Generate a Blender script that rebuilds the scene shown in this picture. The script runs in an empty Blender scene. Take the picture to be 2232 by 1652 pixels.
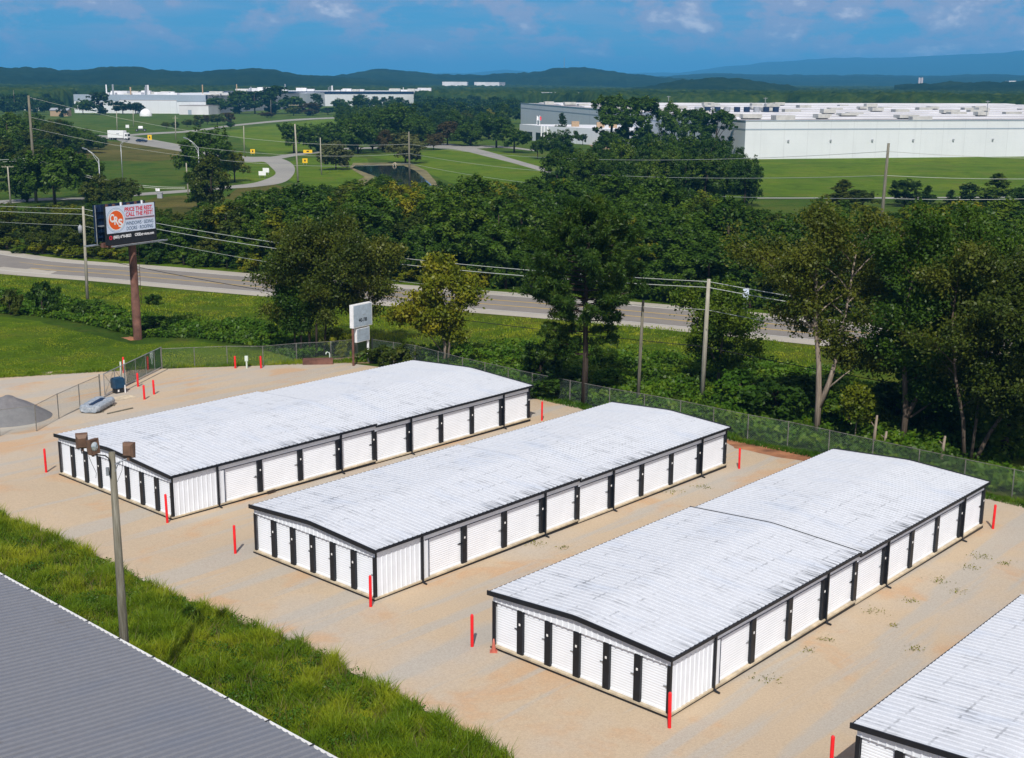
import bpy, bmesh, math, random
import numpy as np
from mathutils import Vector, Matrix

sc = bpy.context.scene
COL = sc.collection
R = math.radians
random.seed(7)
RNG = np.random.default_rng(11)

# ------------------------------------------------------------------ camera
F, PITCH, ROLL, CAM_H = 2764.56, 0.229127, 0.00579, 23.654     # focal length in pixels of a 2232 px wide frame
PW, PH = 2232.0, 1652.0
cp, sp = math.cos(PITCH), math.sin(PITCH)
cr, sr = math.cos(ROLL), math.sin(ROLL)
_r, _u, _f = Vector((1, 0, 0)), Vector((0, sp, cp)), Vector((0, cp, -sp))
right = _r * cr + _u * sr
up = _u * cr - _r * sr
cam_d = bpy.data.cameras.new("camera")
cam_d.sensor_width = 36.0
cam_d.lens = 36.0 * F / PW
cam_d.clip_start, cam_d.clip_end = 0.5, 80000.0
cam = bpy.data.objects.new("camera", cam_d)
COL.objects.link(cam)
cam.matrix_world = Matrix(((right.x, up.x, -_f.x, 0), (right.y, up.y, -_f.y, 0), (right.z, up.z, -_f.z, CAM_H), (0, 0, 0, 1)))
sc.camera = cam

# ------------------------------------------------------------------ light
SUN_EL, SUN_AZ = R(48.0), R(265.0)        # direction TO the sun: azimuth counter-clockwise from +X
sun_d = bpy.data.lights.new("sun", 'SUN')
sun_d.energy, sun_d.angle, sun_d.color = 4.7, R(0.53), (1.0, 0.955, 0.88)
sun = bpy.data.objects.new("sun", sun_d)
COL.objects.link(sun)
to_sun = Vector((math.cos(SUN_AZ) * math.cos(SUN_EL), math.sin(SUN_AZ) * math.cos(SUN_EL), math.sin(SUN_EL)))
sun.rotation_euler = to_sun.to_track_quat('Z', 'Y').to_euler()
sun.location = (0, 0, 60)

world = bpy.data.worlds.new("World")
sc.world = world
world.use_nodes = True
NT = world.node_tree
NT.nodes.clear()


def wn(t, **kw):
    n = NT.nodes.new(t)
    for k, v in kw.items():
        if k == 'inp':
            for kk, vv in v.items():
                n.inputs[kk].default_value = vv
        else:
            setattr(n, k, v)
    return n


def wl(a, b):
    NT.links.new(a, b)


def wmath(op, a, b=None, c=None, clamp=False):
    n = wn('ShaderNodeMath', operation=op, use_clamp=clamp)
    for i, v in enumerate((a, b, c)):
        if v is None:
            continue
        if hasattr(v, 'links'):
            wl(v, n.inputs[i])
        else:
            n.inputs[i].default_value = v
    return n.outputs[0]


sky = wn('ShaderNodeTexSky', sky_type='NISHITA', sun_disc=False, sun_elevation=SUN_EL, sun_rotation=R(90.0) - SUN_AZ,
         altitude=2500.0, air_density=1.0, dust_density=0.0, ozone_density=3.0)
deep = wn('ShaderNodeMix', data_type='RGBA', blend_type='MULTIPLY')
deep.inputs[0].default_value = 1.0
wl(sky.outputs[0], deep.inputs[6])
deep.inputs[7].default_value = (0.27, 0.72, 1.04, 1)
# clouds: fractal noise over azimuth / elevation, flat layers low down and puffs higher up
tc = wn('ShaderNodeTexCoord')
sep = wn('ShaderNodeSeparateXYZ')
wl(tc.outputs['Generated'], sep.inputs[0])
az = wmath('ARCTAN2', sep.outputs[0], sep.outputs[1])
el = wmath('ARCSINE', sep.outputs[2])
cmb = wn('ShaderNodeCombineXYZ')
wl(az, cmb.inputs[0])
wl(wmath('MULTIPLY', el, 1.9), cmb.inputs[1])
n1 = wn('ShaderNodeTexNoise', inp={'Scale': 17.0, 'Detail': 9.0, 'Roughness': 0.60, 'Distortion': 0.15})
wl(cmb.outputs[0], n1.inputs['Vector'])
cmb2 = wn('ShaderNodeCombineXYZ')
wl(wmath('MULTIPLY', az, 0.55), cmb2.inputs[0])
wl(wmath('MULTIPLY', el, 5.0), cmb2.inputs[1])
cmb2.inputs[2].default_value = 4.2
n2 = wn('ShaderNodeTexNoise', inp={'Scale': 16.0, 'Detail': 6.0, 'Roughness': 0.55})
wl(cmb2.outputs[0], n2.inputs['Vector'])
low = wn('ShaderNodeMapRange', interpolation_type='SMOOTHSTEP', inp={'From Min': 0.004, 'From Max': 0.024})
wl(el, low.inputs['Value'])
azb = wmath('MULTIPLY', az, 0.11)
puff = wn('ShaderNodeMapRange', interpolation_type='SMOOTHSTEP', inp={'From Min': 0.445, 'From Max': 0.58})
wl(wmath('ADD', n1.outputs[0], azb), puff.inputs['Value'])
haze_b = wn('ShaderNodeMapRange', interpolation_type='SMOOTHSTEP', inp={'From Min': 0.38, 'From Max': 0.66})
wl(n2.outputs[0], haze_b.inputs['Value'])
dens = wmath('ADD', wmath('MULTIPLY', puff.outputs[0], 0.92), wmath('MULTIPLY', haze_b.outputs[0], 0.46), clamp=True)
dens = wmath('MULTIPLY', dens, low.outputs[0])
cmix = wn('ShaderNodeMix', data_type='RGBA')
wl(dens, cmix.inputs[0])
wl(deep.outputs[2], cmix.inputs[6])
core = wn('ShaderNodeMapRange', interpolation_type='SMOOTHSTEP', inp={'From Min': 0.56, 'From Max': 0.70})
wl(wmath('ADD', n1.outputs[0], azb), core.inputs['Value'])
ccol = wn('ShaderNodeMix', data_type='RGBA')
wl(core.outputs[0], ccol.inputs[0])
ccol.inputs[6].default_value = (6.4, 6.5, 8.8, 1)
ccol.inputs[7].default_value = (14.5, 13.4, 13.8, 1)
wl(ccol.outputs[2], cmix.inputs[7])
bg = wn('ShaderNodeBackground', inp={'Strength': 0.068})
wl(cmix.outputs[2], bg.inputs[0])
wo = wn('ShaderNodeOutputWorld')
wl(bg.outputs[0], wo.inputs[0])

sc.view_settings.view_transform = 'Standard'
sc.view_settings.look = 'None'
sc.view_settings.exposure = 0.0
sc.view_settings.gamma = 1.0
sc.render.engine = 'CYCLES'
sc.cycles.max_bounces = 5
sc.cycles.diffuse_bounces = 2
sc.cycles.glossy_bounces = 2
sc.cycles.transmission_bounces = 3
sc.cycles.volume_bounces = 0
sc.cycles.transparent_max_bounces = 8

# ------------------------------------------------------------------ geometry of the site
TH = 0.8384944
AX = np.array([math.cos(TH), math.sin(TH)])            # long axis of the storage buildings
AN = np.array([-math.sin(TH), math.cos(TH)])           # across them
ORG = np.array([-6.3275, 55.2923])
SLOPE = 0.0075


def gz(x, y):
    t = (x - ORG[0]) * AX[0] + (y - ORG[1]) * AX[1]
    return -SLOPE * min(max(t, -60.0), 42.0)


def gz_np(x, y):
    t = (x - ORG[0]) * AX[0] + (y - ORG[1]) * AX[1]
    return -SLOPE * np.clip(t, -60.0, 42.0)


def ray(px, py):
    dx, dy = px - PW / 2, py - PH / 2
    x = cr * dx + sr * dy
    y = -sr * dx + cr * dy
    return (x / F, cp - (y / F) * sp, -sp - (y / F) * cp)


def G(px, py, h=0.0):
    """ground point (plus height h) seen at a pixel of the 2232 x 1652 frame"""
    d = ray(px, py)
    z = h
    for _ in range(12):
        t = (z - CAM_H) / d[2]
        x, y = d[0] * t, d[1] * t
        z = gz(x, y) + h
    return Vector((x, y, z))


def AT(px, py, Y):
    d = ray(px, py)
    t = Y / d[1]
    return Vector((d[0] * t, Y, CAM_H + d[2] * t))


def hgt(p, ytop):
    """height above p (same ground position) whose top shows at pixel row ytop"""
    lo, hi = 0.0, 400.0
    for _ in range(40):
        m = (lo + hi) / 2
        X, Y, Z = p.x, p.y, p.z + m - CAM_H
        d = Y * cp - Z * sp
        u = Y * sp + Z * cp
        yy = PH / 2 + sr * F * X / d + cr * (-F * u / d)
        if yy > ytop:
            lo = m
        else:
            hi = m
    return lo


# ------------------------------------------------------------------ tagging
def tag(o, label=None, cat=None, group=None, kind=None):
    if label:
        o['label'] = label
    if cat:
        o['category'] = cat
    if group:
        o['group'] = group
    if kind:
        o['kind'] = kind
    return o


def thing(name, label, cat, loc=(0, 0, 0), rz=0.0, group=None):
    o = bpy.data.objects.new(name, None)
    o.empty_display_size = 0.3
    COL.objects.link(o)
    o.location = loc
    o.rotation_euler = (0, 0, rz)
    return tag(o, label, cat, group)


def link(name, me, parent=None, loc=None, rot=None, mat=None):
    o = bpy.data.objects.new(name, me)
    COL.objects.link(o)
    if parent is not None:
        o.parent = parent
    if loc is not None:
        o.location = loc
    if rot is not None:
        o.rotation_euler = rot
    if mat is not None and me is not None and hasattr(me, 'materials') and len(me.materials) == 0:
        me.materials.append(mat)
    return o


def copy_tree(o, parent=None):
    c = o.copy()
    COL.objects.link(c)
    c.parent = parent
    for ch in o.children:
        copy_tree(ch, c)
    return c


# ------------------------------------------------------------------ mesh helpers
class MB:
    """collects boxes, tubes and loose faces; build() links them as one mesh object"""
    def __init__(s):
        s.v, s.f = [], []

    def face(s, pts):
        n = len(s.v)
        s.v += [tuple(p) for p in pts]
        s.f.append(tuple(range(n, n + len(pts))))

    def grid(s, rows):
        n = len(s.v)
        w = len(rows[0])
        for r in rows:
            s.v += [tuple(p) for p in r]
        for i in range(len(rows) - 1):
            for j in range(w - 1):
                a = n + i * w + j
                s.f.append((a, a + 1, a + w + 1, a + w))

    def box(s, x0, x1, y0, y1, z0, z1):
        n = len(s.v)
        s.v += [(x0, y0, z0), (x1, y0, z0), (x1, y1, z0), (x0, y1, z0), (x0, y0, z1), (x1, y0, z1), (x1, y1, z1), (x0, y1, z1)]
        s.f += [tuple(n + i for i in q) for q in ((0, 3, 2, 1), (4, 5, 6, 7), (0, 1, 5, 4), (1, 2, 6, 5), (2, 3, 7, 6), (3, 0, 4, 7))]

    def obox(s, c, ux, uy, uz):
        """box about c with half-vectors"""
        c, ux, uy, uz = Vector(c), Vector(ux), Vector(uy), Vector(uz)
        n = len(s.v)
        for k in (-1, 1):
            for (i, j) in ((-1, -1), (1, -1), (1, 1), (-1, 1)):
                s.v.append(tuple(c + ux * i + uy * j + uz * k))
        s.f += [tuple(n + i for i in q) for q in ((0, 3, 2, 1), (4, 5, 6, 7), (0, 1, 5, 4), (1, 2, 6, 5), (2, 3, 7, 6), (3, 0, 4, 7))]

    def tube(s, pts, rad, n=8, caps=True):
        pts = [Vector(p) for p in pts]
        if not hasattr(rad, '__len__'):
            rad = [rad] * len(pts)
        b = len(s.v)
        d0 = (pts[1] - pts[0]).normalized()
        ref = Vector((0, 0, 1)) if abs(d0.z) < 0.9 else Vector((1, 0, 0))
        for i, p in enumerate(pts):
            d = (pts[min(i + 1, len(pts) - 1)] - pts[max(i - 1, 0)]).normalized()
            u = d.cross(ref)
            if u.length < 1e-4:
                u = d.cross(Vector((0.3, 0.7, 0.2)))
            u.normalize()
            w = u.cross(d)
            for k in range(n):
                a = 2 * math.pi * k / n
                s.v.append(tuple(p + (u * math.cos(a) + w * math.sin(a)) * rad[i]))
        for i in range(len(pts) - 1):
            for k in range(n):
                k2 = (k + 1) % n
                s.f.append((b + i * n + k, b + i * n + k2, b + (i + 1) * n + k2, b + (i + 1) * n + k))
        if caps:
            s.f.append(tuple(b + k for k in range(n))[::-1])
            s.f.append(tuple(b + (len(pts) - 1) * n + k for k in range(n)))

    def lathe(s, prof, n=16, c=(0, 0, 0)):
        b = len(s.v)
        for (r, z) in prof:
            for k in range(n):
                a = 2 * math.pi * k / n
                s.v.append((c[0] + r * math.cos(a), c[1] + r * math.sin(a), c[2] + z))
        for i in range(len(prof) - 1):
            for k in range(n):
                k2 = (k + 1) % n
                s.f.append((b + i * n + k, b + i * n + k2, b + (i + 1) * n + k2, b + (i + 1) * n + k))

    def mesh(s, name, mat=None, smooth=False):
        me = bpy.data.meshes.new(name)
        me.from_pydata(s.v, [], s.f)
        if smooth:
            me.polygons.foreach_set('use_smooth', [True] * len(me.polygons))
        if mat:
            me.materials.append(mat)
        me.update()
        return me

    def build(s, name, mat=None, parent=None, loc=None, rot=None, smooth=False):
        return link(name, s.mesh(name, mat, smooth), parent, loc, rot)


def mesh_np(name, v, k, mat=None):
    """v: (N*k,3) array, consecutive runs of k vertices are faces"""
    v = np.asarray(v, np.float32)
    n = len(v)
    nf = n // k
    me = bpy.data.meshes.new(name)
    me.vertices.add(n)
    me.vertices.foreach_set('co', v.ravel())
    me.loops.add(n)
    me.loops.foreach_set('vertex_index', np.arange(n, dtype=np.int32))
    me.polygons.add(nf)
    me.polygons.foreach_set('loop_start', np.arange(0, n, k, dtype=np.int32))
    me.update(calc_edges=True)
    if mat:
        me.materials.append(mat)
    return me


def mesh_grid(name, V, mat=None, smooth=True):
    """V: (r,c,3) grid of vertices"""
    r, c = V.shape[:2]
    idx = np.arange(r * c).reshape(r, c)
    q = np.stack([idx[:-1, :-1], idx[:-1, 1:], idx[1:, 1:], idx[1:, :-1]], -1).reshape(-1, 4)
    me = bpy.data.meshes.new(name)
    me.vertices.add(r * c)
    me.vertices.foreach_set('co', V.astype(np.float32).ravel())
    me.loops.add(q.size)
    me.loops.foreach_set('vertex_index', q.astype(np.int32).ravel())
    me.polygons.add(len(q))
    me.polygons.foreach_set('loop_start', np.arange(0, q.size, 4, dtype=np.int32))
    me.update(calc_edges=True)
    if smooth:
        me.polygons.foreach_set('use_smooth', np.ones(len(q), bool))
    if mat:
        me.materials.append(mat)
    return me


def inside(poly, x, y):
    poly = np.asarray(poly, float)
    x, y = np.asarray(x), np.asarray(y)
    r = np.zeros(x.shape, bool)
    j = len(poly) - 1
    for i in range(len(poly)):
        xi, yi = poly[i]
        xj, yj = poly[j]
        c = ((yi > y) != (yj > y)) & (x < (xj - xi) * (y - yi) / (yj - yi + 1e-12) + xi)
        r ^= c
        j = i
    return r


def sample(poly, n, rng=RNG):
    poly = np.asarray(poly, float)
    lo, hi = poly.min(0), poly.max(0)
    out = np.empty((0, 2))
    while len(out) < n:
        p = rng.uniform(lo, hi, (n * 2, 2))
        out = np.vstack([out, p[inside(poly, p[:, 0], p[:, 1])]])
    return out[:n]


def vnoise(x, y, seed=0):
    """smooth value noise in 0..1 (numpy)"""
    xi, yi = np.floor(x).astype(np.int64), np.floor(y).astype(np.int64)
    fx, fy = x - xi, y - yi
    fx, fy = fx * fx * (3 - 2 * fx), fy * fy * (3 - 2 * fy)

    def h(a, b):
        k = (a * 374761393 + b * 668265263 + seed * 1442695041) & 0xffffffff
        k = ((k ^ (k >> 13)) * 1274126177) & 0xffffffff
        return ((k ^ (k >> 16)) & 0xffff) / 65535.0
    return (h(xi, yi) * (1 - fx) + h(xi + 1, yi) * fx) * (1 - fy) + (h(xi, yi + 1) * (1 - fx) + h(xi + 1, yi + 1) * fx) * fy


def fbm(x, y, seed=0, oct=4):
    s, a, t = 0, 1.0, 0
    for i in range(oct):
        s = s + a * vnoise(x * 2 ** i, y * 2 ** i, seed + i)
        t += a
        a *= 0.5
    return s / t


# ------------------------------------------------------------------ materials
class Mat:
    def __init__(s, name):
        s.m = bpy.data.materials.new(name)
        s.m.use_nodes = True
        s.t = s.m.node_tree
        s.b = s.t.nodes['Principled BSDF']
        s._geo = None

    def node(s, typ, inp=None, **kw):
        n = s.t.nodes.new(typ)
        for k, v in kw.items():
            setattr(n, k, v)
        for k, v in (inp or {}).items():
            s.set(n.inputs[k], v)
        return n

    def set(s, sock, v):
        if hasattr(v, 'links'):
            s.t.links.new(v, sock)
        else:
            sock.default_value = v

    def coord(s, kind='Object', scale=(1, 1, 1), rot=0.0):
        if kind == 'World':
            src = s.node('ShaderNodeNewGeometry').outputs['Position']
        else:
            src = s.node('ShaderNodeTexCoord').outputs[kind]
        if scale == (1, 1, 1) and rot == 0.0:
            return src
        mp = s.node('ShaderNodeMapping', {'Vector': src, 'Scale': scale, 'Rotation': (0, 0, rot)})
        return mp.outputs[0]

    def noise(s, vec, scale, detail=4.0, rough=0.55, dist=0.0, col=False):
        n = s.node('ShaderNodeTexNoise', {'Vector': vec, 'Scale': scale, 'Detail': detail, 'Roughness': rough, 'Distortion': dist})
        return n.outputs[1 if col else 0]

    def math(s, op, a, b=None, c=None, clamp=False):
        n = s.node('ShaderNodeMath', operation=op, use_clamp=clamp)
        for i, v in enumerate((a, b, c)):
            if v is not None:
                s.set(n.inputs[i], v)
        return n.outputs[0]

    def rng(s, v, a, b, c=0.0, d=1.0):
        n = s.node('ShaderNodeMapRange', {'Value': v, 'From Min': a, 'From Max': b, 'To Min': c, 'To Max': d}, interpolation_type='SMOOTHSTEP')
        return n.outputs[0]

    def ramp(s, v, stops):
        n = s.node('ShaderNodeValToRGB', {'Fac': v})
        cr_ = n.color_ramp
        while len(cr_.elements) < len(stops):
            cr_.elements.new(0.5)
        for e, (p, c) in zip(cr_.elements, stops):
            e.position = p
            e.color = (*c, 1)
        return n.outputs[0]

    def mix(s, f, a, b, mode='MIX'):
        n = s.node('ShaderNodeMix', data_type='RGBA', blend_type=mode)
        s.set(n.inputs[0], f)
        s.set(n.inputs[6], a if hasattr(a, 'links') else (*a, 1))
        s.set(n.inputs[7], b if hasattr(b, 'links') else (*b, 1))
        return n.outputs[2]

    def base(s, c, rough=0.6, metal=0.0, spec=0.5):
        s.set(s.b.inputs['Base Color'], c if hasattr(c, 'links') else (*c, 1))
        s.set(s.b.inputs['Roughness'], rough)
        s.set(s.b.inputs['Metallic'], metal)
        s.set(s.b.inputs['Specular IOR Level'], spec)
        return s

    def bump(s, h, strength=0.3, dist=0.05):
        n = s.node('ShaderNodeBump', {'Height': h, 'Strength': strength, 'Distance': dist})
        s.t.links.new(n.outputs[0], s.b.inputs['Normal'])
        return s


def plain(name, c, rough=0.6, metal=0.0, var=0.12, scale=3.0, spec=0.4):
    """a colour with a little wear in it"""
    m = Mat(name)
    n = m.noise(m.coord('Object'), scale, 5.0, 0.6)
    d = tuple(x * (1 - var * 1.6) for x in c)
    e = tuple(min(1, x * (1 + var)) for x in c)
    m.base(m.ramp(n, [(0.3, d), (0.7, e)]), rough, metal, spec)
    return m.m


M = {}
M['trim'] = plain('black_trim_paint', (0.006, 0.0085, 0.014), 0.42, 0, 0.25)
M['wall'] = plain('white_wall_paint', (0.77, 0.81, 0.87), 0.45, 0, 0.05, 0.8)
M['door'] = plain('white_door_paint', (0.83, 0.865, 0.92), 0.42, 0, 0.035, 0.9)
M['concrete'] = plain('pale_concrete', (0.50, 0.42, 0.30), 0.9, 0, 0.2, 2.0)
M['stained'] = plain('stained_concrete', (0.045, 0.030, 0.022), 0.95, 0, 0.5, 1.5)
M['plate'] = plain('white_plate', (0.8, 0.8, 0.8), 0.4)
M['steel'] = plain('galvanised_steel', (0.36, 0.38, 0.40), 0.45, 0.6, 0.2)
M['rust'] = plain('rusty_steel', (0.16, 0.075, 0.055), 0.85, 0, 0.35, 1.2)
M['red'] = plain('red_paint', (0.72, 0.012, 0.016), 0.42, 0, 0.12, 2.0)
M['white'] = plain('white_paint', (0.78, 0.79, 0.80), 0.5, 0, 0.08)
M['brown_metal'] = plain('brown_metal', (0.145, 0.085, 0.055), 0.5, 0.0, 0.18, 4.0)
M['dark'] = plain('dark_metal', (0.012, 0.014, 0.017), 0.5, 0, 0.2)
M['navy'] = plain('navy_panel', (0.006, 0.022, 0.065), 0.45, 0, 0.15)
M['blue_box'] = plain('blue_plastic', (0.006, 0.05, 0.11), 0.4, 0, 0.25)
M['yellow'] = plain('yellow_sign_paint', (0.80, 0.50, 0.01), 0.5, 0, 0.05)
M['orange'] = plain('orange_plastic', (0.50, 0.13, 0.09), 0.5)
M['grey'] = plain('grey_paint', (0.30, 0.32, 0.35), 0.6)
M['wire'] = plain('aluminium_wire', (0.52, 0.55, 0.50), 0.4, 0.3, 0.05)
M['cable'] = plain('black_cable', (0.012, 0.012, 0.014), 0.6)
M['tan'] = plain('tan_block', (0.38, 0.27, 0.17), 0.85)
M['pale_post'] = plain('pale_green_post', (0.62, 0.70, 0.62), 0.5)
M['glass'] = plain('dark_glass', (0.015, 0.025, 0.035), 0.12, 0, 0.2)
M['bill_red'] = plain('sign_red', (0.62, 0.02, 0.045), 0.5, 0, .02)
M['bill_orange'] = plain('sign_orange', (0.74, 0.11, 0.01), 0.5, 0, .03)
M['bill_blue'] = plain('sign_blue', (0.045, 0.10, 0.20), 0.5, 0, .02)
M['bill_pale'] = plain('sign_pale', (0.58, 0.66, 0.80), 0.5, 0, .03)
M['bill_ring'] = plain('sign_ring', (0.30, 0.40, 0.52), 0.5, 0, .03)
M['sign_face'] = plain('weathered_sign_face', (0.36, 0.44, 0.52), 0.5, 0, 0.12)
M['lens'] = plain('lamp_lens', (0.55, 0.62, 0.62), 0.08, 0.6, 0.1)


def wood(name, c, grey):
    m = Mat(name)
    v = m.coord('Object', (9, 9, 0.5))
    n = m.noise(v, 1.6, 6, 0.65)
    m.base(m.ramp(n, [(0.25, tuple(x * 0.5 for x in c)), (0.5, c), (0.75, grey)]), 0.9, 0, 0.2)
    return m.bump(n, 0.5, 0.02).m


M['pole'] = wood('weathered_pole_wood', (0.15, 0.14, 0.105), (0.28, 0.27, 0.23))
M['pole_pale'] = wood('pale_pole_wood', (0.33, 0.31, 0.25), (0.52, 0.50, 0.43))
M['bark'] = wood('grey_bark', (0.10, 0.075, 0.055), (0.22, 0.18, 0.145))
M['bark_pale'] = wood('pale_bark', (0.25, 0.20, 0.155), (0.44, 0.38, 0.31))
M['bark_dark'] = wood('dark_bark', (0.045, 0.033, 0.026), (0.10, 0.08, 0.065))


def roof_mat(name, c, streak, amount, eave=True):
    """white coated ribbed steel: dirt caught along the ribs, screw rows, streaks running to the eaves"""
    m = Mat(name)
    o = m.coord('Object')
    sepn = m.node('ShaderNodeSeparateXYZ', {'Vector': o})
    x, y = sepn.outputs[0], sepn.outputs[1]
    v1 = m.coord('Object', (3.4, 0.33, 0.0))
    a = m.noise(v1, 2.1, 6, 0.62)
    ribno = m.math('FLOOR', m.math('ADD', m.math('DIVIDE', x, 0.305), 0.5))
    v2 = m.node('ShaderNodeCombineXYZ', {0: m.math('MULTIPLY', ribno, 7.31), 1: m.math('MULTIPLY', y, 0.55), 2: 0.0}).outputs[0]
    b = m.noise(v2, 1.0, 4, 0.62)
    big = m.noise(o, 0.16, 4, 0.55)
    # distance from a rib, in rib units
    fr = m.math('FRACT', m.math('DIVIDE', x, 0.305))
    rib = m.math('ABSOLUTE', m.math('SUBTRACT', fr, 0.5))
    side = m.rng(rib, 0.20, 0.42, 1.0, 0.0)
    s1 = m.math('MULTIPLY', m.rng(a, 0.55, 0.74), 0.13)
    s2 = m.math('MULTIPLY', m.math('MULTIPLY', m.rng(b, 0.50, 0.74), side), 0.46)
    # screw rows about every 1.5 m
    fy = m.math('ABSOLUTE', m.math('SUBTRACT', m.math('FRACT', m.math('DIVIDE', y, 1.52)), 0.5))
    row = m.math('MULTIPLY', m.rng(fy, 0.012, 0.045, 1.0, 0.0), m.rng(m.noise(m.coord('Object', (3.3, 0.5, 0)), 1.3, 3, 0.6), 0.45, 0.62))
    s3 = m.math('MULTIPLY', row, 0.34)
    st = m.math('ADD', m.math('ADD', s1, s2), s3)
    ev = m.rng(m.math('ABSOLUTE', y), 0.05, 0.95, 1.0, 0.0)
    ev = m.math('MULTIPLY', ev, m.rng(m.noise(m.coord('Object', (7.0, 0.25, 0)), 1.0, 4, 0.6), 0.47, 0.60))
    st = m.math('ADD', st, m.math('MULTIPLY', ev, 0.75 if eave else 0.0))
    st = m.math('MULTIPLY', st, m.rng(big, 0.36, 0.64, 0.30, 1.45))
    st = m.math('MULTIPLY', st, amount, clamp=True)
    fine = m.noise(o, 5.0, 5, 0.7)
    base = m.mix(m.rng(fine, 0.3, 0.75), tuple(k * 0.90 for k in c), c)
    base = m.mix(m.math('MULTIPLY', m.rng(m.noise(m.coord('Object', (1.0, 0.35, 0)), 0.7, 3, 0.5), 0.5, 0.75), 0.5), base, (c[0] * 0.78, c[1] * 0.84, c[2] * 0.93))
    m.base(m.mix(st, base, streak), 0.5, 0.0, 0.3)
    return m.m


M['roof'] = roof_mat('white_coated_roof', (0.575, 0.60, 0.64), (0.115, 0.125, 0.14), 0.95)
M['grey_roof'] = roof_mat('grey_bare_roof', (0.165, 0.175, 0.20), (0.11, 0.105, 0.105), 0.6, eave=False)
M['far_roof'] = plain('far_white_roof', (0.66, 0.66, 0.68), 0.6, 0, 0.15, 0.05)


def gravel():
    m = Mat('gravel')
    w = m.coord('World')
    big = m.noise(w, 0.075, 5, 0.55)
    mid = m.noise(w, 0.33, 6, 0.6)
    fine = m.noise(w, 11.0, 6, 0.7)
    spk = m.noise(w, 19.0, 3, 0.6)
    al = m.coord('World', (1, 1, 1), -TH)
    tr = m.noise(m.node('ShaderNodeMapping', {'Vector': al, 'Scale': (0.05, 0.55, 0)}).outputs[0], 1.0, 4, 0.55)
    c = m.ramp(big, [(0.36, (0.455, 0.365, 0.262)), (0.50, (0.495, 0.39, 0.272)), (0.62, (0.455, 0.40, 0.33))])
    c = m.mix(m.math('MULTIPLY', m.rng(m.noise(w, 0.16, 5, 0.6, 0.4), 0.51, 0.63), 0.72), c, (0.51, 0.325, 0.185))
    c = m.mix(m.math('MULTIPLY', m.rng(tr, 0.49, 0.58), 0.72), c, (0.41, 0.385, 0.34))
    c = m.mix(m.rng(fine, 0.34, 0.66, 0.22, 0.0), c, (0.17, 0.135, 0.10))
    c = m.mix(m.rng(spk, 0.62, 0.74, 0.0, 0.4), c, (0.58, 0.54, 0.47))
    c = m.mix(m.rng(spk, 0.28, 0.40, 0.45, 0.0), c, (0.15, 0.125, 0.10))
    m.base(c, 0.95, 0, 0.15)
    h = m.math('ADD', m.math('MULTIPLY', fine, 0.7), m.math('MULTIPLY', spk, 0.5))
    return m.bump(h, 0.35, 0.03).m


M['gravel'] = gravel()


def grass(name, stops, patch, patch_amt, fine_dark=0.55):
    m = Mat(name)
    w = m.coord('World')
    big = m.noise(w, 0.035, 6, 0.6, 0.5)
    mid = m.noise(w, 0.35, 6, 0.65)
    fine = m.noise(w, 2.6, 8, 0.8)
    c = m.ramp(big, stops)
    c = m.mix(m.math('MULTIPLY', m.rng(mid, 0.48, 0.68), patch_amt), c, patch)
    dry = m.noise(w, 0.11, 6, 0.62, 0.6)
    c = m.mix(m.math('MULTIPLY', m.rng(dry, 0.50, 0.66), 0.42), c, (0.17, 0.155, 0.03))
    c = m.mix(m.math('MULTIPLY', m.rng(dry, 0.50, 0.36), 0.5), c, tuple(k * 0.55 for k in stops[0][1]))
    c = m.mix(m.rng(fine, 0.36, 0.66, fine_dark, 0.0), c, tuple(k * 0.35 for k in stops[0][1]))
    m.base(c, 0.95, 0, 0.1)
    return m.bump(m.math('ADD', fine, mid), 1.0, 0.35).m


M['grass'] = grass('meadow_grass', [(0.33, (0.048, 0.105, 0.008)), (0.5, (0.068, 0.135, 0.010)), (0.68, (0.115, 0.145, 0.016))], (0.145, 0.125, 0.022), 0.38)
M['lawn'] = grass('mown_lawn', [(0.32, (0.078, 0.150, 0.006)), (0.5, (0.112, 0.195, 0.007)), (0.66, (0.150, 0.215, 0.010))], (0.060, 0.118, 0.006), 0.62, 0.42)
M['rough_grass'] = grass('rough_grass', [(0.3, (0.07, 0.085, 0.012)), (0.5, (0.14, 0.125, 0.03)), (0.7, (0.21, 0.165, 0.05))], (0.06, 0.10, 0.01), 0.6)
M['verge'] = grass('verge_grass', [(0.34, (0.080, 0.150, 0.008)), (0.5, (0.110, 0.172, 0.010)), (0.64, (0.165, 0.180, 0.016))], (0.195, 0.165, 0.020), 0.5)
M['dirt'] = plain('bare_red_dirt', (0.34, 0.15, 0.07), 0.95, 0, 0.35, 0.8)
M['bank'] = plain('bare_bank', (0.24, 0.17, 0.09), 0.95, 0, 0.4, 0.3)


def asphalt(name, c, pale, scl=0.25):
    m = Mat(name)
    w = m.coord('World')
    a = m.noise(w, scl, 6, 0.6)
    f = m.noise(w, 9.0, 4, 0.7)
    k = m.ramp(a, [(0.3, c), (0.7, pale)])
    k = m.mix(m.rng(f, 0.3, 0.7, 0.28, 0.0), k, tuple(x * 0.5 for x in c))
    m.base(k, 0.9, 0, 0.2)
    return m.m


M['asphalt'] = asphalt('worn_asphalt', (0.195, 0.180, 0.165), (0.245, 0.225, 0.200))
M['shoulder'] = asphalt('pale_shoulder', (0.36, 0.335, 0.285), (0.43, 0.40, 0.335))
M['far_asphalt'] = asphalt('pale_asphalt', (0.25, 0.245, 0.225), (0.32, 0.31, 0.275), 0.06)
M['road_yellow'] = asphalt('worn_yellow_paint', (0.36, 0.26, 0.10), (0.42, 0.31, 0.13), 0.6)
M['road_white'] = asphalt('worn_white_paint', (0.52, 0.51, 0.48), (0.60, 0.59, 0.55), 0.6)


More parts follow.
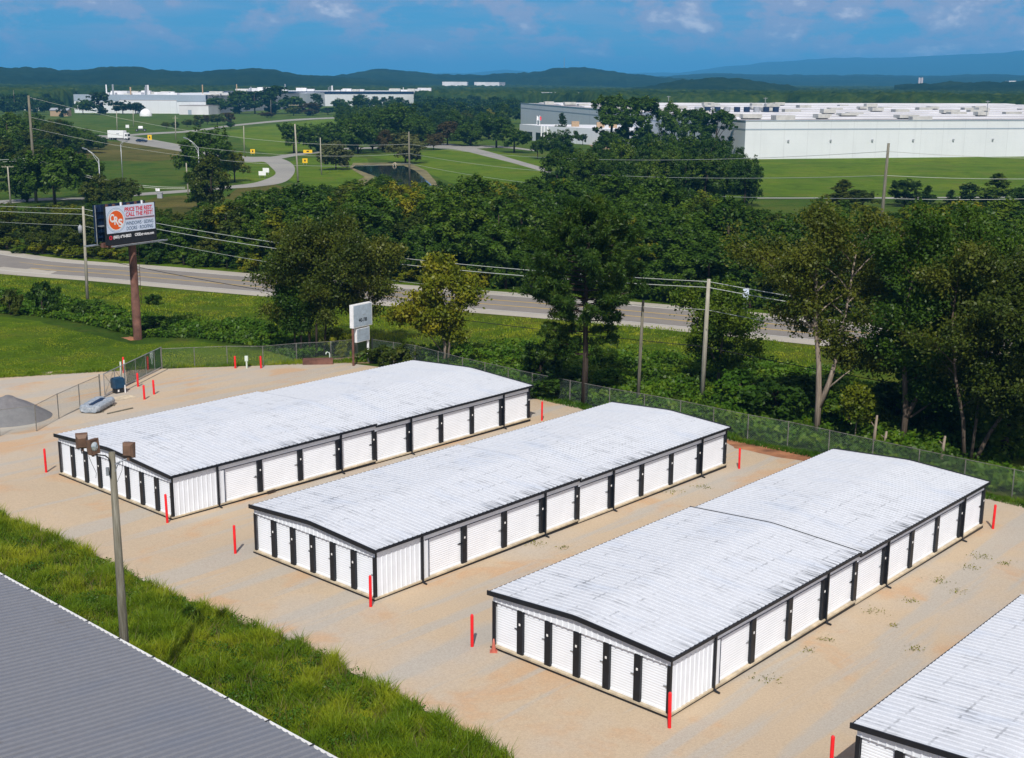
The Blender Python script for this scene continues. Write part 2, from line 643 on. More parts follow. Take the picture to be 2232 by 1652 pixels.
def water():
    m = Mat('pond_water')
    n = m.noise(m.coord('World'), 0.9, 4, 0.6)
    m.base((0.006, 0.018, 0.022), 0.06, 0, 0.5)
    return m.bump(n, 0.06, 0.1).m


M['water'] = water()


def leaf(name, cols, scale=0.55, trans=0.30, fine=3.1):
    """leaves: natural hue differences between clumps, sprigs and whole trees"""
    m = bpy.data.materials.new(name)
    m.use_nodes = True
    w = Mat.__new__(Mat)
    w.m, w.t = m, m.node_tree
    w.t.nodes.clear()
    o = w.coord('Object')
    a = w.noise(o, scale, 3, 0.6)
    b = w.noise(o, fine, 2, 0.6)
    rnd = w.node('ShaderNodeObjectInfo').outputs['Random']
    f = w.math('ADD', w.math('MULTIPLY', a, 0.62), w.math('ADD', w.math('MULTIPLY', b, 0.26), w.math('MULTIPLY', rnd, 0.14)))
    c = w.ramp(f, [(0.34, cols[0]), (0.50, cols[1]), (0.64, cols[2])])
    d = w.node('ShaderNodeBsdfDiffuse', {'Color': c})
    t = w.node('ShaderNodeBsdfTranslucent', {'Color': c})
    g = w.node('ShaderNodeBsdfGlossy', {'Color': (1, 1, 1, 1), 'Roughness': 0.45})
    x = w.node('ShaderNodeMixShader', {0: trans, 1: d.outputs[0], 2: t.outputs[0]})
    x2 = w.node('ShaderNodeMixShader', {0: 0.012, 1: x.outputs[0], 2: g.outputs[0]})
    out = w.node('ShaderNodeOutputMaterial')
    w.t.links.new(x2.outputs[0], out.inputs[0])
    return m


LEAF = {
    'dark': leaf('dark_leaves', [(0.014, 0.040, 0.004), (0.034, 0.078, 0.006), (0.068, 0.128, 0.008)]),
    'mid': leaf('green_leaves', [(0.020, 0.053, 0.004), (0.052, 0.105, 0.006), (0.108, 0.160, 0.009)]),
    'yellow': leaf('yellow_green_leaves', [(0.052, 0.085, 0.004), (0.130, 0.158, 0.007), (0.250, 0.225, 0.010)]),
    'olive': leaf('olive_brown_leaves', [(0.024, 0.046, 0.005), (0.054, 0.080, 0.008), (0.108, 0.122, 0.012)]),
    'pine': leaf('pine_needles', [(0.016, 0.046, 0.006), (0.042, 0.088, 0.009), (0.098, 0.145, 0.012)]),
    'cedar': leaf('cedar_foliage', [(0.010, 0.028, 0.008), (0.020, 0.048, 0.009), (0.038, 0.072, 0.010)]),
    'willow': leaf('willow_leaves', [(0.050, 0.065, 0.022), (0.085, 0.100, 0.030), (0.125, 0.135, 0.04)]),
    'russet': leaf('russet_leaves', [(0.04, 0.030, 0.010), (0.070, 0.052, 0.016), (0.095, 0.080, 0.02)]),
    'weed': leaf('weed_leaves', [(0.024, 0.070, 0.005), (0.058, 0.135, 0.007), (0.125, 0.195, 0.010)]),
    'tall_grass': leaf('tall_grass_blades', [(0.046, 0.100, 0.005), (0.135, 0.225, 0.008), (0.33, 0.37, 0.020)], 0.35, 0.35, 13.0),
    'dry': leaf('dry_stalks', [(0.10, 0.085, 0.035), (0.15, 0.12, 0.05), (0.2, 0.16, 0.07)]),
}


# ================================================================== SETTING: ground, lot, roads, water
def ground_sheet():
    t0, t1 = -60.0, 42.0
    ts = [-400.0, t0, t1, 400, 3000.0, 26000.0]
    ss = [-21000.0, -2000, -300, 300, 2000, 21000.0]
    rows = []
    for t in ts:
        rows.append([(ORG[0] + AX[0] * t + AN[0] * s, ORG[1] + AX[1] * t + AN[1] * s, -SLOPE * min(max(t, t0), t1)) for s in ss])
    b = MB()
    b.grid([r[::-1] for r in rows])
    return tag(b.build('ground', M['grass']), kind='structure')


ground_sheet()


def rough_edge(pts, step, amp, seed):
    """polygon edge resampled and made ragged"""
    out = []
    n = len(pts)
    for i in range(n):
        a, b = Vector(pts[i]).to_2d(), Vector(pts[(i + 1) % n]).to_2d()
        L = (b - a).length
        k = max(1, int(L / step))
        d = (b - a) / max(L, 1e-6)
        nrm = Vector((-d.y, d.x))
        for j in range(k):
            p = a + (b - a) * (j / k)
            w = (float(fbm(np.array([p.x * 0.9]), np.array([p.y * 0.9]), seed)[0]) - 0.5) * 2 * amp
            w2 = (float(vnoise(np.array([p.x * 0.13]), np.array([p.y * 0.13]), seed + 9)[0]) - 0.5) * 3 * amp
            out.append(p + nrm * (w + w2))
    return out


def sheet(name, pts, dz, mat, kind='structure', step=None, amp=0.0, seed=1):
    P = [Vector(p).to_2d() for p in pts]
    if step:
        P = rough_edge(pts, step, amp, seed)
    bm = bmesh.new()
    vs = [bm.verts.new((p.x, p.y, gz(p.x, p.y) + dz)) for p in P]
    f = bm.faces.new(vs)
    if f.normal.z < 0:
        f.normal_flip()
    bmesh.ops.triangulate(bm, faces=[f])
    for f in bm.faces:
        f.normal_update()
        if f.normal.z < 0:
            f.normal_flip()
    me = bpy.data.meshes.new(name)
    bm.to_mesh(me)
    bm.free()
    me.materials.append(mat)
    o = link(name, me)
    return tag(o, kind=kind)


def catmull(P, n=8):
    P = [Vector(p).to_2d() for p in P]
    Q = [P[0] * 2 - P[1]] + P + [P[-1] * 2 - P[-2]]
    out = []
    for i in range(1, len(Q) - 2):
        for k in range(n):
            t = k / n
            a, b, c, d = Q[i - 1], Q[i], Q[i + 1], Q[i + 2]
            out.append(0.5 * ((2 * b) + (c - a) * t + (2 * a - 5 * b + 4 * c - d) * t * t + (3 * b - a - 3 * c + d) * t ** 3))
    out.append(P[-1])
    return out


def strip(name, path, o0, o1, dz, mat, kind='structure'):
    """road band between two sideways offsets of a centre line"""
    rows = []
    for i, p in enumerate(path):
        d = (path[min(i + 1, len(path) - 1)] - path[max(i - 1, 0)]).normalized()
        nrm = Vector((-d.y, d.x))
        w0, w1 = (o0[i], o1[i]) if hasattr(o0, '__len__') else (o0, o1)
        rows.append([(q.x, q.y, gz(q.x, q.y) + dz) for q in (p + nrm * w1, p + nrm * w0)])
    b = MB()
    b.grid(rows)
    return tag(b.build(name, mat), kind=kind)


# the lot
LOT = [G(-60, 822), G(0, 820), G(150, 809), G(300, 802), G(372, 801), G(470, 799), G(560, 797), G(640, 793), G(722, 790), G(800, 800),
       G(900, 812), G(1008, 826), G(1160, 866), G(1328, 900), G(1450, 922), G(1600, 960), G(1700, 985), G(1800, 1000), G(1950, 1035),
       G(2100, 1070), G(2205, 1096), G(2330, 1130), G(2500, 1200), G(2600, 1400), G(2700, 1900), G(1600, 2100), G(1160, 1720), G(1080, 1652), G(1000, 1602), G(860, 1532),
       G(760, 1472), G(640, 1408), G(470, 1345), G(330, 1292), G(235, 1232), G(120, 1185), G(0, 1133), G(-80, 1110), G(-90, 980)]
sheet('gravel_lot', LOT, 0.02, M['gravel'], step=0.8, amp=0.35, seed=3)
sheet('dirt_bank', [G(1560, 952), G(1680, 972), G(1800, 1000), G(1790, 1010), G(1690, 996), G(1600, 978)], 0.024, M['dirt'], step=0.4, amp=0.25, seed=5)
sheet('bare_soil', [G(655, 788), G(720, 790), G(830, 792), G(880, 790), G(880, 778), G(800, 776), G(720, 783)], 0.03, M['bank'], step=0.4, amp=0.25, seed=8)
sheet('bare_patch', [G(262, 736), G(286, 733), G(302, 736), G(300, 742), G(282, 743)], 0.01, M['dirt'], step=0.3, amp=0.2, seed=15)

# the highway: pale shoulders, darker lanes, worn yellow turning-lane lines, white edge lines
HW = catmull([(-150, 243), (-100, 196), (-69, 170), (-48.5, 160.5), (-28.5, 151.2), (-9, 143.3), (9.2, 135.5), (27.2, 126.2), (48, 114.5), (75, 98), (110, 77)], 6)
strip('highway_shoulder', HW, -6.9, 7.3, 0.02, M['shoulder'])
strip('highway', HW, -4.6, 4.9, 0.03, M['asphalt'])
for off in (-1.55, 1.35):
    strip('road_marking', HW, off, off + 0.42, 0.036, M['road_yellow'])
for off in (-4.55, 4.6):
    strip('road_marking', HW, off, off + 0.2, 0.036, M['road_white'])
# verge between highway and fence: paler, yellowish mown band
vp = [p for p in HW if -75 < p.x < 60]
strip('verge', vp, -19.0, -6.95, 0.008, M['verge'])
strip('far_verge', vp, 7.3, 9.4, 0.008, M['lawn'])

# mown lawns
sheet('lawn', [G(-30, 705), G(0, 690), G(90, 700), G(180, 722), G(290, 752), G(420, 745), G(560, 760), G(660, 772), G(640, 793), G(470, 799), G(372, 801), G(150, 809), G(0, 820), G(-60, 823), G(-90, 760)], 0.006, M['lawn'], step=1.5, amp=0.5, seed=21)
sheet('lawn', [G(1440, 432), G(1600, 430), G(1900, 433), G(2300, 430), G(2330, 350), G(2231, 338), G(1622, 344), G(1500, 348), G(1400, 375)], 0.012, M['lawn'])
sheet('lawn', [G(930, 330), G(1010, 322), G(1110, 333), G(1190, 352), G(1190, 440), G(1110, 436), G(1010, 410), G(940, 380), G(880, 356), G(800, 340)], 0.012, M['lawn'])
sheet('lawn', [G(540, 322), G(520, 300), G(470, 290), G(560, 275), G(745, 256), G(780, 258), G(720, 300), G(660, 330), G(600, 338)], 0.010, M['lawn'])
sheet('lawn', [G(628, 352), G(660, 345), G(740, 340), G(800, 345), G(815, 385), G(760, 405), G(690, 412), G(620, 390)], 0.010, M['lawn'])
sheet('lawn', [G(490, 390), G(500, 372), G(540, 345), G(590, 348), G(608, 372), G(590, 390), G(540, 402)], 0.010, M['lawn'])
sheet('planting_bed', [G(1278, 312), G(1310, 309), G(1342, 311), G(1346, 324), G(1300, 326)], 0.016, M['bank'])
# unmown brown slope on the left, and banks of the pond
sheet('rough_field', [G(120, 330), G(180, 312), G(240, 308), G(300, 312), G(400, 332), G(410, 345), G(330, 352), G(200, 350)], 0.014, M['rough_grass'])
sheet('rough_field', [G(490, 432), G(520, 408), G(600, 402), G(640, 415), G(560, 450)], 0.014, M['rough_grass'])
sheet('rough_field', [G(300, 445), G(340, 430), G(430, 425), G(450, 450), G(380, 480)], 0.014, M['rough_grass'])
M['pond_bank'] = plain('grassy_clay_bank', (0.165, 0.145, 0.062), 0.95, 0, 0.45, 0.25)
sheet('pond_bank', [G(762, 366), G(770, 355), G(890, 354), G(930, 372), G(962, 410), G(950, 440), G(900, 440), G(870, 400), G(815, 384), G(815, 400), G(745, 425), G(740, 412), G(795, 386)], 0.020, M['pond_bank'])
sheet('pond', [G(768, 366), G(775, 360), G(880, 361), G(905, 372), G(940, 402), G(942, 425), G(890, 425), G(855, 398), G(812, 382)], 0.028, M['water'])

# access roads beyond the trees
def road_px(name, pts, dz, n=6):
    L = catmull([G(*a).to_2d() for a, b in pts], n)
    Rr = catmull([G(*b).to_2d() for a, b in pts], n)
    b = MB()
    b.grid([[(p.x, p.y, gz(p.x, p.y) + dz), (q.x, q.y, gz(q.x, q.y) + dz)] for p, q in zip(L, Rr)])
    return tag(b.build(name, M['far_asphalt']), kind='structure')


road_px('access_road', [((60, 291), (40, 297)), ((225, 295), (225, 302)), ((280, 295.5), (276, 311)), ((403, 317), (396, 330.5)), ((470, 329), (460, 345)), ((535, 341), (540, 353)),
                        ((592, 342), (575, 353)), ((630, 352), (590, 364)), ((643, 371), (600, 380)), ((622, 396), (560, 397)), ((560, 407), (510, 404)),
                        ((497, 411.5), (490, 406)), ((412, 419), (412, 413)), ((300, 427), (300, 421)), ((200, 435), (200, 430)), ((100, 437), (90, 432)), ((0, 445), (0, 437)), ((-80, 450), (-80, 443))], 0.030)
road_px('access_road', [((592, 350), (580, 343)), ((650, 339), (645, 334)), ((690, 334), (690, 331)), ((760, 326), (760, 322)), ((880, 322), (880, 319)), ((960, 323), (965, 312.5)), ((1010, 329), (1012, 319)), ((1060, 341), (1064, 330)), ((1120, 356), (1120, 347)), ((1200, 379), (1200, 370))], 0.024)
road_px('access_road', [((1010, 326), (1006, 319)), ((1090, 322), (1090, 318)), ((1170, 330), (1170, 327))], 0.034, 4)
road_px('access_road', [((262, 298), (262, 294.5)), ((330, 293), (330, 289)), ((400, 289), (400, 285.5)), ((450, 283.5), (450, 279.5)), ((520, 274), (520, 270.5)), ((640, 263), (640, 259.5)), ((760, 257), (760, 254))], 0.036)
road_px('access_road', [((1650, 433), (1650, 430.5)), ((1800, 433), (1800, 430.5)), ((2300, 431), (2300, 428.5))], 0.036, 3)

# heap of grey stone just outside the fence
def heap(name, c, rx, ry, h, mat, seed):
    n, k = 40, 14
    V = np.zeros((k + 1, n + 1, 3))
    for i in range(k + 1):
        r = i / k
        for j in range(n + 1):
            a = 2 * math.pi * j / n
            x, y = c.x + rx * r * math.cos(a), c.y + ry * r * math.sin(a)
            w = 1 + 0.35 * (float(fbm(np.array([x * 1.3]), np.array([y * 1.3]), seed)[0]) - 0.5)
            V[i, j] = (x, y, gz(x, y) - 0.02 + h * max(0.0, 1 - r ** 1.5) * w)
    return link(name, mesh_grid(name, V[::-1], mat))


M['stone_heap'] = asphalt('crushed_grey_stone', (0.15, 0.148, 0.155), (0.21, 0.205, 0.21), 1.5)
gh = G(12, 910)
tag(heap('gravel_heap', gh, 3.3, 3.0, 1.55, M['stone_heap'], 4), 'low heap of dark grey crushed stone outside the chain-link fence', 'gravel heap')
# worn tyre ruts where the yard is used most
# ================================================================== STORAGE BUILDINGS
BAY = 2.99
HD = 2.12          # door head height above the floor


def door_mesh(w, h):
    b = MB()
    rows = []
    ns = int(round(h / 0.112))
    p = h / ns
    for i in range(ns):
        z = i * p
        for (y, dz) in ((0.0, 0.0), (-0.009, p * 0.25), (-0.009, p * 0.72), (0.0, p * 0.97)):
            rows.append([(w, y, z + dz), (0, y, z + dz)])
    b.grid(rows)
    b.box(0.0, w, -0.03, -0.005, -0.03, 0.05)
    return b.mesh('roll_up_door', M['door'])


def ribbed(b, x0, x1, zb, ztop, y0, out=-1.0, pitch=0.305, along='x'):
    """vertical ribbed sheet from x0 to x1; ztop may be a function of x"""
    top = ztop if callable(ztop) else (lambda x: ztop)
    xs = []
    x = math.floor(x0 / pitch) * pitch
    while x < x1 + pitch:
        for dx, h in ((-0.045, 0.0), (-0.022, 0.03), (0.022, 0.03), (0.045, 0.0)):
            if x0 <= x + dx <= x1:
                xs.append((x + dx, h))
        x += pitch
    xs = [(x0, 0.0)] + xs + [(x1, 0.0)]
    lo, hi = [], []
    for x, h in xs:
        if along == 'x':
            lo.append((x, y0 + out * h, zb))
            hi.append((x, y0 + out * h, top(x)))
        else:
            lo.append((y0 + out * h, x, zb))
            hi.append((y0 + out * h, x, top(x)))
    b.grid([lo, hi] if (along == 'x' and out < 0) or (along == 'y' and out > 0) else [hi, lo])


def roof_mesh(x0, x1, w, z_eave, rise, pitch=0.305, mat=None):
    """ribs run from the ridge to both eaves; the ridge panel bends gently over"""
    xs = []
    k = math.ceil((x0 + 0.06) / pitch)
    xs.append((x0, 0.0))
    while k * pitch + 0.05 < x1:
        c = k * pitch + pitch * 0.0
        for dx, h in ((-0.052, 0.0), (-0.026, 0.027), (0.026, 0.027), (0.052, 0.0)):
            xs.append((c + dx, h))
        k += 1
    xs.append((x1, 0.0))
    ys = [0.0, w * 0.25, w * 0.44, w * 0.485, w * 0.515, w * 0.56, w * 0.75, w]

    def zz(y):
        r = 1 - abs(2 * y / w - 1)
        return z_eave + rise * (r if r < 0.9 else 0.9 + (r - 0.9) * 0.8)
    b = MB()
    b.grid([[(x, y, zz(y) + h) for x, h in xs] for y in ys])
    return b, zz


def storage_building(B, w, nend, label, step=0.115, rise=0.28, ndoor_h=2.58, length_bays=10, latch_seed=0, seam=False):
    base_z = gz(B[0], B[1])
    root = thing('storage_building', label, 'storage building', (B[0], B[1], base_z), TH, 'white storage unit buildings in the gravel lot')
    rnd = random.Random(latch_seed)
    h = ndoor_h
    L = 0.3 + BAY * length_bays
    half = 0.15 + BAY * 5
    fz = 0.17
    dcache = {}

    def door(x, y, z, wd, rot, dark=True):
        key = round(wd, 3)
        if key not in dcache:
            dcache[key] = door_mesh(wd, HD - fz - 0.03)
        d = link('roll_up_door', dcache[key], root, (x, y, z), (0, 0, rot))
        lb = MB()
        zl = 0.98 + rnd.uniform(-0.05, 0.05)
        lb.box(wd - 0.22, wd - 0.05, -0.045, -0.012, zl, zl + 0.035)
        lb.box(wd - 0.10, wd - 0.05, -0.05, -0.012, zl - 0.035, zl + 0.06)
        lb.build('latch', M['steel'] if rnd.random() < 0.75 else M['dark'], d)
        return d

    for k in range(2):
        zo = -k * step
        xs, xe = (0.0, half) if k == 0 else (half, L)
        # slab: pale lip proud of the wall, dark stained footing under it
        b = MB()
        b.box(xs + (0.06 if k == 0 else 0.0), xe - (0.06 if k else 0.0), 0.05, w - 0.05, zo + fz - 0.075, zo + fz)
        b.build('foundation', M['concrete'], root)
        b = MB()
        b.box(xs + (0.095 if k == 0 else 0.0), xe - (0.095 if k else 0.0), 0.085, w - 0.085, -0.55, zo + fz - 0.075)
        b.build('footing', M['trim'], root)
        rb, zz = roof_mesh(xs - (0.0 if k == 0 else -0.02), xe + (0.06 if k == 0 else 0.0), w, h + zo, rise)
        rb.build('roof_panel', M['roof'], root)
        # ridge-to-eave closing under the roof
        b = MB()
        b.box(xs + 0.02, xe + (0.06 if k == 0 else 0.0), -0.055, 0.025, h + zo - 0.135, h + zo - 0.004)
        b.box(xs + 0.02, xe + (0.06 if k == 0 else 0.0), w - 0.025, w + 0.05, h + zo - 0.12, h + zo - 0.004)
        b.build('gutter', M['trim'], root)
        # soffit
        # far gable or step fascia
        xg = xe + (0.06 if k == 0 else 0.0)
        for (x0, x1) in ([(-0.05, 0.012), (xg, xg + 0.03)] if k == 0 else [(xg, xg + 0.06)]):
            joint = k == 0 and x0 > 1
            b = MB()
            yy = [-0.06, 0.0, w * 0.25, w * 0.44, w * 0.485, w * 0.515, w * 0.56, w * 0.75, w, w + 0.06]
            zt = [zz(min(max(y, 0), w)) for y in yy]
            for i in range(len(yy) - 1):
                q = [(yy[i], zt[i]), (yy[i + 1], zt[i + 1])]
                y0, za = q[0]
                y1, zb_ = q[1]
                t_, bt = (0.030, -0.13) if joint else (0.052, -0.15)
                b.face([(x0, y0, za + bt), (x0, y0, za + t_), (x0, y1, zb_ + t_), (x0, y1, zb_ + bt)])
                b.face([(x1, y0, za + t_), (x1, y0, za + bt), (x1, y1, zb_ + bt), (x1, y1, zb_ + t_)])
                b.face([(x0, y0, za + t_), (x1, y0, za + t_), (x1, y1, zb_ + t_), (x0, y1, zb_ + t_)])
                b.face([(x0, y0, za + bt), (x0, y1, zb_ + bt), (x1, y1, zb_ + bt), (x1, y0, za + bt)])
            b.face([(x0, yy[0], zt[0] - .15), (x1, yy[0], zt[0] - .15), (x1, yy[0], zt[0] + .052), (x0, yy[0], zt[0] + .052)])
            b.face([(x1, yy[-1], zt[-1] - .15), (x0, yy[-1], zt[-1] - .15), (x0, yy[-1], zt[-1] + .052), (x1, yy[-1], zt[-1] + .052)])
            b.build('rake_trim', M['roof'] if joint and not seam else M['trim'], root)
        # right-hand long side
        yw = 0.15
        b = MB()
        ribbed(b, xs + (0.15 if k == 0 else 0.0), xe - (0.15 if k else 0.0), zo + HD + 0.03, zo + h - 0.02, yw, -0.35)
        b.face([(xs + 0.15, yw, zo + HD + .03), (xs + .15, yw + .12, zo + HD + .03), (xe, yw + .12, zo + HD + .03), (xe, yw, zo + HD + .03)])
        b.build('header_panel', M['wall'], root)
        b = MB()
        b.box(xs + (0.17 if k == 0 else 0.0) + (BAY if k == 0 else 0), xe - 0.15, yw - 0.012, yw + 0.02, zo + HD - 0.012, zo + HD + 0.028)
        b.build('header_trim', M['navy'], root)
        for i in range(5):
            n = k * 5 + i
            a0 = 0.15 + BAY * n
            a1 = a0 + BAY
            if n == 0:
                b = MB()
                ribbed(b, a0 + 0.1, a1 - 0.02, zo + fz, zo + HD + 0.03, yw, -1.0)
                b.build('wall_panel', M['wall'], root)
                continue
            l0, r0 = a0 + 0.165, a1 - 0.165
            if n == 9:
                r0 = a1 - 0.16
            if n == 1:
                b = MB()
                ribbed(b, a0 + 0.02, a0 + 0.48, zo + fz, zo + HD + 0.03, yw, -1.0)
                b.build('wall_panel', M['wall'], root)
                b = MB()
                b.box(a0 + 0.48, a0 + 0.525, yw - 0.015, yw + 0.12, zo + 0.0, zo + HD)
                b.build('door_jamb', M['navy'], root)
                l0 = a0 + 0.525
            door(l0, yw + 0.11, zo + fz + 0.03, r0 - l0, 0.0)
            # post at the right of this bay
            b = MB()
            x1p = a1 + (0.165 if n != 9 else -0.004)
            if n == 4:
                b.box(a1 - 0.165, a1 - 0.001, yw - 0.03, yw + 0.13, zo + fz + 0.002, zo + HD)
            else:
                b.box(r0, x1p, yw - 0.03, yw + 0.13, zo + fz + 0.002, zo + HD)
            pl = b.build('door_post', M['trim'], root)
            if n != 9 or True:
                pb = MB()
                px_ = (r0 + x1p) / 2 if n != 4 else a1 - 0.09
                pb.box(px_ - 0.04, px_ + 0.04, yw - 0.046, yw - 0.031, zo + 1.48, zo + 1.58)
                pb.build('number_plate', M['plate'], pl)
            if n == 5:
                b = MB()
                b.box(a0 + 0.002, a0 + 0.165, yw - 0.03, yw + 0.13, zo + fz + 0.002, zo + HD)
                b.build('door_post', M['trim'], root)
        # downspouts
        for n in ((1, 4) if k == 0 else (6, 9)):
            x = 0.15 + BAY * n + (0.0 if n == 1 else 0.16)
            b = MB()
            ztop, zbot = zo + h - 0.10, gz(B[0] + AX[0] * x, B[1] + AX[1] * x) - base_z + 0.10
            b.box(x - 0.05, x + 0.05, 0.02, 0.10, zbot, ztop)
            b.tube([(x, 0.06, zbot + 0.04), (x, -0.05, zbot - 0.02), (x, -0.22, zbot - 0.05)], 0.05, 6)
            b.build('downspout', M['trim'], root)
    # corner posts
    b = MB()
    b.box(0.112, 0.155, 0.112, 0.26, 0.0, HD + 0.03)
    b.box(0.155, 0.255, 0.112, 0.148, 0.0, h - 0.13)
    b.build('corner_trim', M['trim'], root)
    b = MB()
    b.box(L - 0.26, L - 0.11, 0.112, 0.16, -step, h - step - 0.13)
    b.build('corner_trim', M['trim'], root)
    b = MB()
    b.box(0.112, 0.155, w - 0.28, w - 0.112, 0.0, HD + 0.03)
    b.build('corner_trim', M['trim'], root)
    # near end with its row of narrow doors
    y0, y1 = 0.15, w - 0.15
    bw = (y1 - y0) / nend
    b = MB()
    ribbed(b, y0 - 0.02, y1 + 0.02, HD + 0.03, lambda y: zz(y) + step - 0.12, 0.15, -1.0, along='y')
    b.face([(0.15, y0, HD + .03), (0.15, y1, HD + .03), (0.27, y1, HD + .03), (0.27, y0, HD + .03)])
    b.build('header_panel', M['wall'], root)
    for i in range(nend):
        ya, yb = y0 + bw * i, y0 + bw * (i + 1)
        lo = ya + (0.16 if i else 0.13)
        hi = yb - (0.16 if i < nend - 1 else 0.13)
        door(0.26, hi, fz + 0.03, hi - lo, -math.pi / 2)
        if i < nend - 1:
            pb = MB()
            pb.box(0.12, 0.28, yb - 0.16, yb + 0.16, fz + 0.002, HD)
            pl = pb.build('door_post', M['trim'], root)
        if True:
            yc = yb if i < nend - 1 else None
            if yc is not None:
                q = MB()
                q.box(0.104, 0.119, yc - 0.04, yc + 0.04, 1.48, 1.58)
                q.build('number_plate', M['plate'], pl)
    # plain far end and left side
    b = MB()
    ribbed(b, 0.15, half, 0.0, h - 0.02, w - 0.15, 1.0)
    ribbed(b, half, L - 0.15, -step, h - step - 0.02, w - 0.15, 1.0)
    ribbed(b, y0, y1, -step, lambda y: zz(y) - 0.05, L - 0.15, 1.0, along='y')
    b.build('back_wall', M['wall'], root)
    # base angle along the front end
    b = MB()
    b.box(0.035, 0.058, 0.07, w - 0.07, -0.3, 0.085)
    b.build('base_trim', M['trim'], root)
    return root


B1 = (-18.7123, 66.4119)
B2 = (-6.3275, 55.2923)
B3 = (6.0825, 44.1841)
storage_building(B1, 12.42, 8, 'white storage building with eight narrow end doors, beside the fence gate', rise=0.36, latch_seed=1)
storage_building(B2, 9.45, 6, 'white storage building in the middle, six narrow end doors, roof stepped down', latch_seed=2)
storage_building(B3, 9.45, 6, 'white storage building with an orange cone at its corner, thin black seam across its roof', latch_seed=3, seam=True)
a4 = G(1857, 1583, 2.5)
B4 = (a4.x - AN[0] * 9.45, a4.y - AN[1] * 9.45)
print('B4', B4, 'spacing', math.dist(B4, B3), 'z', a4)
storage_building(B4, 9.45, 6, 'white storage building cut off at the lower right corner of the photo', latch_seed=4)

# ================================================================== GREY METAL BUILDING, lower left
def grey_building():
    he = 4.2
    a, c = G(-400, 1032, he), G(1100, 1859, he)
    e0, e1 = G(0, 1253, he), G(720, 1650, he)
    d = (e1 - e0).to_2d().normalized()
    o = e0.to_2d() - d * 14
    L = 60.0
    ang = math.atan2(d.y, d.x)
    zb = gz(o.x, o.y)
    root = thing('metal_building', 'building with a grey ribbed metal roof and white gutter, lower left corner', 'building', (o.x, o.y, zb), ang)
    h = e0.z - zb
    W_ = 15.0
    pitch = 0.11
    # local: x along the eave, -y into the building
    b = MB()
    xs = []
    k = 0
    pt = 0.305
    while k * pt < L:
        for dx, hh in ((-0.075, 0.0), (-0.03, 0.045), (0.03, 0.045), (0.075, 0.0)):
            xs.append((k * pt + dx, hh))
        k += 1
    b.grid([[(x, -y, h + y * pitch + hh) for x, hh in xs] for y in (W_, 0.0)])
    b.build('roof_panel', M['grey_roof'], root)
    b = MB()
    prof = [(0.02, 0.0), (0.02, -0.13), (0.13, -0.13), (0.145, 0.0), (0.13, 0.0), (0.118, -0.115), (0.035, -0.115), (0.035, 0.0)]
    b.grid([[(0, y, h - 0.015 + z) for y, z in prof], [(L, y, h - 0.015 + z) for y, z in prof]])
    b.build('gutter', M['white'], root)
    for i in range(26):
        x = 3.2 + i * 2.18
        b = MB()
        b.box(x - 0.03, x + 0.03, -0.02, 0.16, h - 0.006, h + 0.012)
        b.build('gutter_strap', M['dark'], root)
    b = MB()
    b.box(0.2, L - 0.2, -W_ + 0.1, -0.25, 0.0, h - 0.06)
    b.build('wall', M['wall'], root)
    return root


grey_building()

# ================================================================== SMALL YARD OBJECTS
# red bollards
bol = [(101, 1030, 979, 'red bollard standing left of the building with eight end doors'),
       (365, 1140, 1078, 'red bollard at the front corner of the building with eight end doors'),
       (513, 1207, 1146, 'red bollard at the left corner of the middle building'),
       (808, 1323, 1256, 'red bollard at the front corner of the middle building'),
       (1029, 1410, 1341, 'red bollard beside the orange cone'),
       (1459, 1587, 1511, 'red bollard at the front corner of the building with the cone'),
       (1181, 917, 876, 'red bollard at the far corner of the eight-door building, in the pine shade'),
       (1611, 1022, 978, 'red bollard at the far end of the middle building'),
       (2164, 1153, 1101, 'red bollard at the far end of the building with the cone'),
       (1809, 1705, 1645, 'red bollard whose top just shows at the bottom edge of the photo'),
       (336, 860, 829, 'red bollard by the gate, farthest right of the three inside it'),
       (315, 871, 840, 'red bollard by the gate, the one nearest the wrapped bundle'),
       (301, 843, 814, 'red bollard by the gate, closest behind the blue gate motor'),
       (270, 813, 779, 'red bollard outside the gate, left of the keypad post'),
       (323, 806, 778, 'red bollard outside the gate, right of the keypad post'),
       (513, 803, 780, 'red bollard on the gravel edge, left of the white post'),
       (569, 803, 779, 'red bollard on the gravel edge, right of the white post')]
bproto = {}
for i, (px, py, pt, lab) in enumerate(bol):
    p = G(px, py)
    hh = min(max(hgt(p, pt), 1.05), 1.75)
    tag_ = 0.070 if i < 10 else 0.082
    b = MB()
    b.lathe([(0.0, hh + 0.05), (tag_ * 0.6, hh + 0.035), (tag_, hh - 0.01), (tag_, -0.3)][::-1], 14)
    lean = (random.uniform(-.015, .015), random.uniform(-.015, .015), 0)
    tag(b.build('bollard', M['red'], None, p, lean, smooth=True), lab, 'bollard', 'red bollards in the gravel yard')

# orange cone
p = G(1076, 1421)
cone = thing('traffic_cone', 'faded orange traffic cone at the corner of the white storage building', 'traffic cone', p)
b = MB()
b.box(-0.19, 0.19, -0.19, 0.19, 0.024, 0.055)
b.build('base', M['orange'], cone)
b = MB()
b.lathe([(0.13, 0.055), (0.085, 0.33), (0.035, 0.68), (0.0, 0.69)], 16)
b.build('cone_body', M['orange'], cone, smooth=True)
cone.scale = (0.85, 0.85, 0.88)

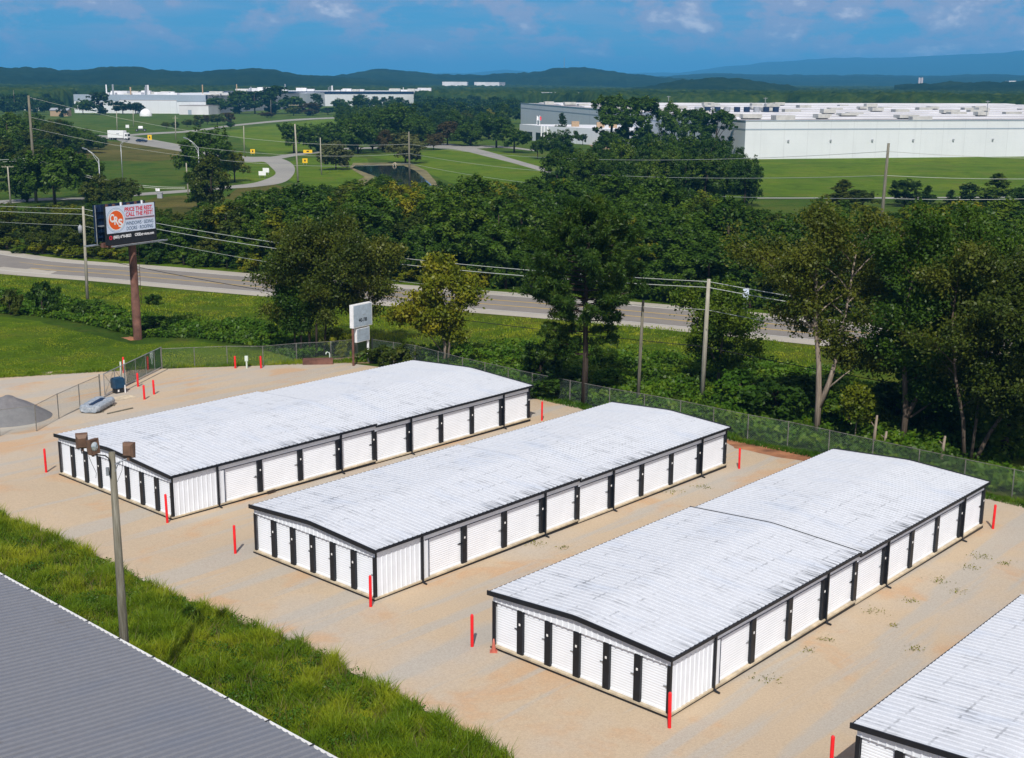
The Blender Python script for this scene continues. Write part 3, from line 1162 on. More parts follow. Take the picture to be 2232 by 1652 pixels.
# keypad and meter posts
for (px, py, pt, lab) in ((332, 800, 768, 'pale green keypad post between two red bollards outside the gate'),
                          (538, 803, 776, 'white meter post between two red bollards on the gravel edge')):
    p = G(px, py)
    hh = hgt(p, pt)
    t = thing('meter_post', lab, 'post', p)
    b = MB()
    b.tube([(0, 0, -0.2), (0, 0, hh * 0.62)], 0.07, 10)
    b.build('stem', M['pale_post'], t)
    b = MB()
    b.box(-0.13, 0.13, -0.10, 0.12, hh * 0.60, hh)
    b.box(-0.09, 0.09, -0.13, -0.10, hh * 0.68, hh * 0.92)
    b.build('head', M['pale_post'], t)

# gate motor
p = G(258, 856)
t = thing('gate_operator', 'blue gate motor cabinet on a short black base beside the sliding gate', 'gate motor', p, TH)
b = MB()
b.box(-0.42, 0.42, -0.35, 0.35, 0.42, 1.14)
b.box(-0.36, 0.36, -0.29, 0.29, 1.14, 1.22)
b.build('cabinet', M['blue_box'], t)
b = MB()
b.box(-0.34, 0.34, -0.27, 0.27, -0.1, 0.42)
b.build('base', M['dark'], t)
b = MB()
b.tube([(0.36, -0.42, -0.1), (0.36, -0.42, 0.62)], 0.045, 8)
b.build('conduit', M['white'], t)
b = MB()
b.box(-0.2, -0.06, -0.285, -0.272, 0.14, 0.32)
b.build('tag_plate', M['plate'], t)
p = G(266, 868)
b = MB()
b.box(-0.9, 0.9, -0.55, 0.55, -0.06, 0.055)
tag(b.build('concrete_pad', M['concrete'], None, p, (0, 0, TH)), 'flat concrete pad in front of the blue gate motor', 'concrete pad')

# plastic wrapped bundle on skids
def wrapped_bundle():
    p = G(213, 891)
    q0, q1 = G(190, 905), G(238, 878)
    rot = math.atan2(q1.y - q0.y, q1.x - q0.x)
    t = thing('wrapped_bundle', 'bundle wrapped in clear plastic lying on timber skids by the fence', 'bundle', p, rot)
    t.scale = (0.88, 0.95, 0.82)
    m = Mat('plastic_film')
    n = m.noise(m.coord('Object', (3, 3, 3)), 2.4, 5, 0.7, 1.2)
    m.base(m.ramp(n, [(0.35, (0.22, 0.29, 0.36)), (0.55, (0.44, 0.49, 0.55)), (0.72, (0.66, 0.69, 0.73))]), 0.18, 0, 0.7)
    m.bump(n, 0.9, 0.15)
    b = MB()
    n_u, rows = 22, []
    for i in range(15):
        x = -1.75 + 3.5 * i / 14
        endk = 0.82 if i in (0, 14) else 1.0
        row = []
        for k in range(n_u + 1):
            a = 2 * math.pi * k / n_u
            ca, sa = math.cos(a), math.sin(a)
            rr = (abs(ca) ** 4 + abs(sa) ** 4) ** -0.25
            y, z = 0.82 * ca * rr * endk, 0.43 + 0.36 * sa * rr * endk
            if z > 0.6:
                z -= 0.16 * math.exp(-(y / 0.28) ** 2)
            w = math.sin(i * 2.3 + k * 1.7) * 0.035
            row.append((x, y + w, z + w * 0.7))
        rows.append(row)
    b.grid(rows)
    b.face(rows[0][:-1][::-1])
    b.face(rows[-1][:-1])
    b.build('film_wrap', m.m, t, smooth=True)
    b = MB()
    b.box(-1.2, 1.1, -0.16, 0.16, 0.70, 0.75)
    b.box(-0.25, 0.75, -0.30, -0.18, 0.74, 0.79)
    b.build('contents', M['navy'], t)
    for x in (-1.1, 1.1):
        b = MB()
        b.box(x - 0.09, x + 0.09, -0.95, 0.95, -0.03, 0.08)
        b.build('skid', M['pole'], t)


wrapped_bundle()
p = G(270, 905)
b = MB()
b.box(-1.1, 1.1, -0.06, 0.06, 0.025, 0.10)
tag(b.build('plank', M['pole'], None, G(262, 897), (0, 0, R(52))), 'grey timber plank lying on the gravel beside the wrapped bundle', 'plank')

# rusty box beam and hooked pipe by the sign
p = G(693, 793)
b = MB()
b.box(-1.3, 1.3, -0.42, 0.42, 0.0, 0.42)
b.box(-1.22, 1.22, -0.36, 0.36, 0.425, 0.47)
tag(b.build('steel_bin', M['rust'], None, p, (0, 0, R(8))), 'low rusty brown steel bin on the soil left of the pole sign', 'steel bin')
p = G(719, 789)
b = MB()
b.tube([(0.0, 0, -0.1), (0, 0, 0.75), (-0.06, 0, 0.86), (-0.18, 0, 0.9), (-0.3, 0, 0.84), (-0.33, 0, 0.7)], 0.05, 8)
tag(b.build('vent_pipe', M['pale_post'], None, p), 'pale hooked vent pipe at the end of the rusty bin', 'pipe')
for (px, py) in ((590, 1075),):
    p = G(px, py)
    b = MB()
    b.box(-0.28, 0.28, -0.12, 0.12, 0.02, 0.2)
    b.box(-0.2, -0.06, -0.16, -0.11, 0.05, 0.13)
    tag(b.build('wood_block', M['bark_dark'], None, p, (0, 0, TH)), 'dark wooden block lying below the black post of the eight-door building', 'wood block')

# two-panel pole sign
def pole_sign():
    pl, pr = G(771, 797.5), G(801, 788.5)
    Y = (pl.y + pr.y) / 2
    d = (pr - pl).to_2d()
    ang = math.atan2(d.y, d.x)
    # measured face: seen turned well away, so its right end lies farther back
    t = thing('pole_sign', 'white two-panel sign on two poles, blank but for a phone number', 'sign', pl, R(55))
    sep_ = d.length
    D = 1.93
    H1, H2, Z0, Z1 = 2.05, 1.42, 3.1, 1.85
    hm = hgt(pl, 665)
    z_top = hm
    zb1 = z_top - 2.0
    zb2 = zb1 - 1.32
    b = MB()
    b.box(-0.15, D + 0.36, -0.20, 0.20, zb1, z_top)
    b.build('upper_cabinet', M['white'], t)
    b = MB()
    b.box(-0.08, D + 0.29, -0.214, -0.201, zb1 + 0.07, z_top - 0.07)
    up = b.build('upper_face', M['sign_face'], t)
    b = MB()
    b.box(0.30, D + 0.05, -0.15, 0.15, zb2, zb1 - 0.12)
    b.build('lower_cabinet', M['white'], t)
    b = MB()
    b.box(0.36, D - 0.01, -0.164, -0.151, zb2 + 0.06, zb1 - 0.18)
    b.build('lower_face', M['sign_face'], t)
    b = MB()
    for z in (0.32, 0.62, 0.98):
        b.box(0.42, D - 0.1, -0.168, -0.1645, zb2 + z, zb2 + z + 0.015)
    b.box(0.66, 0.74, -0.168, -0.1645, zb2 + 0.82, zb2 + 1.16)
    b.build('torn_strips', M['grey'], t)
    b = MB()
    b.tube([(0.0, 0.02, -0.3), (0.0, 0.02, zb1)], 0.105, 12)
    b.build('pole', M['rust'], t)
    b = MB()
    b.tube([(D, 0.02, -0.3), (D, 0.02, zb1)], 0.105, 12)
    b.build('pole', M['white'], t)
    text('lettering', '442-1788', 0.44, (0.55, -0.218, zb1 + 0.46), t, M['dark'], width=1.05)
    b = MB()
    b.box(1.05, 1.42, -0.218, -0.2145, zb1 + 1.02, zb1 + 1.07)
    b.build('worn_line', M['grey'], t)


def text(name, s, size, loc, parent, mat, width=None, shear=0.0, bold=0.012, rz=0.0):
    """flat lettering standing in the local x-z plane, facing -y"""
    c = bpy.data.curves.new(name, 'FONT')
    c.body = s
    c.size = size
    c.shear = shear
    c.offset = bold * size / 0.4
    c.extrude = 0.002
    c.materials.append(mat)
    tmp = bpy.data.objects.new(name, c)
    COL.objects.link(tmp)
    bpy.context.view_layer.update()
    me = bpy.data.meshes.new_from_object(tmp.evaluated_get(bpy.context.evaluated_depsgraph_get()))
    bpy.data.objects.remove(tmp)
    bpy.data.curves.remove(c)
    if len(me.materials) == 0:
        me.materials.append(mat)
    o = link(name, me, parent, loc, (math.pi / 2, 0, rz))
    if width:
        xs = [v.co.x for v in me.vertices]
        o.scale.x = width / max(1e-3, max(xs) - min(xs))
    return o


pole_sign()


# the billboard
def billboard():
    base = G(290, 738)
    t = thing('billboard', 'roadside billboard with an orange round emblem on a thick rusty brown post', 'billboard', base, 0.0)
    A0, A1 = AT(229, 453, 114.6), AT(335.5, 439.5, 119.6)     # top of the front face
    d = (A1 - A0).to_2d()
    W_ = d.length
    ang = math.atan2(d.y, d.x)
    t.rotation_euler = (0, 0, ang)
    # local frame: x along the face, -y towards the viewer
    c, s_ = math.cos(ang), math.sin(ang)
    rel = A0 - base
    lx = rel.x * c + rel.y * s_
    ly = -rel.x * s_ + rel.y * c
    zt = (A0.z + A1.z) / 2 - base.z
    H = 3.15
    zb = zt - H
    y = ly
    back = y + 1.40
    b = MB()
    b.box(lx, lx + W_, y + 0.0, y + 0.12, zb, zt)
    b.build('panel', M['bill_pale'], t)
    yf = y - 0.008
    b = MB()
    b.box(lx, lx + W_, y - 0.006, y - 0.001, zb, zb + 0.72)
    b.build('footer_band', M['dark'], t)
    b = MB()
    b.box(lx + W_ * 0.37, lx + W_ - 0.06, y - 0.006, y - 0.001, zb + 1.86, zb + 1.94)
    b.build('divider', M['dark'], t)
    b = MB()
    for z in (1.80, 1.985):
        b.box(lx + W_ * 0.37, lx + W_ - 0.06, y - 0.006, y - 0.001, zb + z, zb + z + 0.022)
    b.build('divider_line', M['bill_red'], t)
    cx, cz = lx + W_ * 0.20, zb + 1.88
    for nm, r, mt, dy in (('emblem_outer_ring', 1.12, 'bill_ring', 0.004), ('emblem_gap', 1.07, 'bill_pale', 0.007), ('emblem_inner_ring', 0.98, 'bill_ring', 0.010), ('emblem_rim', 0.95, 'white', 0.013), ('emblem_disc', 0.86, 'bill_orange', 0.016)):
        b = MB()
        n = 40
        ring = [(cx + r * math.cos(2 * math.pi * k / n), y - dy, cz + r * math.sin(2 * math.pi * k / n)) for k in range(n)]
        b.face(ring)
        b.face([(p[0], y - dy + 0.003, p[2]) for p in ring][::-1])
        b.build(nm, M[mt], t)
    for ch, dx, dz in (('C', -0.74, -0.12), ('R', -0.27, -0.36), ('S', 0.22, -0.62)):
        text('emblem_letter', ch, 0.98, (cx + dx, y - 0.021, cz + dz), t, M['white'], bold=0.016, width=0.52)
    tx = lx + W_ * 0.375
    text('headline', 'PRICE THE REST,', 0.52, (tx, y - 0.006, zb + 2.58), t, M['bill_red'], width=W_ * 0.585, shear=0.12)
    text('headline', 'CALL THE BEST!', 0.52, (tx + 0.12, y - 0.006, zb + 2.12), t, M['bill_red'], width=W_ * 0.555, shear=0.12)
    text('services', 'WINDOWS \u00b7 SIDING', 0.46, (tx + 0.08, y - 0.006, zb + 1.32), t, M['bill_blue'], width=W_ * 0.57, bold=0.004, shear=0.12)
    text('services', 'DOORS \u00b7 ROOFING', 0.46, (tx + 0.12, y - 0.006, zb + 0.86), t, M['bill_blue'], width=W_ * 0.555, bold=0.004, shear=0.12)
    text('phone_number', '(865) 690-8823', 0.36, (lx + 0.72, y - 0.010, zb + 0.24), t, M['white'], width=W_ * 0.36)
    text('web_address', 'CRSExteriors.com', 0.36, (lx + W_ * 0.56, y - 0.010, zb + 0.24), t, M['white'], width=W_ * 0.40)
    b = MB()
    n = 16
    for k in range(n):
        a0, a1 = 2 * math.pi * k / n, 2 * math.pi * (k + 1) / n
        q = [(lx + 0.42 + r * math.cos(a), y - 0.010, zb + 0.34 + r * math.sin(a)) for r, a in ((0.19, a0), (0.19, a1), (0.09, a1), (0.09, a0))]
        b.face(q)
    b.build('location_mark', M['bill_red'], t)
    # frame round the face
    b = MB()
    b.box(lx - 0.09, lx - 0.002, y - 0.03, y + 0.16, zb - 0.25, zt + 0.12)
    b.box(lx + W_ + 0.002, lx + W_ + 0.09, y - 0.03, y + 0.16, zb - 0.25, zt + 0.06)
    b.box(lx - 0.002, lx + W_ + 0.002, y - 0.02, y + 0.16, zb - 0.35, zb - 0.005)
    b.build('frame', M['dark'], t)
    # rear face, seen from inside: corrugated dark backing with ribs
    b = MB()
    x0 = lx - 0.12
    ribbed(b, x0, x0 + W_ + 0.3, zb - 0.1, zt + 0.12, back, -1.0, 0.4)
    b.box(x0, x0 + W_ + 0.3, back + 0.03, back + 0.1, zb - 0.1, zt + 0.1)
    for z in (zb + 0.25, zb + 0.75, zb + 1.3, zb + 2.0, zb + 2.6):
        b.box(x0, x0 + W_ + 0.3, back - 0.12, back - 0.032, z, z + 0.07)
    b.build('rear_panel', M['navy'], t)
    b = MB()
    b.tube([(x0 + 0.05, back - 0.15, zb - 0.4), (x0 + 0.05, back - 0.15, zt + 0.1)], 0.05, 8)
    b.build('upright', M['steel'], t)
    for x in (lx + 1.2, lx + W_ * 0.5, lx + W_ - 1.2):
        b = MB()
        b.box(x - 0.09, x + 0.09, y + 0.14, y + 0.34, zb - 0.3, zt + 0.16)
        b.box(x - 0.09, x + 0.09, back - 0.34, back - 0.14, zb - 0.3, zt + 0.1)
        b.build('upright', M['rust'], t)
    b = MB()
    b.box(x0 + 0.1, lx + W_, y + 0.52, y + 0.86, zb - 0.55, zb - 0.15)
    for x in (lx + 0.5, lx + W_ * 0.5, lx + W_ - 0.6):
        b.box(x - 0.1, x + 0.1, y - 0.02, back, zb - 0.56, zb - 0.36)
    b.build('beam', M['rust'], t)
    b = MB()
    b.box(x0, x0 + 1.2, y + 0.40, back - 0.4, zb + 1.35, zb + 1.43)
    b.build('inner_walkway', M['steel'], t)
    b = MB()
    b.box(lx + 0.3, lx + W_ + 0.75, y - 0.75, y - 0.12, zb - 0.46, zb - 0.38)
    b.tube([(lx + 0.3, y - 0.75, zb - 0.34), (lx + W_ + .75, y - .75, zb - 0.34)], 0.03, 6)
    b.build('catwalk', M['steel'], t)
    b = MB()
    b.box(x0 - 0.75, x0 + 0.5, back + 0.1, back + 0.75, zb - 0.46, zb - 0.38)
    b.build('catwalk', M['steel'], t)
    for k, x in enumerate((lx + 1.9, lx + 4.4)):
        b = MB()
        b.box(x, x + 0.07, y + 0.02, y + 0.2, zt, zt + 0.3)
        b.build('panel_clip', M['white'], t)
    b = MB()
    b.lathe([(0.40, -0.3), (0.40, 3.9), (0.36, 4.0), (0.36, zb - 0.15)], 20, (0, y + 0.69 if abs(y + 0.69) < 1.5 else 0.0, 0))
    b.build('post', M['rust'], t, smooth=True)
    py_ = (y + 0.69 if abs(y + 0.69) < 1.5 else 0.0)
    b = MB()
    for sx in (0.46, 0.74):
        b.tube([(sx, py_, 3.2), (sx, py_, zb)], 0.02, 6)
    for k in range(16):
        b.tube([(0.46, py_, 3.3 + k * 0.3), (0.74, py_, 3.3 + k * 0.3)], 0.015, 5)
    b.build('ladder', M['rust'], t)
    print('billboard W', W_, 'lx', lx, 'ly', ly, 'z', zb, zt)


billboard()


# ================================================================== POLES, LAMPS, WIRES
def utility_pole(px, py, ptop, label, rad=0.14, mat='pole_pale', arms=(), gear=None, name='utility_pole', group=None, top_px=None, cat='utility pole'):
    p = G(px, py)
    h = hgt(p, ptop)
    t = thing(name, label, cat, p, 0, group)
    dx = 0.0
    if top_px is not None:
        q = AT(top_px, ptop, p.y)
        dx = q.x - p.x
    b = MB()
    b.tube([(0, 0, -0.4), (dx * 0.5, 0, h * 0.5), (dx, 0, h)], [rad * 1.15, rad, rad * 0.78], 10)
    b.build('shaft', M[mat], t, smooth=True)
    for (z, w, rz) in arms:
        b = MB()
        c = Vector((dx * z / h, 0, z))
        u = Vector((math.cos(rz), math.sin(rz), 0))
        b.obox(c, u * (w / 2), Vector((-u.y, u.x, 0)) * 0.06, (0, 0, 0.06))
        for k in (-0.9, -0.35, 0.35, 0.9):
            q = c + u * (w / 2) * k
            b.tube([q + Vector((0, 0, .06)), q + Vector((0, 0, .24))], 0.04, 6)
        b.build('crossarm', M[mat], t)
    for (z, ox, oy) in (gear or ()):
        b = MB()
        b.lathe([(0.0, z - 0.42), (0.22, z - 0.4), (0.24, z + 0.3), (0.15, z + 0.38), (0.03, z + 0.55)], 12, (dx * z / h + ox, oy, 0))
        b.build('transformer', M['grey'], t, smooth=True)
    return p, h, dx


H1 = utility_pole(191, 660, 450, 'wooden utility pole with a small transformer, left of the billboard', 0.155, gear=[(8.1, -0.42, 0.0)], top_px=181)
H2 = utility_pole(1530, 867, 608, 'tall pale utility pole between the pine and the big trees, carrying the highway wires', 0.175, top_px=1545)
H3 = utility_pole(1390, 880, 655, 'leaning grey pole with a dark patch, right of the pine', 0.13, 'pole', top_px=1402)
T1 = utility_pole(79, 441, 208, 'very tall wooden transmission pole at the left edge', 0.27, 'pole', top_px=62)
T2 = utility_pole(893, 392, 287, 'wooden transmission pole beside the pond', 0.24, 'pole', top_px=891)
T3 = utility_pole(1914, 560, 312, 'leaning tall wooden transmission pole rising in front of the warehouse lawn', 0.23, 'pole', top_px=1937)
T4 = utility_pole(650, 402, 270, 'tall slim pole with a small crossarm by the curved road', 0.20, 'pole_pale', arms=[(18.6, 2.4, 0.4)], top_px=642.6)
utility_pole(23.5, 446, 363, 'pole with one crossarm next to the tall transmission pole', 0.15, 'pole_pale', arms=[(7.4, 2.2, 0.3)], top_px=16.5)
utility_pole(411, 434, 355, 'plain wooden pole on the brown field behind the billboard', 0.14, 'pole_pale', top_px=405.7)
utility_pole(701, 381, 300, 'pale pole beside the willow left of the pond', 0.15, 'pole_pale', top_px=698)
utility_pole(383, 305, 252, 'pole with a crossarm between the fork of the two roads', 0.2, 'pole_pale', arms=[(9.0, 2.4, 0.2)], top_px=382)
utility_pole(532.7, 334, 274, 'slim pole on the bright slope behind the curved road', 0.17, 'pole_pale', top_px=531)
utility_pole(255.5, 288, 243, 'pole standing behind the white trailer', 0.2, 'pole_pale', arms=[(12.5, 3.0, 0.2)], top_px=254)
utility_pole(291, 275, 240, 'thin pole below the white dome', 0.18, 'pole_pale', top_px=290)
utility_pole(590.8, 256, 217, 'thin grey pole in front of the factory trees', 0.2, 'pole', top_px=590)
utility_pole(33, 247, 196, 'thin grey pole among the houses at the left edge', 0.2, 'pole', top_px=29)

# cobra-head street lamps
def street_lamp(px, py, hx, hy, ex, ey, label):
    """base px,py; head hx,hy; elbow ex,ey - all on one vertical plane through the base"""
    p = G(px, py)
    t = thing('street_lamp', label, 'street lamp', p, 0, 'street lamps along the access road')
    E_ = AT(ex, ey, p.y) - p
    Hd = AT(hx, hy, p.y + 0.5) - p
    b = MB()
    b.tube([(0, 0, -0.3), (E_.x * 0.5, 0, E_.z * 0.5), (E_.x, 0, E_.z)], [0.13, 0.11, 0.085], 8)
    b.build('pole', M['steel'], t, smooth=True)
    b = MB()
    m1 = Vector(E_) * 0.45 + Vector(Hd) * 0.55 + Vector((0, 0, 0.25))
    b.tube([E_, m1, Hd], [0.06, 0.05, 0.045], 8)
    b.tube([Vector(E_) - Vector((0, 0, 0.9)), m1 - Vector((0, 0, .15)), Hd], [0.04, 0.035, 0.03], 6)
    b.build('arm', M['steel'], t)
    dirn = (Vector(Hd) - Vector(E_))
    dirn.z *= 0.4
    dirn.normalize()
    b = MB()
    c = Vector(Hd) + dirn * 0.35
    sd = Vector((-dirn.y, dirn.x, 0)).normalized()
    b.obox(c, dirn * 0.48, sd * 0.17, Vector((0, 0, 0.09)))
    b.obox(c + dirn * 0.1 - Vector((0, 0, 0.12)), dirn * 0.26, sd * 0.13, Vector((0, 0, 0.04)))
    b.build('lamp_head', M['steel'], t)


street_lamp(221, 452, 188, 325, 215, 347, 'cobra-head street lamp, left one, bending left over the dark trees')
street_lamp(268, 401, 272, 308.5, 263, 314, 'street lamp with a short arm bent right, on the brown field')
street_lamp(436, 421, 408, 302, 432, 322, 'street lamp bending left in front of the big lone tree')


# floodlight pole in the foreground
def floodlight_pole():
    p = AT(270.5, 1397, 43.7)
    p.z = gz(p.x, p.y)
    h = hgt(p, 985)
    q = AT(243.5, 985, p.y)
    dx = q.x - p.x
    t = thing('floodlight_pole', 'weathered wooden pole carrying three brown floodlights', 'light pole', p)
    b = MB()
    b.tube([(0, 0, -0.5), (dx * 0.5, 0, h * 0.5), (dx, 0, h)], [0.185, 0.155, 0.115], 14)
    b.build('shaft', M['pole'], t, smooth=True)

    def L(px, py, oy=0.0):
        w = AT(px, py, p.y + oy)
        return w - p

    def flood(cpx, cpy, yaw, tilt, oy):
        c = L(cpx, cpy, oy)
        e = bpy.data.objects.new('floodlight', None)
        # body: tapered box facing local -y
        b = MB()
        w0, h0, w1, h1 = 0.20, 0.27, 0.13, 0.17
        f0 = [(-w0, -0.11, -h0), (w0, -0.11, -h0), (w0, -0.11, h0), (-w0, -0.11, h0)]
        f1 = [(-w0, 0.03, -h0), (w0, 0.03, -h0), (w0, 0.03, h0), (-w0, 0.03, h0)]
        f2 = [(-w1, 0.15, -h1), (w1, 0.15, -h1), (w1, 0.15, h1), (-w1, 0.15, h1)]
        for a, c2 in ((f0, f1), (f1, f2)):
            for i in range(4):
                j = (i + 1) % 4
                b.face([a[i], a[j], c2[j], c2[i]])
        b.face(f2[::-1])
        b.face([(-w0, -0.11, -h0), (-w0, -0.11, h0), (w0, -0.11, h0), (w0, -0.11, -h0)])
        b.box(-w0 - 0.012, w0 + 0.012, -0.135, -0.112, h0 - 0.035, h0 + 0.012)
        b.box(-w0 - 0.012, w0 + 0.012, -0.135, -0.112, -h0 - 0.012, -h0 + 0.035)
        b.box(-w0 - 0.012, -w0 + 0.03, -0.135, -0.112, -h0 + 0.035, h0 - 0.035)
        b.box(w0 - 0.03, w0 + 0.012, -0.135, -0.112, -h0 + 0.035, h0 - 0.035)
        b.tube([(0, 0.02, -h0), (0, 0.02, -h0 - 0.10)], 0.05, 8)
        body = b.build('floodlight', M['brown_metal'], t, c, (tilt, 0, yaw))
        b = MB()
        b.lathe([(0.0, 0.0), (0.07, 0.012), (0.13, 0.03), (0.165, 0.05)], 18)
        b.build('lens', M['lens'], body, (0, -0.166, 0.0), (-math.pi / 2, 0, 0), smooth=True)
        bpy.data.objects.remove(e)
        return c

    c1 = flood(178.5, 962, R(200), R(-8), 0.0)
    c2 = flood(201, 973, R(62), R(-6), -0.25)
    c3 = flood(279.5, 981, R(172), R(6), -0.1)
    e = L(240, 1000, -0.16)
    b = MB()
    b.tube([L(240, 1040, -0.17), L(240, 1012, -0.17), L(237, 999, -0.2), L(229, 993, -0.2), L(212, 991, -0.22), L(178, 987, -0.02)], 0.026, 8)
    b.tube([L(178, 987, -0.02), L(178.5, 977, 0.0)], 0.02, 6)
    b.tube([L(201, 992, -0.22), L(201, 986, -0.25)], 0.022, 6)
    b.build('bracket', M['dark'], t)
    b = MB()
    b.tube([L(251, 1012, -0.14), L(262, 1006, -0.14), L(279, 999, -0.1)], 0.028, 8)
    b.tube([L(251, 1028, -0.14), L(256, 1014, -0.14), L(262, 1006, -0.14)], 0.02, 6)
    b.tube([L(279, 999, -0.1), L(279, 993, -0.1)], 0.022, 6)
    b.build('bracket', M['steel'], t)
    b = MB()
    b.tube([L(193, 993, -0.2), L(200, 1010, -0.2), L(210, 1031, -0.22), L(209, 1042, -0.22)], 0.008, 5)
    b.tube([L(268, 999, -0.1), L(266, 1025, -0.1), L(255, 1052, -0.14)], 0.008, 5)
    b.build('loose_wire', M['cable'], t)
    b = MB()
    b.box(-0.05, 0.05, -0.22, -0.14, 0, 0.3)
    b.build('junction_box', M['steel'], t, L(238.5, 1033, 0.0))
    for k in range(3):
        pass


floodlight_pole()


def wire(a, b_, sag, rad, label, mat='wire', name='power_line', group='power lines'):
    a, b_ = Vector(a), Vector(b_)
    pts = []
    n = 22
    for i in range(n + 1):
        t = i / n
        q = a.lerp(b_, t)
        q.z -= sag * 4 * t * (1 - t)
        pts.append(q)
    m = MB()
    m.tube(pts, rad, 5, caps=False)
    return tag(m.build(name, M[mat]), label, 'cable', group)


def on(P, z):
    p, h, dx = P
    return Vector((p.x + dx * z / h, p.y, p.z + z))


L0 = Vector((-150.0, 214.0, 9.6))
R0 = Vector((61.5, 68.0, 8.0))
hw_lbl = {0: 'top', 1: 'second', 2: 'third', 3: 'lowest'}
for k, (z1, z2, r_, mt, nm) in enumerate(((10.35, 9.2, 0.030, 'wire', 'topmost pale wire'), (9.75, 8.75, 0.034, 'wire', 'thick second wire'), (8.5, 7.0, 0.020, 'wire', 'thin third wire'), (5.2, 4.1, 0.030, 'cable', 'low black cable'))):
    wire(on(H1, z1), on(H2, z2), (1.15, 1.2, 1.2, 0.9)[k], r_, nm + ' along the highway, between the transformer pole and the tall pale pole', mt)
    wire(L0 + Vector((0, 0, z1 - 10.35)), on(H1, z1), 1.4, r_, nm + ' running left from the transformer pole out of the photo', mt)
    wire(on(H2, z2), R0 + Vector((0, 0, z2 - 9.2)), 1.0, r_, nm + ' running right from the tall pale pole behind the big trees', mt)
TR = Vector((128.0, 205.0, 15.0))
for k, (fa, fb, fc, fd) in enumerate(((0.985, 0.745, 0.93, 0.83), (0.80, 0.55, 0.72, 0.66), (0.70, 0.345, 0.52, 0.46))):
    nm = ('highest', 'middle', 'lowest')[k] + ' transmission wire'
    wire(on(T1, T1[1] * fa), on(T2, T2[1] * fb), 3.2, 0.035, nm + ' from the left edge pole to the pond pole')
    wire(on(T2, T2[1] * fb), on(T3, T3[1] * fc), 2.4, 0.035, nm + ' from the pond pole to the leaning pole at the warehouse lawn')
    wire(on(T3, T3[1] * fc), TR + Vector((0, 0, -k * 2.2)), 1.6, 0.035, nm + ' running right from the leaning pole')
for k in range(2):
    wire(on(T3, T3[1] * 0.265 - k * 0.28), Vector((25.0, 205.0, 5.2 - k * 0.28)), 0.6, 0.045, ('upper', 'lower')[k] + ' thick low cable running left from the leaning pole over the treetops', 'wire')
    wire(on(T3, T3[1] * 0.265 - k * 0.28), Vector((80.0, 165.0, 6.0 - k * 0.28)), 0.9, 0.045, ('upper', 'lower')[k] + ' thick low cable running right from the leaning pole over the treetops', 'wire')
P5 = (G(411, 434), hgt(G(411, 434), 355), 0)
for k in range(2):
    a = on(T1, T1[1] * 0.42 - k * 0.4)
    wire(a, P5[0] + Vector((-0.6, 0, P5[1] * 0.33 - k * 0.3)), 1.6, 0.045, ('upper', 'lower')[k] + ' thick cable from the tall left pole down to the brown field pole')
    wire(Vector((-150, 262, 9 - k * 0.4)), a, 1.2, 0.045, ('upper', 'lower')[k] + ' thick cable entering from the left edge to the tall pole')

# ================================================================== FENCES AND GATE
def fabric(b, pts, h, sp=0.16, r=0.0032, z0=0.04):
    """diamond wire mesh along a polyline, as fine prisms"""
    for (a, c) in zip(pts[:-1], pts[1:]):
        L = (c - a).to_2d().length
        d = (c - a) / L
        nrm = Vector((-d.y, d.x, 0)) * r
        n = int((L + h) / sp)
        for sgn in (1, -1):
            for i in range(n):
                x0 = i * sp - (h if sgn > 0 else 0)
                xa, xb = x0, x0 + sgn * h
                if sgn < 0:
                    xa, xb = x0 , x0 - h
                za, zb_ = z0, h
                # clip to the panel
                lo, hi = (xa, xb) if xa < xb else (xb, xa)
                if hi < 0 or lo > L:
                    continue

                def zat(x):
                    return za + (zb_ - za) * (x - xa) / (xb - xa)
                x1, x2 = max(lo, 0), min(hi, L)
                p, q = a + d * x1 + Vector((0, 0, zat(x1))), a + d * x2 + Vector((0, 0, zat(x2)))
                u = Vector((0, 0, r))
                k = len(b.v)
                b.v += [tuple(p + nrm - u), tuple(p - nrm - u), tuple(p + u), tuple(q + nrm - u), tuple(q - nrm - u), tuple(q + u)]
                b.f += [(k, k + 1, k + 4, k + 3), (k + 1, k + 2, k + 5, k + 4), (k + 2, k, k + 3, k + 5)]


def fence(name, label, corner_px, h=1.85, spacing=3.05, mat='fence_wire', heavy=()):
    C = [G(*q) for q in corner_px]
    root = thing(name, label, 'fence', C[0])
    o = C[0]
    posts = []
    for a, c in zip(C[:-1], C[1:]):
        n = max(1, round((c - a).length / spacing))
        for i in range(n):
            posts.append(a.lerp(c, i / n))
    posts.append(C[-1])
    for i, p in enumerate(posts):
        p.z = gz(p.x, p.y)
        b = MB()
        rad = 0.06 if i in (0, len(posts) - 1) or i in heavy else 0.036
        b.tube([(p.x - o.x, p.y - o.y, p.z - o.z - 0.3), (p.x - o.x, p.y - o.y, p.z - o.z + h + (0.12 if rad > .05 else 0.04))], rad, 8)
        b.build('post', M['fence_post'], root)
    b = MB()
    b.tube([p - o + Vector((0, 0, h)) for p in posts], 0.021, 6)
    b.build('top_rail', M['fence_post'], root)
    b = MB()
    fabric(b, [p - o for p in posts], h)
    b.build('wire_mesh', M[mat], root)
    return root


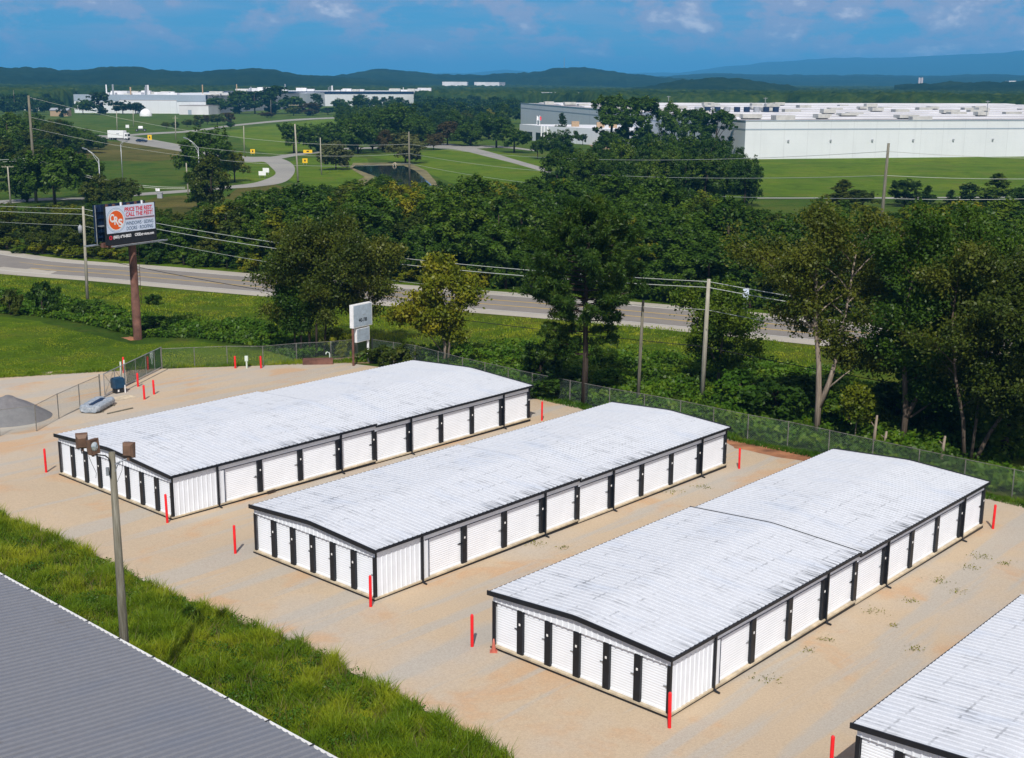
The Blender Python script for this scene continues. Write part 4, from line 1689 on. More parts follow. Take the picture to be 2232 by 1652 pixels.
M['fence_wire'] = plain('chain_link_wire', (0.13, 0.19, 0.17), 0.5, 0.3, 0.15)
M['fence_post'] = plain('fence_post_steel', (0.19, 0.185, 0.165), 0.6, 0.2, 0.3)
M['green_mesh'] = plain('green_screen_mesh', (0.010, 0.065, 0.042), 0.7)
fence('chain_link_fence', 'grey chain-link fence running left from the gate past the stone heap', [(-70, 968), (0, 951), (80, 940), (128.7, 913), (174.8, 891), (219.7, 870.4)])
fence('chain_link_fence', 'chain-link fence between the gate end post and the pole sign, lawn behind it', [(353, 804), (496, 798), (574, 798), (647, 791), (722, 787), (800, 779)], h=1.75)
fence('chain_link_fence', 'long chain-link fence behind the three storage buildings, weeds growing through it', [(812, 783), (905, 797), (1008, 826), (1160, 862), (1328, 897), (1482, 926), (1629, 959), (1716, 975), (1805, 995), (2000, 1040), (2205, 1086), (2340, 1118)], h=1.8)


def gate():
    a, c = G(229, 866), G(354, 803)
    root = thing('sliding_gate', 'sliding gate of grey tube on roller posts, green mesh at its far half', 'gate', a)
    d = (c - a)
    L = d.length
    d.normalize()
    at = lambda s, z: d * s + Vector((0, 0, z))
    b = MB()
    H_ = 1.85
    for z in (0.18, H_):
        b.tube([at(0, z), at(L, z)], 0.035, 6)
    xs = [0, L * 0.17, L * 0.34, L * 0.52, L * 0.70, L * 0.86, L]
    for x in xs:
        b.tube([at(x, 0.18), at(x, H_)], 0.03, 6)
    b.build('frame', M['steel'], root)
    b = MB()
    for x0, x1 in zip(xs[:4], xs[1:5]):
        b.tube([at(x0, 0.2), at(x1, H_)], 0.014, 5)
        b.tube([at(x0, H_), at(x1, 0.2)], 0.014, 5)
    b.build('brace', M['fence_post'], root)
    b = MB()
    for i in range(int(L * 0.66 / 0.06)):
        x = L * 0.34 + i * 0.06
        b.box(0, 0, 0, 0, 0, 0) if False else None
    fabric(b, [at(L * 0.36, 0), at(L, 0)], H_, 0.10, 0.010, 0.22)
    b.build('green_mesh', M['green_mesh'], root)
    b = MB()
    fabric(b, [at(0, 0), at(L * 0.36, 0)], H_, 0.16, 0.0032, 0.22)
    b.build('wire_mesh', M['fence_wire'], root)
    for px, py in ((266, 846), (273.5, 842)):
        p = G(px, py) - a
        b = MB()
        b.tube([p - Vector((0, 0, 0.3)), p + Vector((0, 0, 2.15))], 0.065, 10)
        b.build('roller_post', M['pale_post'], root)
    b = MB()
    off = Vector((0.55, -0.35, 0.03))
    b.tube([at(L * 0.25, 0) + off, at(L, 0) + off], 0.035, 6)
    b.build('ground_track', M['fence_post'], root)


gate()

# low roadside guide sign beyond the highway
def highway_sign():
    p = G(1624, 678)
    t = thing('road_sign', 'small pale blue road sign on two thin posts at the highway edge', 'sign', p, R(-25))
    h = hgt(p, 627)
    b = MB()
    for x in (-0.16, 0.16):
        b.tube([(x, 0.03, -0.2), (x, 0.03, h)], 0.03, 6)
    b.build('post', M['steel'], t)
    b = MB()
    b.box(-0.33, 0.33, -0.03, 0.0, h - 1.25, h - 0.05)
    b.build('panel', M['bill_pale'], t)


highway_sign()

# yellow roadside boards, small white signs
for (px, py, pt, w, lab) in ((326.7, 309, 294, 1.6, 'yellow warning board behind the dark car'), (551, 338, 325, 1.5, 'yellow board on the grass behind the road junction'),
                             (665, 359, 345, 1.5, 'yellow board right of the tall pole by the curve'), (671, 336, 326.5, 3.0, 'wide low yellow board near the round tree')):
    p = G(px, py)
    h = hgt(p, pt)
    t = thing('road_board', lab, 'sign', p, R(8), 'yellow boards along the access road')
    b = MB()
    for x in (-w * 0.3, w * 0.3):
        b.box(x - 0.05, x + 0.05, 0.0, 0.08, -0.2, h * 0.5)
    b.build('post', M['steel'], t)
    b = MB()
    b.box(-w / 2, w / 2, -0.04, 0.0, h * 0.28, h)
    b.build('panel', M['yellow'], t)
    b = MB()
    b.box(-w * 0.14, w * 0.14, -0.046, -0.041, h * 0.5, h * 0.8)
    b.build('black_mark', M['dark'], t)
for (px, py, pt, w, lab) in ((344, 420, 410, 0.95, 'small white notice board beside the lower access road'), (572, 387, 373, 1.9, 'white sign board inside the road curve, nearer one'), (580, 381, 366, 1.7, 'white sign board inside the road curve, farther one'),
                             (278, 282, 272, 1.8, 'small white board on the meadow above the trailer')):
    p = G(px, py)
    h = hgt(p, pt)
    t = thing('notice_board', lab, 'sign', p, R(-6))
    b = MB()
    for x in (-w * 0.35, w * 0.35):
        b.box(x - 0.05, x + 0.05, 0.0, 0.08, -0.2, h * 0.6)
    b.build('post', M['steel'], t)
    b = MB()
    b.box(-w / 2, w / 2, -0.05, 0.0, h * 0.35, h)
    b.build('panel', M['white'], t)
p = G(349, 432)
b = MB()
b.box(-0.5, 0.5, -0.4, 0.4, 0, 1.1)
b.box(-0.55, 0.55, -0.45, 0.45, 1.1, 1.2)
tag(b.build('utility_box', M['grey'], None, p), 'grey utility box by the lower access road', 'utility box')
# culvert head at the pond
p = G(860, 361)
b = MB()
n = 20
for r0, r1, y in ((0.36, 0.52, -0.3),):
    for k in range(n):
        a0, a1 = 2 * math.pi * k / n, 2 * math.pi * (k + 1) / n
        P_ = lambda r, a, y: (r * math.cos(a), y, 0.35 + r * math.sin(a))
        b.face([P_(r0, a0, -.5), P_(r1, a0, -.5), P_(r1, a1, -.5), P_(r0, a1, -.5)])
        b.face([P_(r1, a0, -.5), P_(r1, a0, 1.5), P_(r1, a1, 1.5), P_(r1, a1, -.5)])
        b.face([P_(r0, a0, -.5), P_(r0, a1, -.5), P_(r0, a1, 1.5), P_(r0, a0, 1.5)])
tag(b.build('culvert_pipe', M['concrete'], None, p), 'round concrete culvert mouth at the back of the pond', 'culvert')


# ================================================================== VEHICLES ON THE FAR ROAD
def wheel(parent, x, y, r=0.48, w=0.28):
    b = MB()
    b.tube([(x, y - w / 2, r), (x, y + w / 2, r)], r, 14)
    t = b.build('wheel', M['dark'], parent)
    b = MB()
    b.tube([(x, y - w / 2 - 0.01, r), (x, y + w / 2 + 0.01, r)], r * 0.55, 10)
    b.build('rim', M['steel'], t)


p = G(256, 305)
t = thing('box_truck', 'white box trailer truck waiting at the far left road fork', 'truck', p, R(-14))
b = MB()
b.box(-3.6, 3.6, -1.25, 1.25, 0.95, 3.9)
b.box(-3.66, -3.6, -1.28, 1.28, 0.9, 3.95)
b.build('cargo_box', M['white'], t)
b = MB()
b.box(0.4, 1.7, -1.262, -1.251, 2.35, 2.75)
b.build('side_marking', M['grey'], t)
b = MB()
b.box(-3.4, 5.4, -1.0, 1.0, 0.62, 0.93)
b.build('chassis', M['dark'], t)
b = MB()
b.box(3.75, 5.4, -1.15, 1.15, 0.7, 2.6)
b.box(3.75, 4.9, -1.1, 1.1, 2.6, 3.0)
b.build('cab', M['white'], t)
b = MB()
b.box(4.3, 5.2, -1.162, -1.152, 1.75, 2.45)
b.box(5.402, 5.41, -1.0, 1.0, 1.7, 2.5)
b.build('window', M['glass'], t)
for x in (-2.6, -1.5, 4.6):
    for y in (-1.05, 1.05):
        wheel(t, x, y)
p = G(309, 310)
t = thing('parked_car', 'dark blue car on the road just right of the white box truck', 'car', p, R(-18))
b = MB()
prof = [(-2.2, 0.35), (-2.25, 0.85), (-1.9, 0.95), (-1.2, 1.42), (0.5, 1.45), (1.15, 0.98), (2.1, 0.85), (2.25, 0.6), (2.2, 0.35)]
for y, q in ((-0.88, 1), (0.88, -1)):
    f = [(x, y * (0.86 if z > 1.1 else 1.0), z) for x, z in prof]
    b.face(f if q < 0 else f[::-1])
for (x0, z0), (x1, z1) in zip(prof, prof[1:] + prof[:1]):
    k0, k1 = (0.86 if z0 > 1.1 else 1.0), (0.86 if z1 > 1.1 else 1.0)
    b.face([(x0, -0.88 * k0, z0), (x0, 0.88 * k0, z0), (x1, 0.88 * k1, z1), (x1, -0.88 * k1, z1)])
b.build('body', M['navy'], t)
b = MB()
b.box(-1.0, 0.4, -0.862, -0.80, 1.0, 1.32)
b.build('window', M['glass'], t)
for x in (-1.4, 1.4):
    for y in (-0.8, 0.8):
        wheel(t, x, y, 0.34, 0.2)
p = G(307, 286.5)
t = thing('farm_trailer', 'small dark trailer with a white tank on the meadow behind the dark car', 'trailer', p, R(10))
b = MB()
b.box(-1.8, 1.8, -0.9, 0.9, 0.6, 0.95)
b.box(1.8, 3.0, -0.08, 0.08, 0.6, 0.75)
b.build('bed', M['dark'], t)
b = MB()
b.tube([(-1.0, 0, 1.75), (1.0, 0, 1.75)], 0.85, 16)
b.build('tank', M['white'], t)
for x in (-1.9, 1.9):
    for y in (-0.9, 0.9):
        wheel(t, x, y, 0.6, 0.3)

# ================================================================== FAR BUILDINGS
def prism(b, pts, z0, z1, cap=True):
    """walls (and flat top) over a plan polygon, counter-clockwise"""
    n = len(pts)
    for i in range(n):
        a, c = pts[i], pts[(i + 1) % n]
        b.face([(a[0], a[1], z0), (c[0], c[1], z0), (c[0], c[1], z1), (a[0], a[1], z1)])
    if cap:
        b.face([(p[0], p[1], z1) for p in pts])


def facade_mat(name, c, panel=9.0, groove=0.14, rot=0.0):
    """tilt-up wall panels: faint joints and slightly different panel whites"""
    m = Mat(name)
    w = m.coord('World', (1, 1, 1), rot)
    s = m.node('ShaderNodeSeparateXYZ', {'Vector': w})
    u = m.math('ADD', s.outputs[0], m.math('MULTIPLY', s.outputs[1], 0.37))
    f = m.math('FRACT', m.math('DIVIDE', u, panel))
    j = m.math('LESS_THAN', m.math('ABSOLUTE', m.math('SUBTRACT', f, 0.5)), 0.012)
    z = m.math('LESS_THAN', m.math('ABSOLUTE', m.math('SUBTRACT', m.math('FRACT', m.math('DIVIDE', s.outputs[2], 3.1)), 0.5)), 0.014)
    cell = m.node('ShaderNodeTexWhiteNoise', {'W': m.math('FLOOR', m.math('ADD', m.math('DIVIDE', u, panel), 0.5))}, noise_dimensions='1D').outputs[0]
    n = m.noise(w, 0.12, 5, 0.6)
    st = m.noise(m.node('ShaderNodeMapping', {'Vector': w, 'Scale': (0.5, 0.5, 0.03)}).outputs[0], 1.0, 4, 0.6)
    k = m.mix(m.math('MULTIPLY', cell, 0.07), c, (c[0] * 0.5, c[1] * 0.5, c[2] * 0.5))
    k = m.mix(m.rng(n, 0.3, 0.75, 0.0, 0.12), k, (c[0] * 0.6, c[1] * 0.6, c[2] * 0.62))
    k = m.mix(m.rng(st, 0.5, 0.8, 0.0, 0.18), k, (c[0] * 0.6, c[1] * 0.6, c[2] * 0.6))
    k = m.mix(m.math('MULTIPLY', m.math('MAXIMUM', j, m.math('MULTIPLY', z, 0.45)), groove), k, (0.1, 0.1, 0.11))
    m.base(k, 0.6, 0, 0.3)
    return m.m


M['facade'] = facade_mat('white_tilt_panels', (0.66, 0.69, 0.72))
M['band'] = plain('grey_blue_band', (0.30, 0.36, 0.43), 0.6)
M['roof_grey'] = plain('flat_roof_membrane', (0.30, 0.285, 0.29), 0.8, 0, 0.2, 0.03)
M['unit'] = plain('rooftop_unit_grey', (0.47, 0.47, 0.44), 0.6, 0, 0.15, 0.4)


def warehouse():
    K = np.array([75.99, 423.18])
    u = np.array([0.967, 0.2545])
    v = np.array([-0.198, 0.980])
    Lw, Ld, H = 330.0, 362.0, 12.3
    root = thing('warehouse', 'huge white flat-roofed warehouse with a grey stripe, behind the bright lawn', 'warehouse', (K[0], K[1], -0.31))
    P = lambda a, c: (u[0] * a + v[0] * c, u[1] * a + v[1] * c)
    z0 = -0.6
    b = MB()
    prism(b, [P(0, 0), P(Lw, 0), P(Lw, Ld), P(0, Ld)], z0, H, cap=False)
    b.build('wall', M['facade'], root)
    b = MB()
    e = 0.05
    for (z, zz_) in ((H * 0.765, H * 0.80),):
        prism(b, [P(-e, -e), P(Lw, -e), P(Lw, -e + 0.02), P(-e, -e + .02)], z, zz_)
        prism(b, [P(-e, -e), P(-e + .02, -e), P(-e + .02, Ld), P(-e, Ld)], z, zz_)
    b.build('stripe', M['band'], root)
    b = MB()
    prism(b, [P(-0.15, -0.15), P(Lw, -0.15), P(Lw, 0.25), P(-0.15, 0.25)], H + 0.002, H + 0.3)
    prism(b, [P(-0.15, 0.25), P(0.25, 0.25), P(0.25, Ld), P(-0.15, Ld)], H + 0.002, H + 0.3)
    b.build('parapet', M['band'], root)
    b = MB()
    b.face([(*P(0.25, 0.25), H - 0.1), (*P(Lw, 0.25), H - 0.1), (*P(Lw, Ld), H - 0.1), (*P(0.25, Ld), H - 0.1)])
    b.build('roof', M['roof_grey'], root)
    # long low white monitors across the roof, with grey equipment boxes along them
    rr = random.Random(5)
    for k, c in enumerate((26, 62, 100, 142, 190, 240, 296, 345)):
        b = MB()
        s0 = 3.0 + k
        h0 = H - 0.1
        w_ = 7.0 + k * 0.6
        A = [P(s0, c), P(Lw, c), P(Lw, c + w_), P(s0, c + w_)]
        b.face([(*A[0], h0), (*A[1], h0), (*A[1], h0 + 0.35), (*A[0], h0 + 0.35)])
        b.face([(*A[0], h0 + 0.35), (*A[1], h0 + 0.35), (*A[2], h0 + 0.62), (*A[3], h0 + 0.62)])
        b.face([(*A[3], h0 + 0.62), (*A[2], h0 + 0.62), (*A[2], h0), (*A[3], h0)])
        b.face([(*A[0], h0), (*A[0], h0 + 0.35), (*A[3], h0 + 0.62), (*A[3], h0)])
        b.build('roof_monitor', M['far_roof'], root)
    for k, c in enumerate((12, 24, 46, 60, 82, 98, 122, 140, 170, 188, 215, 238, 270, 294, 325)):
        a = rr.uniform(6, 22)
        while a < (230 if k < 10 else 170):
            b = MB()
            w_, d_, h_ = rr.uniform(4.5, 8), rr.uniform(3, 5), rr.uniform(0.8, 1.7)
            zb = H - 0.1 + (0.4 if k % 2 else 0)
            prism(b, [P(a, c), P(a + w_, c), P(a + w_, c + d_), P(a, c + d_)], zb, zb + h_)
            b.build('rooftop_unit', M['unit'], root)
            a += rr.uniform(24, 62)
    # row of exhaust fans on one unit deck
    for i in range(9):
        b = MB()
        q = P(22 + i * 4.4, 108)
        b.tube([(q[0], q[1], H + 0.1), (q[0], q[1], H + 2.6)], 1.3, 10)
        b.build('roof_fan', M['navy'] if i % 3 else M['grey'], root)
    for i in range(1, 7):
        q = P(i * 15.5, -0.2)
        b = MB()
        b.box(q[0] - 0.3, q[0] + 0.3, q[1] - 0.35, q[1] - 0.02, H * 0.46, H * 0.46 + 0.55)
        b.build('wall_lamp', M['grey'], root)
    for a, c in ((70, 150), (128, 60), (176, 80), (40, 200)):
        q = P(a, c)
        b = MB()
        b.tube([(q[0], q[1], H), (q[0], q[1], H + 6)], 0.14, 6)
        b.box(q[0] - 0.9, q[0] + 0.9, q[1] - 0.08, q[1] + .08, H + 5.6, H + 5.8)
        b.build('roof_mast', M['steel'], root)
    # recessed loading end of the long left side
    # office wing
    P_ = np.array([(11.8, 545.0), (46.0, 499.0), (62.0, 560.0), (2.7, 568.0)])
    c0 = P_[0]
    r2 = thing('office_wing', 'low white office wing with dark glass at its corner, left of the warehouse', 'office', (c0[0], c0[1], -0.31))
    W4 = P_ - c0
    fx = (W4[1] - W4[0]) / np.linalg.norm(W4[1] - W4[0])
    fn = np.array([fx[1], -fx[0]])
    lx = (W4[3] - W4[0]) / np.linalg.norm(W4[3] - W4[0])
    ln = np.array([-lx[1], lx[0]])
    b = MB()
    prism(b, list(W4), -0.5, 6.5, cap=False)
    b.build('wall', M['facade'], r2)
    b = MB()
    cen = W4.mean(0)
    b.face([(*(q + (cen - q) * 0.012), 6.2) for q in W4])
    b.build('roof', M['far_roof'], r2)
    for s0, s1 in ((0.4, 5.0), (9.0, 12.0), (16.0, 19.0), (38, 44)):
        b = MB()
        q0, q1 = fx * s0 + fn * 0.05, fx * s1 + fn * 0.05
        prism(b, [q0, q1, q1 - fn * 0.03, q0 - fn * 0.03], 0.0, 3.6)
        b.build('window', M['glass'], r2)
    for t0, t1 in ((0.4, 6.0), (10, 16)):
        b = MB()
        q0, q1 = lx * t1 + ln * 0.05, lx * t0 + ln * 0.05
        prism(b, [q0, q1, q1 - ln * 0.03, q0 - ln * 0.03], 0.0, 3.6)
        b.build('window', M['glass'], r2)
    for s in (0.6, 2.6, 4.8):
        b = MB()
        q = fx * s + fn * 0.5
        b.box(q[0] - 0.25, q[0] + 0.25, q[1] - 0.25, q[1] + 0.25, -0.3, 6.4)
        b.build('column', M['white'], r2)
    for q in (cen + [-6, 4], cen + [4, -6], cen + [9, -9]):
        b = MB()
        b.box(q[0], q[0] + 3.2, q[1], q[1] + 3, 6.2, 8.4)
        b.build('rooftop_unit', M['tan'], r2)
    for i, (px, col) in enumerate(((1133 + 6, 'white'), (1139 + 6, 'bill_red'))):
        p = G(px + 31, 304)
        t = thing('flagpole', ('white flagpole with a pale flag, by the office entrance', 'flagpole with a red flag, by the office entrance')[i], 'flagpole', p)
        b = MB()
        b.tube([(0, 0, 0), (0, 0, 10.3)], 0.11, 8)
        b.build('pole', M['white'], t)
        b = MB()
        rows = [[(x, 0.15 * math.sin(x * 4), 10.0 - z - 0.35 * x) for x in (0.1, 0.3, 0.5, 0.7)] for z in (0.0, 0.8, 1.6)]
        b.grid(rows)
        b.build('flag', M[col], t)


warehouse()


def factory():
    A, B_ = G(163, 246), G(450, 248)
    C_ = np.array([G(640, 233).x, G(640, 233).y])
    E0, E1 = G(452, 233), G(902, 230)
    root = thing('factory', 'long white factory with a grey-blue top band and crowded roof machinery, far left', 'factory', A)
    o = np.array([A.x, A.y])
    a, b2 = np.array([0.0, 0.0]), np.array([B_.x, B_.y]) - o
    c = C_ - o
    back = np.array([60.0, 420.0])
    H = 13.6
    b = MB()
    prism(b, [a, b2, b2 + back * 0.6, a + back], -1, H, cap=True)
    b.build('wall', M['facade'], root)
    d = (b2 - a) / np.linalg.norm(b2 - a)
    nn = np.array([d[1], -d[0]])
    b = MB()
    q0, q1 = a + nn * 0.25, b2 + nn * 0.25
    prism(b, [q0, q1, q1 - nn * 0.2, q0 - nn * 0.2], H - 4.6, H + 0.3)
    b.build('top_band', M['band'], root)
    b = MB()
    prism(b, [b2 + nn * 0.0, c, c + back * 0.6, b2 + back * 0.55], -1, H, cap=True)
    b.build('wall', M['facade'], root)
    d2 = (c - b2) / np.linalg.norm(c - b2)
    n2 = np.array([d2[1], -d2[0]])
    b = MB()
    q0, q1 = b2 + n2 * 0.3, c + n2 * 0.3
    prism(b, [q0, q1, q1 - n2 * 0.25, q0 - n2 * 0.25], H - 2.6, H + 0.4)
    b.build('top_band', M['navy'], root)
    e0, e1 = np.array([E0.x, E0.y]) - o, np.array([E1.x, E1.y]) - o
    b = MB()
    prism(b, [e0, e1, e1 + back * 0.5, e0 + back * 0.5], -1, H + 1.0, cap=True)
    b.build('wall', M['facade'], root)
    d3 = (e1 - e0) / np.linalg.norm(e1 - e0)
    n3 = np.array([d3[1], -d3[0]])
    b = MB()
    q0, q1 = e0 + n3 * 0.3, e1 + n3 * 0.3
    prism(b, [q0, q1, q1 - n3 * 0.25, q0 - n3 * 0.25], H - 1.4, H + 1.2)
    b.build('top_band', M['navy'], root)
    rr = random.Random(9)
    # roof machinery
    for i in range(46):
        s = rr.random()
        t_ = rr.uniform(0.03, 0.22)
        p = (a + (b2 - a) * s * 1.02 + back * t_) if i < 24 else (e0 + (e1 - e0) * s * 0.98 + back * t_ * 0.8)
        w_, dd, hh = rr.uniform(4, 16), rr.uniform(4, 10), rr.uniform(1.6, 5.2)
        b = MB()
        zb = H - 0.05 if i < 24 else H + 0.95
        b.box(p[0], p[0] + w_, p[1], p[1] + dd, zb, zb + hh * (0.55 if i < 24 else 0.8))
        b.build('rooftop_unit', M[rr.choice(['far_roof', 'far_roof', 'far_roof', 'unit'])], root)
    for i in range(14):
        s = rr.random()
        p = a + (b2 - a) * s + back * 0.06 if i < 7 else e0 + (e1 - e0) * s + back * 0.05
        b = MB()
        hh = rr.uniform(5, 9)
        b.tube([(p[0], p[1], H - 0.2), (p[0], p[1], H + hh)], rr.uniform(0.3, 0.9), 8)
        b.build('vent_stack', M[('far_roof', 'steel', 'tan', 'steel')[i % 4]], root)
    # lower front hall and the small shed
    def hall(px0, px1, pyb, h, depth, label, col):
        L_, R_ = G(px0, pyb), G(px1, pyb + 0.6)
        t = thing('factory_shed', label, 'shed', L_)
        e = np.array([R_.x - L_.x, R_.y - L_.y])
        bk = np.array([e[1] * -1, e[0]]) / np.linalg.norm(e) * depth
        b = MB()
        prism(b, [(0, 0), e, e + bk, bk], -0.5, h, cap=False)
        b.build('wall', M[col], t)
        b = MB()
        prism(b, [e * -0.004, e * 1.004, e * 1.004 + bk, bk - e * 0.004], h + 0.002, h + 0.5)
        b.build('roof', M['roof_grey'], t)
        b = MB()
        f = e / np.linalg.norm(e)
        nrm = np.array([f[1], -f[0]]) * 0.12
        g0, g1 = e * 0.30 + nrm, e * 0.42 + nrm
        prism(b, [g0, g1, g1 - nrm * .5, g0 - nrm * .5], 0, h * 0.55)
        b.build('door', M['band'], t)
    hall(262, 386, 247, 9.6, 60, 'white lower hall standing in front of the factory, above the dome', 'facade')
    hall(391, 455, 249.5, 6.2, 25, 'small white shed at the right front corner of the factory hall', 'far_roof')
    p = G(318, 253)
    b = MB()
    b.lathe([(4.2, -0.3), (4.2, 1.2), (3.9, 2.4), (3.1, 3.7), (1.8, 4.7), (0.0, 5.1)], 24)
    tag(b.build('storage_dome', M['white'], None, p, smooth=True), 'white round dome on the meadow edge in front of the factory', 'dome')
    p = G(133, 253)
    t = thing('tan_house', 'small tan building behind the dark wooded slope at the left', 'building', p)
    b = MB()
    b.box(-6, 6, -4, 4, -0.5, 4.0)
    b.build('wall', M['tan'], t)
    b = MB()
    b.face([(-6.5, -4.5, 4.0), (6.5, -4.5, 4.0), (6.5, 0, 5.6), (-6.5, 0, 5.6)])
    b.face([(6.5, 4.5, 4.0), (-6.5, 4.5, 4.0), (-6.5, 0, 5.6), (6.5, 0, 5.6)])
    b.face([(-6.02, -4, 4), (-6.02, 0, 5.55), (-6.02, 4, 4)])
    b.face([(6.02, -4, 4), (6.02, 4, 4), (6.02, 0, 5.55)])
    b.build('roof', M['grey'], t)
    for (px, py, w_, lab) in ((40, 236, 16, 'pale house among trees at the left edge, nearer one'), (14, 222, 20, 'pale house among trees at the left edge, farther one'), (75, 240, 14, 'pale low house left of the tall transmission pole')):
        p = G(px, py)
        t = thing('far_house', lab, 'house', p)
        b = MB()
        b.box(-w_ / 2, w_ / 2, -5, 5, -1, 6)
        b.build('wall', M['white'], t)
        b = MB()
        b.face([(-w_ / 2 - .5, -5.6, 6), (w_ / 2 + .5, -5.6, 6), (w_ / 2 + .5, 0, 9), (-w_ / 2 - .5, 0, 9)])
        b.face([(w_ / 2 + .5, 5.6, 6), (-w_ / 2 - .5, 5.6, 6), (-w_ / 2 - .5, 0, 9), (w_ / 2 + .5, 0, 9)])
        b.build('roof', M['grey'], t)


factory()


def far_block(name, label, cat, px0, px1, ptop0, ptop1, Y0, Y1, depth, mat='far_roof'):
    a, c = AT(px0, ptop0, Y0), AT(px1, ptop1, Y1)
    t = thing(name, label, cat, (a.x, a.y, 0))
    b = MB()
    e = np.array([c.x - a.x, c.y - a.y])
    bk = np.array([-e[1], e[0]]) / np.linalg.norm(e) * depth
    prism(b, [(0, 0), e, e + bk, bk], -2, (a.z + c.z) / 2 - 1.5)
    b.build('wall', M[mat], t)
    b = MB()
    prism(b, [e * -.003, e * 1.003, e * 1.003 + bk, bk - e * .003], (a.z + c.z) / 2 - 1.495, (a.z + c.z) / 2)
    b.build('roof', M['far_roof'], t)


far_block('far_warehouse', 'distant long white building on the wooded rise, left half', 'building', 964, 1018, 178.2, 178.2, 2600, 2600, 60)
far_block('far_warehouse', 'distant long white building on the wooded rise, right half behind a tree', 'building', 1034, 1088, 178.8, 179.0, 2620, 2610, 60)
far_block('far_warehouse', 'white roof between trees above the left end of the big warehouse', 'building', 1140, 1236, 199.5, 203.5, 1380, 1250, 50)
M['pink'] = plain('pinkish_concrete', (0.52, 0.46, 0.46), 0.8)
for i, (px, lab) in enumerate(((2004.5, 'left one of two distant grey silo towers on the right horizon'), (2010.0, 'right one of two distant grey silo towers on the right horizon'))):
    a = AT(px, 169.0, 3000)
    b = MB()
    b.lathe([(2.5, -2.0), (2.5, a.z - 2), (2.2, a.z - 1.9), (2.2, a.z), (0.0, a.z + 0.2)], 14)
    tag(b.build('silo_tower', M['pink'], None, (a.x, a.y, 0)), lab, 'silo')
far_block('far_shed', 'distant low pale building at the foot of the silo towers', 'building', 1958, 1999, 186.0, 185.2, 3000, 2990, 20, 'pink')
far_block('far_shed', 'tiny distant white building left of the silo towers', 'building', 1938, 1951, 176.0, 176.0, 4750, 4750, 20)
far_block('far_shed', 'distant white building half hidden at the right edge horizon', 'building', 2200, 2215, 176.0, 176.0, 2900, 2900, 25)
a = AT(1230, 126, 3500)
b = MB()
b.tube([(0, 0, 0), (0, 0, a.z)], [1.0, 0.6], 6)
tag(b.build('radio_mast', M['steel'], None, (a.x, a.y, 0)), 'thin radio mast on top of the central wooded hill', 'mast')

# ================================================================== HILLS, WOODS AND MOUNTAINS
def forest_mat(name, cols, s1, s2):
    m = Mat(name)
    w = m.coord('World')
    a = m.noise(w, s1, 5, 0.65)
    b = m.noise(w, s2, 4, 0.7)
    f = m.math('ADD', m.math('MULTIPLY', a, 0.5), m.math('MULTIPLY', b, 0.5))
    m.base(m.ramp(f, [(0.36, cols[0]), (0.5, cols[1]), (0.66, cols[2])]), 1.0, 0, 0.0)
    return m.m


M['woods'] = forest_mat('woods_canopy', [(0.006, 0.018, 0.005), (0.022, 0.044, 0.008), (0.062, 0.085, 0.012)], 0.018, 0.11)
M['hill'] = forest_mat('hill_forest', [(0.005, 0.014, 0.005), (0.012, 0.026, 0.007), (0.026, 0.044, 0.009)], 0.006, 0.05)
M['mountain'] = forest_mat('mountain_forest', [(0.01, 0.024, 0.010), (0.016, 0.032, 0.012), (0.024, 0.042, 0.014)], 0.0012, 0.008)


def az_of(px):
    d = ray(px, 181.0)
    return math.atan2(d[0], d[1])


def ridge(name, prof, dist, front, back, mat, bump, cols=420, seed=1, base=-2.0, bsc=30.0, kind='structure', rows=22):
    """a wooded ridge: crest heights are read along bearings, with real slopes in front of and behind it"""
    azs = np.array([az_of(p[0]) for p in prof])
    hs = []
    for px, py in prof:
        d = ray(px, py)
        hs.append(CAM_H + d[2] / math.hypot(d[0], d[1]) * dist)
    A = np.linspace(azs[0], azs[-1], cols)
    k = np.interp(A, azs, np.array(hs))
    sm = np.convolve(np.pad(k, 6, mode='edge'), np.ones(13) / 13, 'valid')
    T = np.concatenate([np.linspace(-1, 0, rows * 2 // 3), np.linspace(0, 1, rows // 3 + 1)[1:]])
    V = np.zeros((len(T), cols, 3))
    for i, t in enumerate(T):
        r = dist + (t * front if t < 0 else t * back)
        w = math.cos(t * math.pi / 2) ** 1.4 if abs(t) < 1 else 0.0
        # spurs run down the slope
        x, y = r * np.sin(A), r * np.cos(A)
        spur = (fbm(x / (dist * 0.05), y / (dist * 0.05), seed, 4) - 0.5) * 0.35 * (1 - w) * w * 4
        z = base + (sm - base) * np.clip(w + spur * 0.5, 0, 1)
        z = z + (fbm(x / bsc, y / bsc, seed + 3, 3) - 0.5) * 2 * bump * min(1.0, w * 3)
        V[i] = np.stack([x, y, z], -1)
    return tag(link(name, mesh_grid(name, V[:, ::-1], mat)), kind=kind)


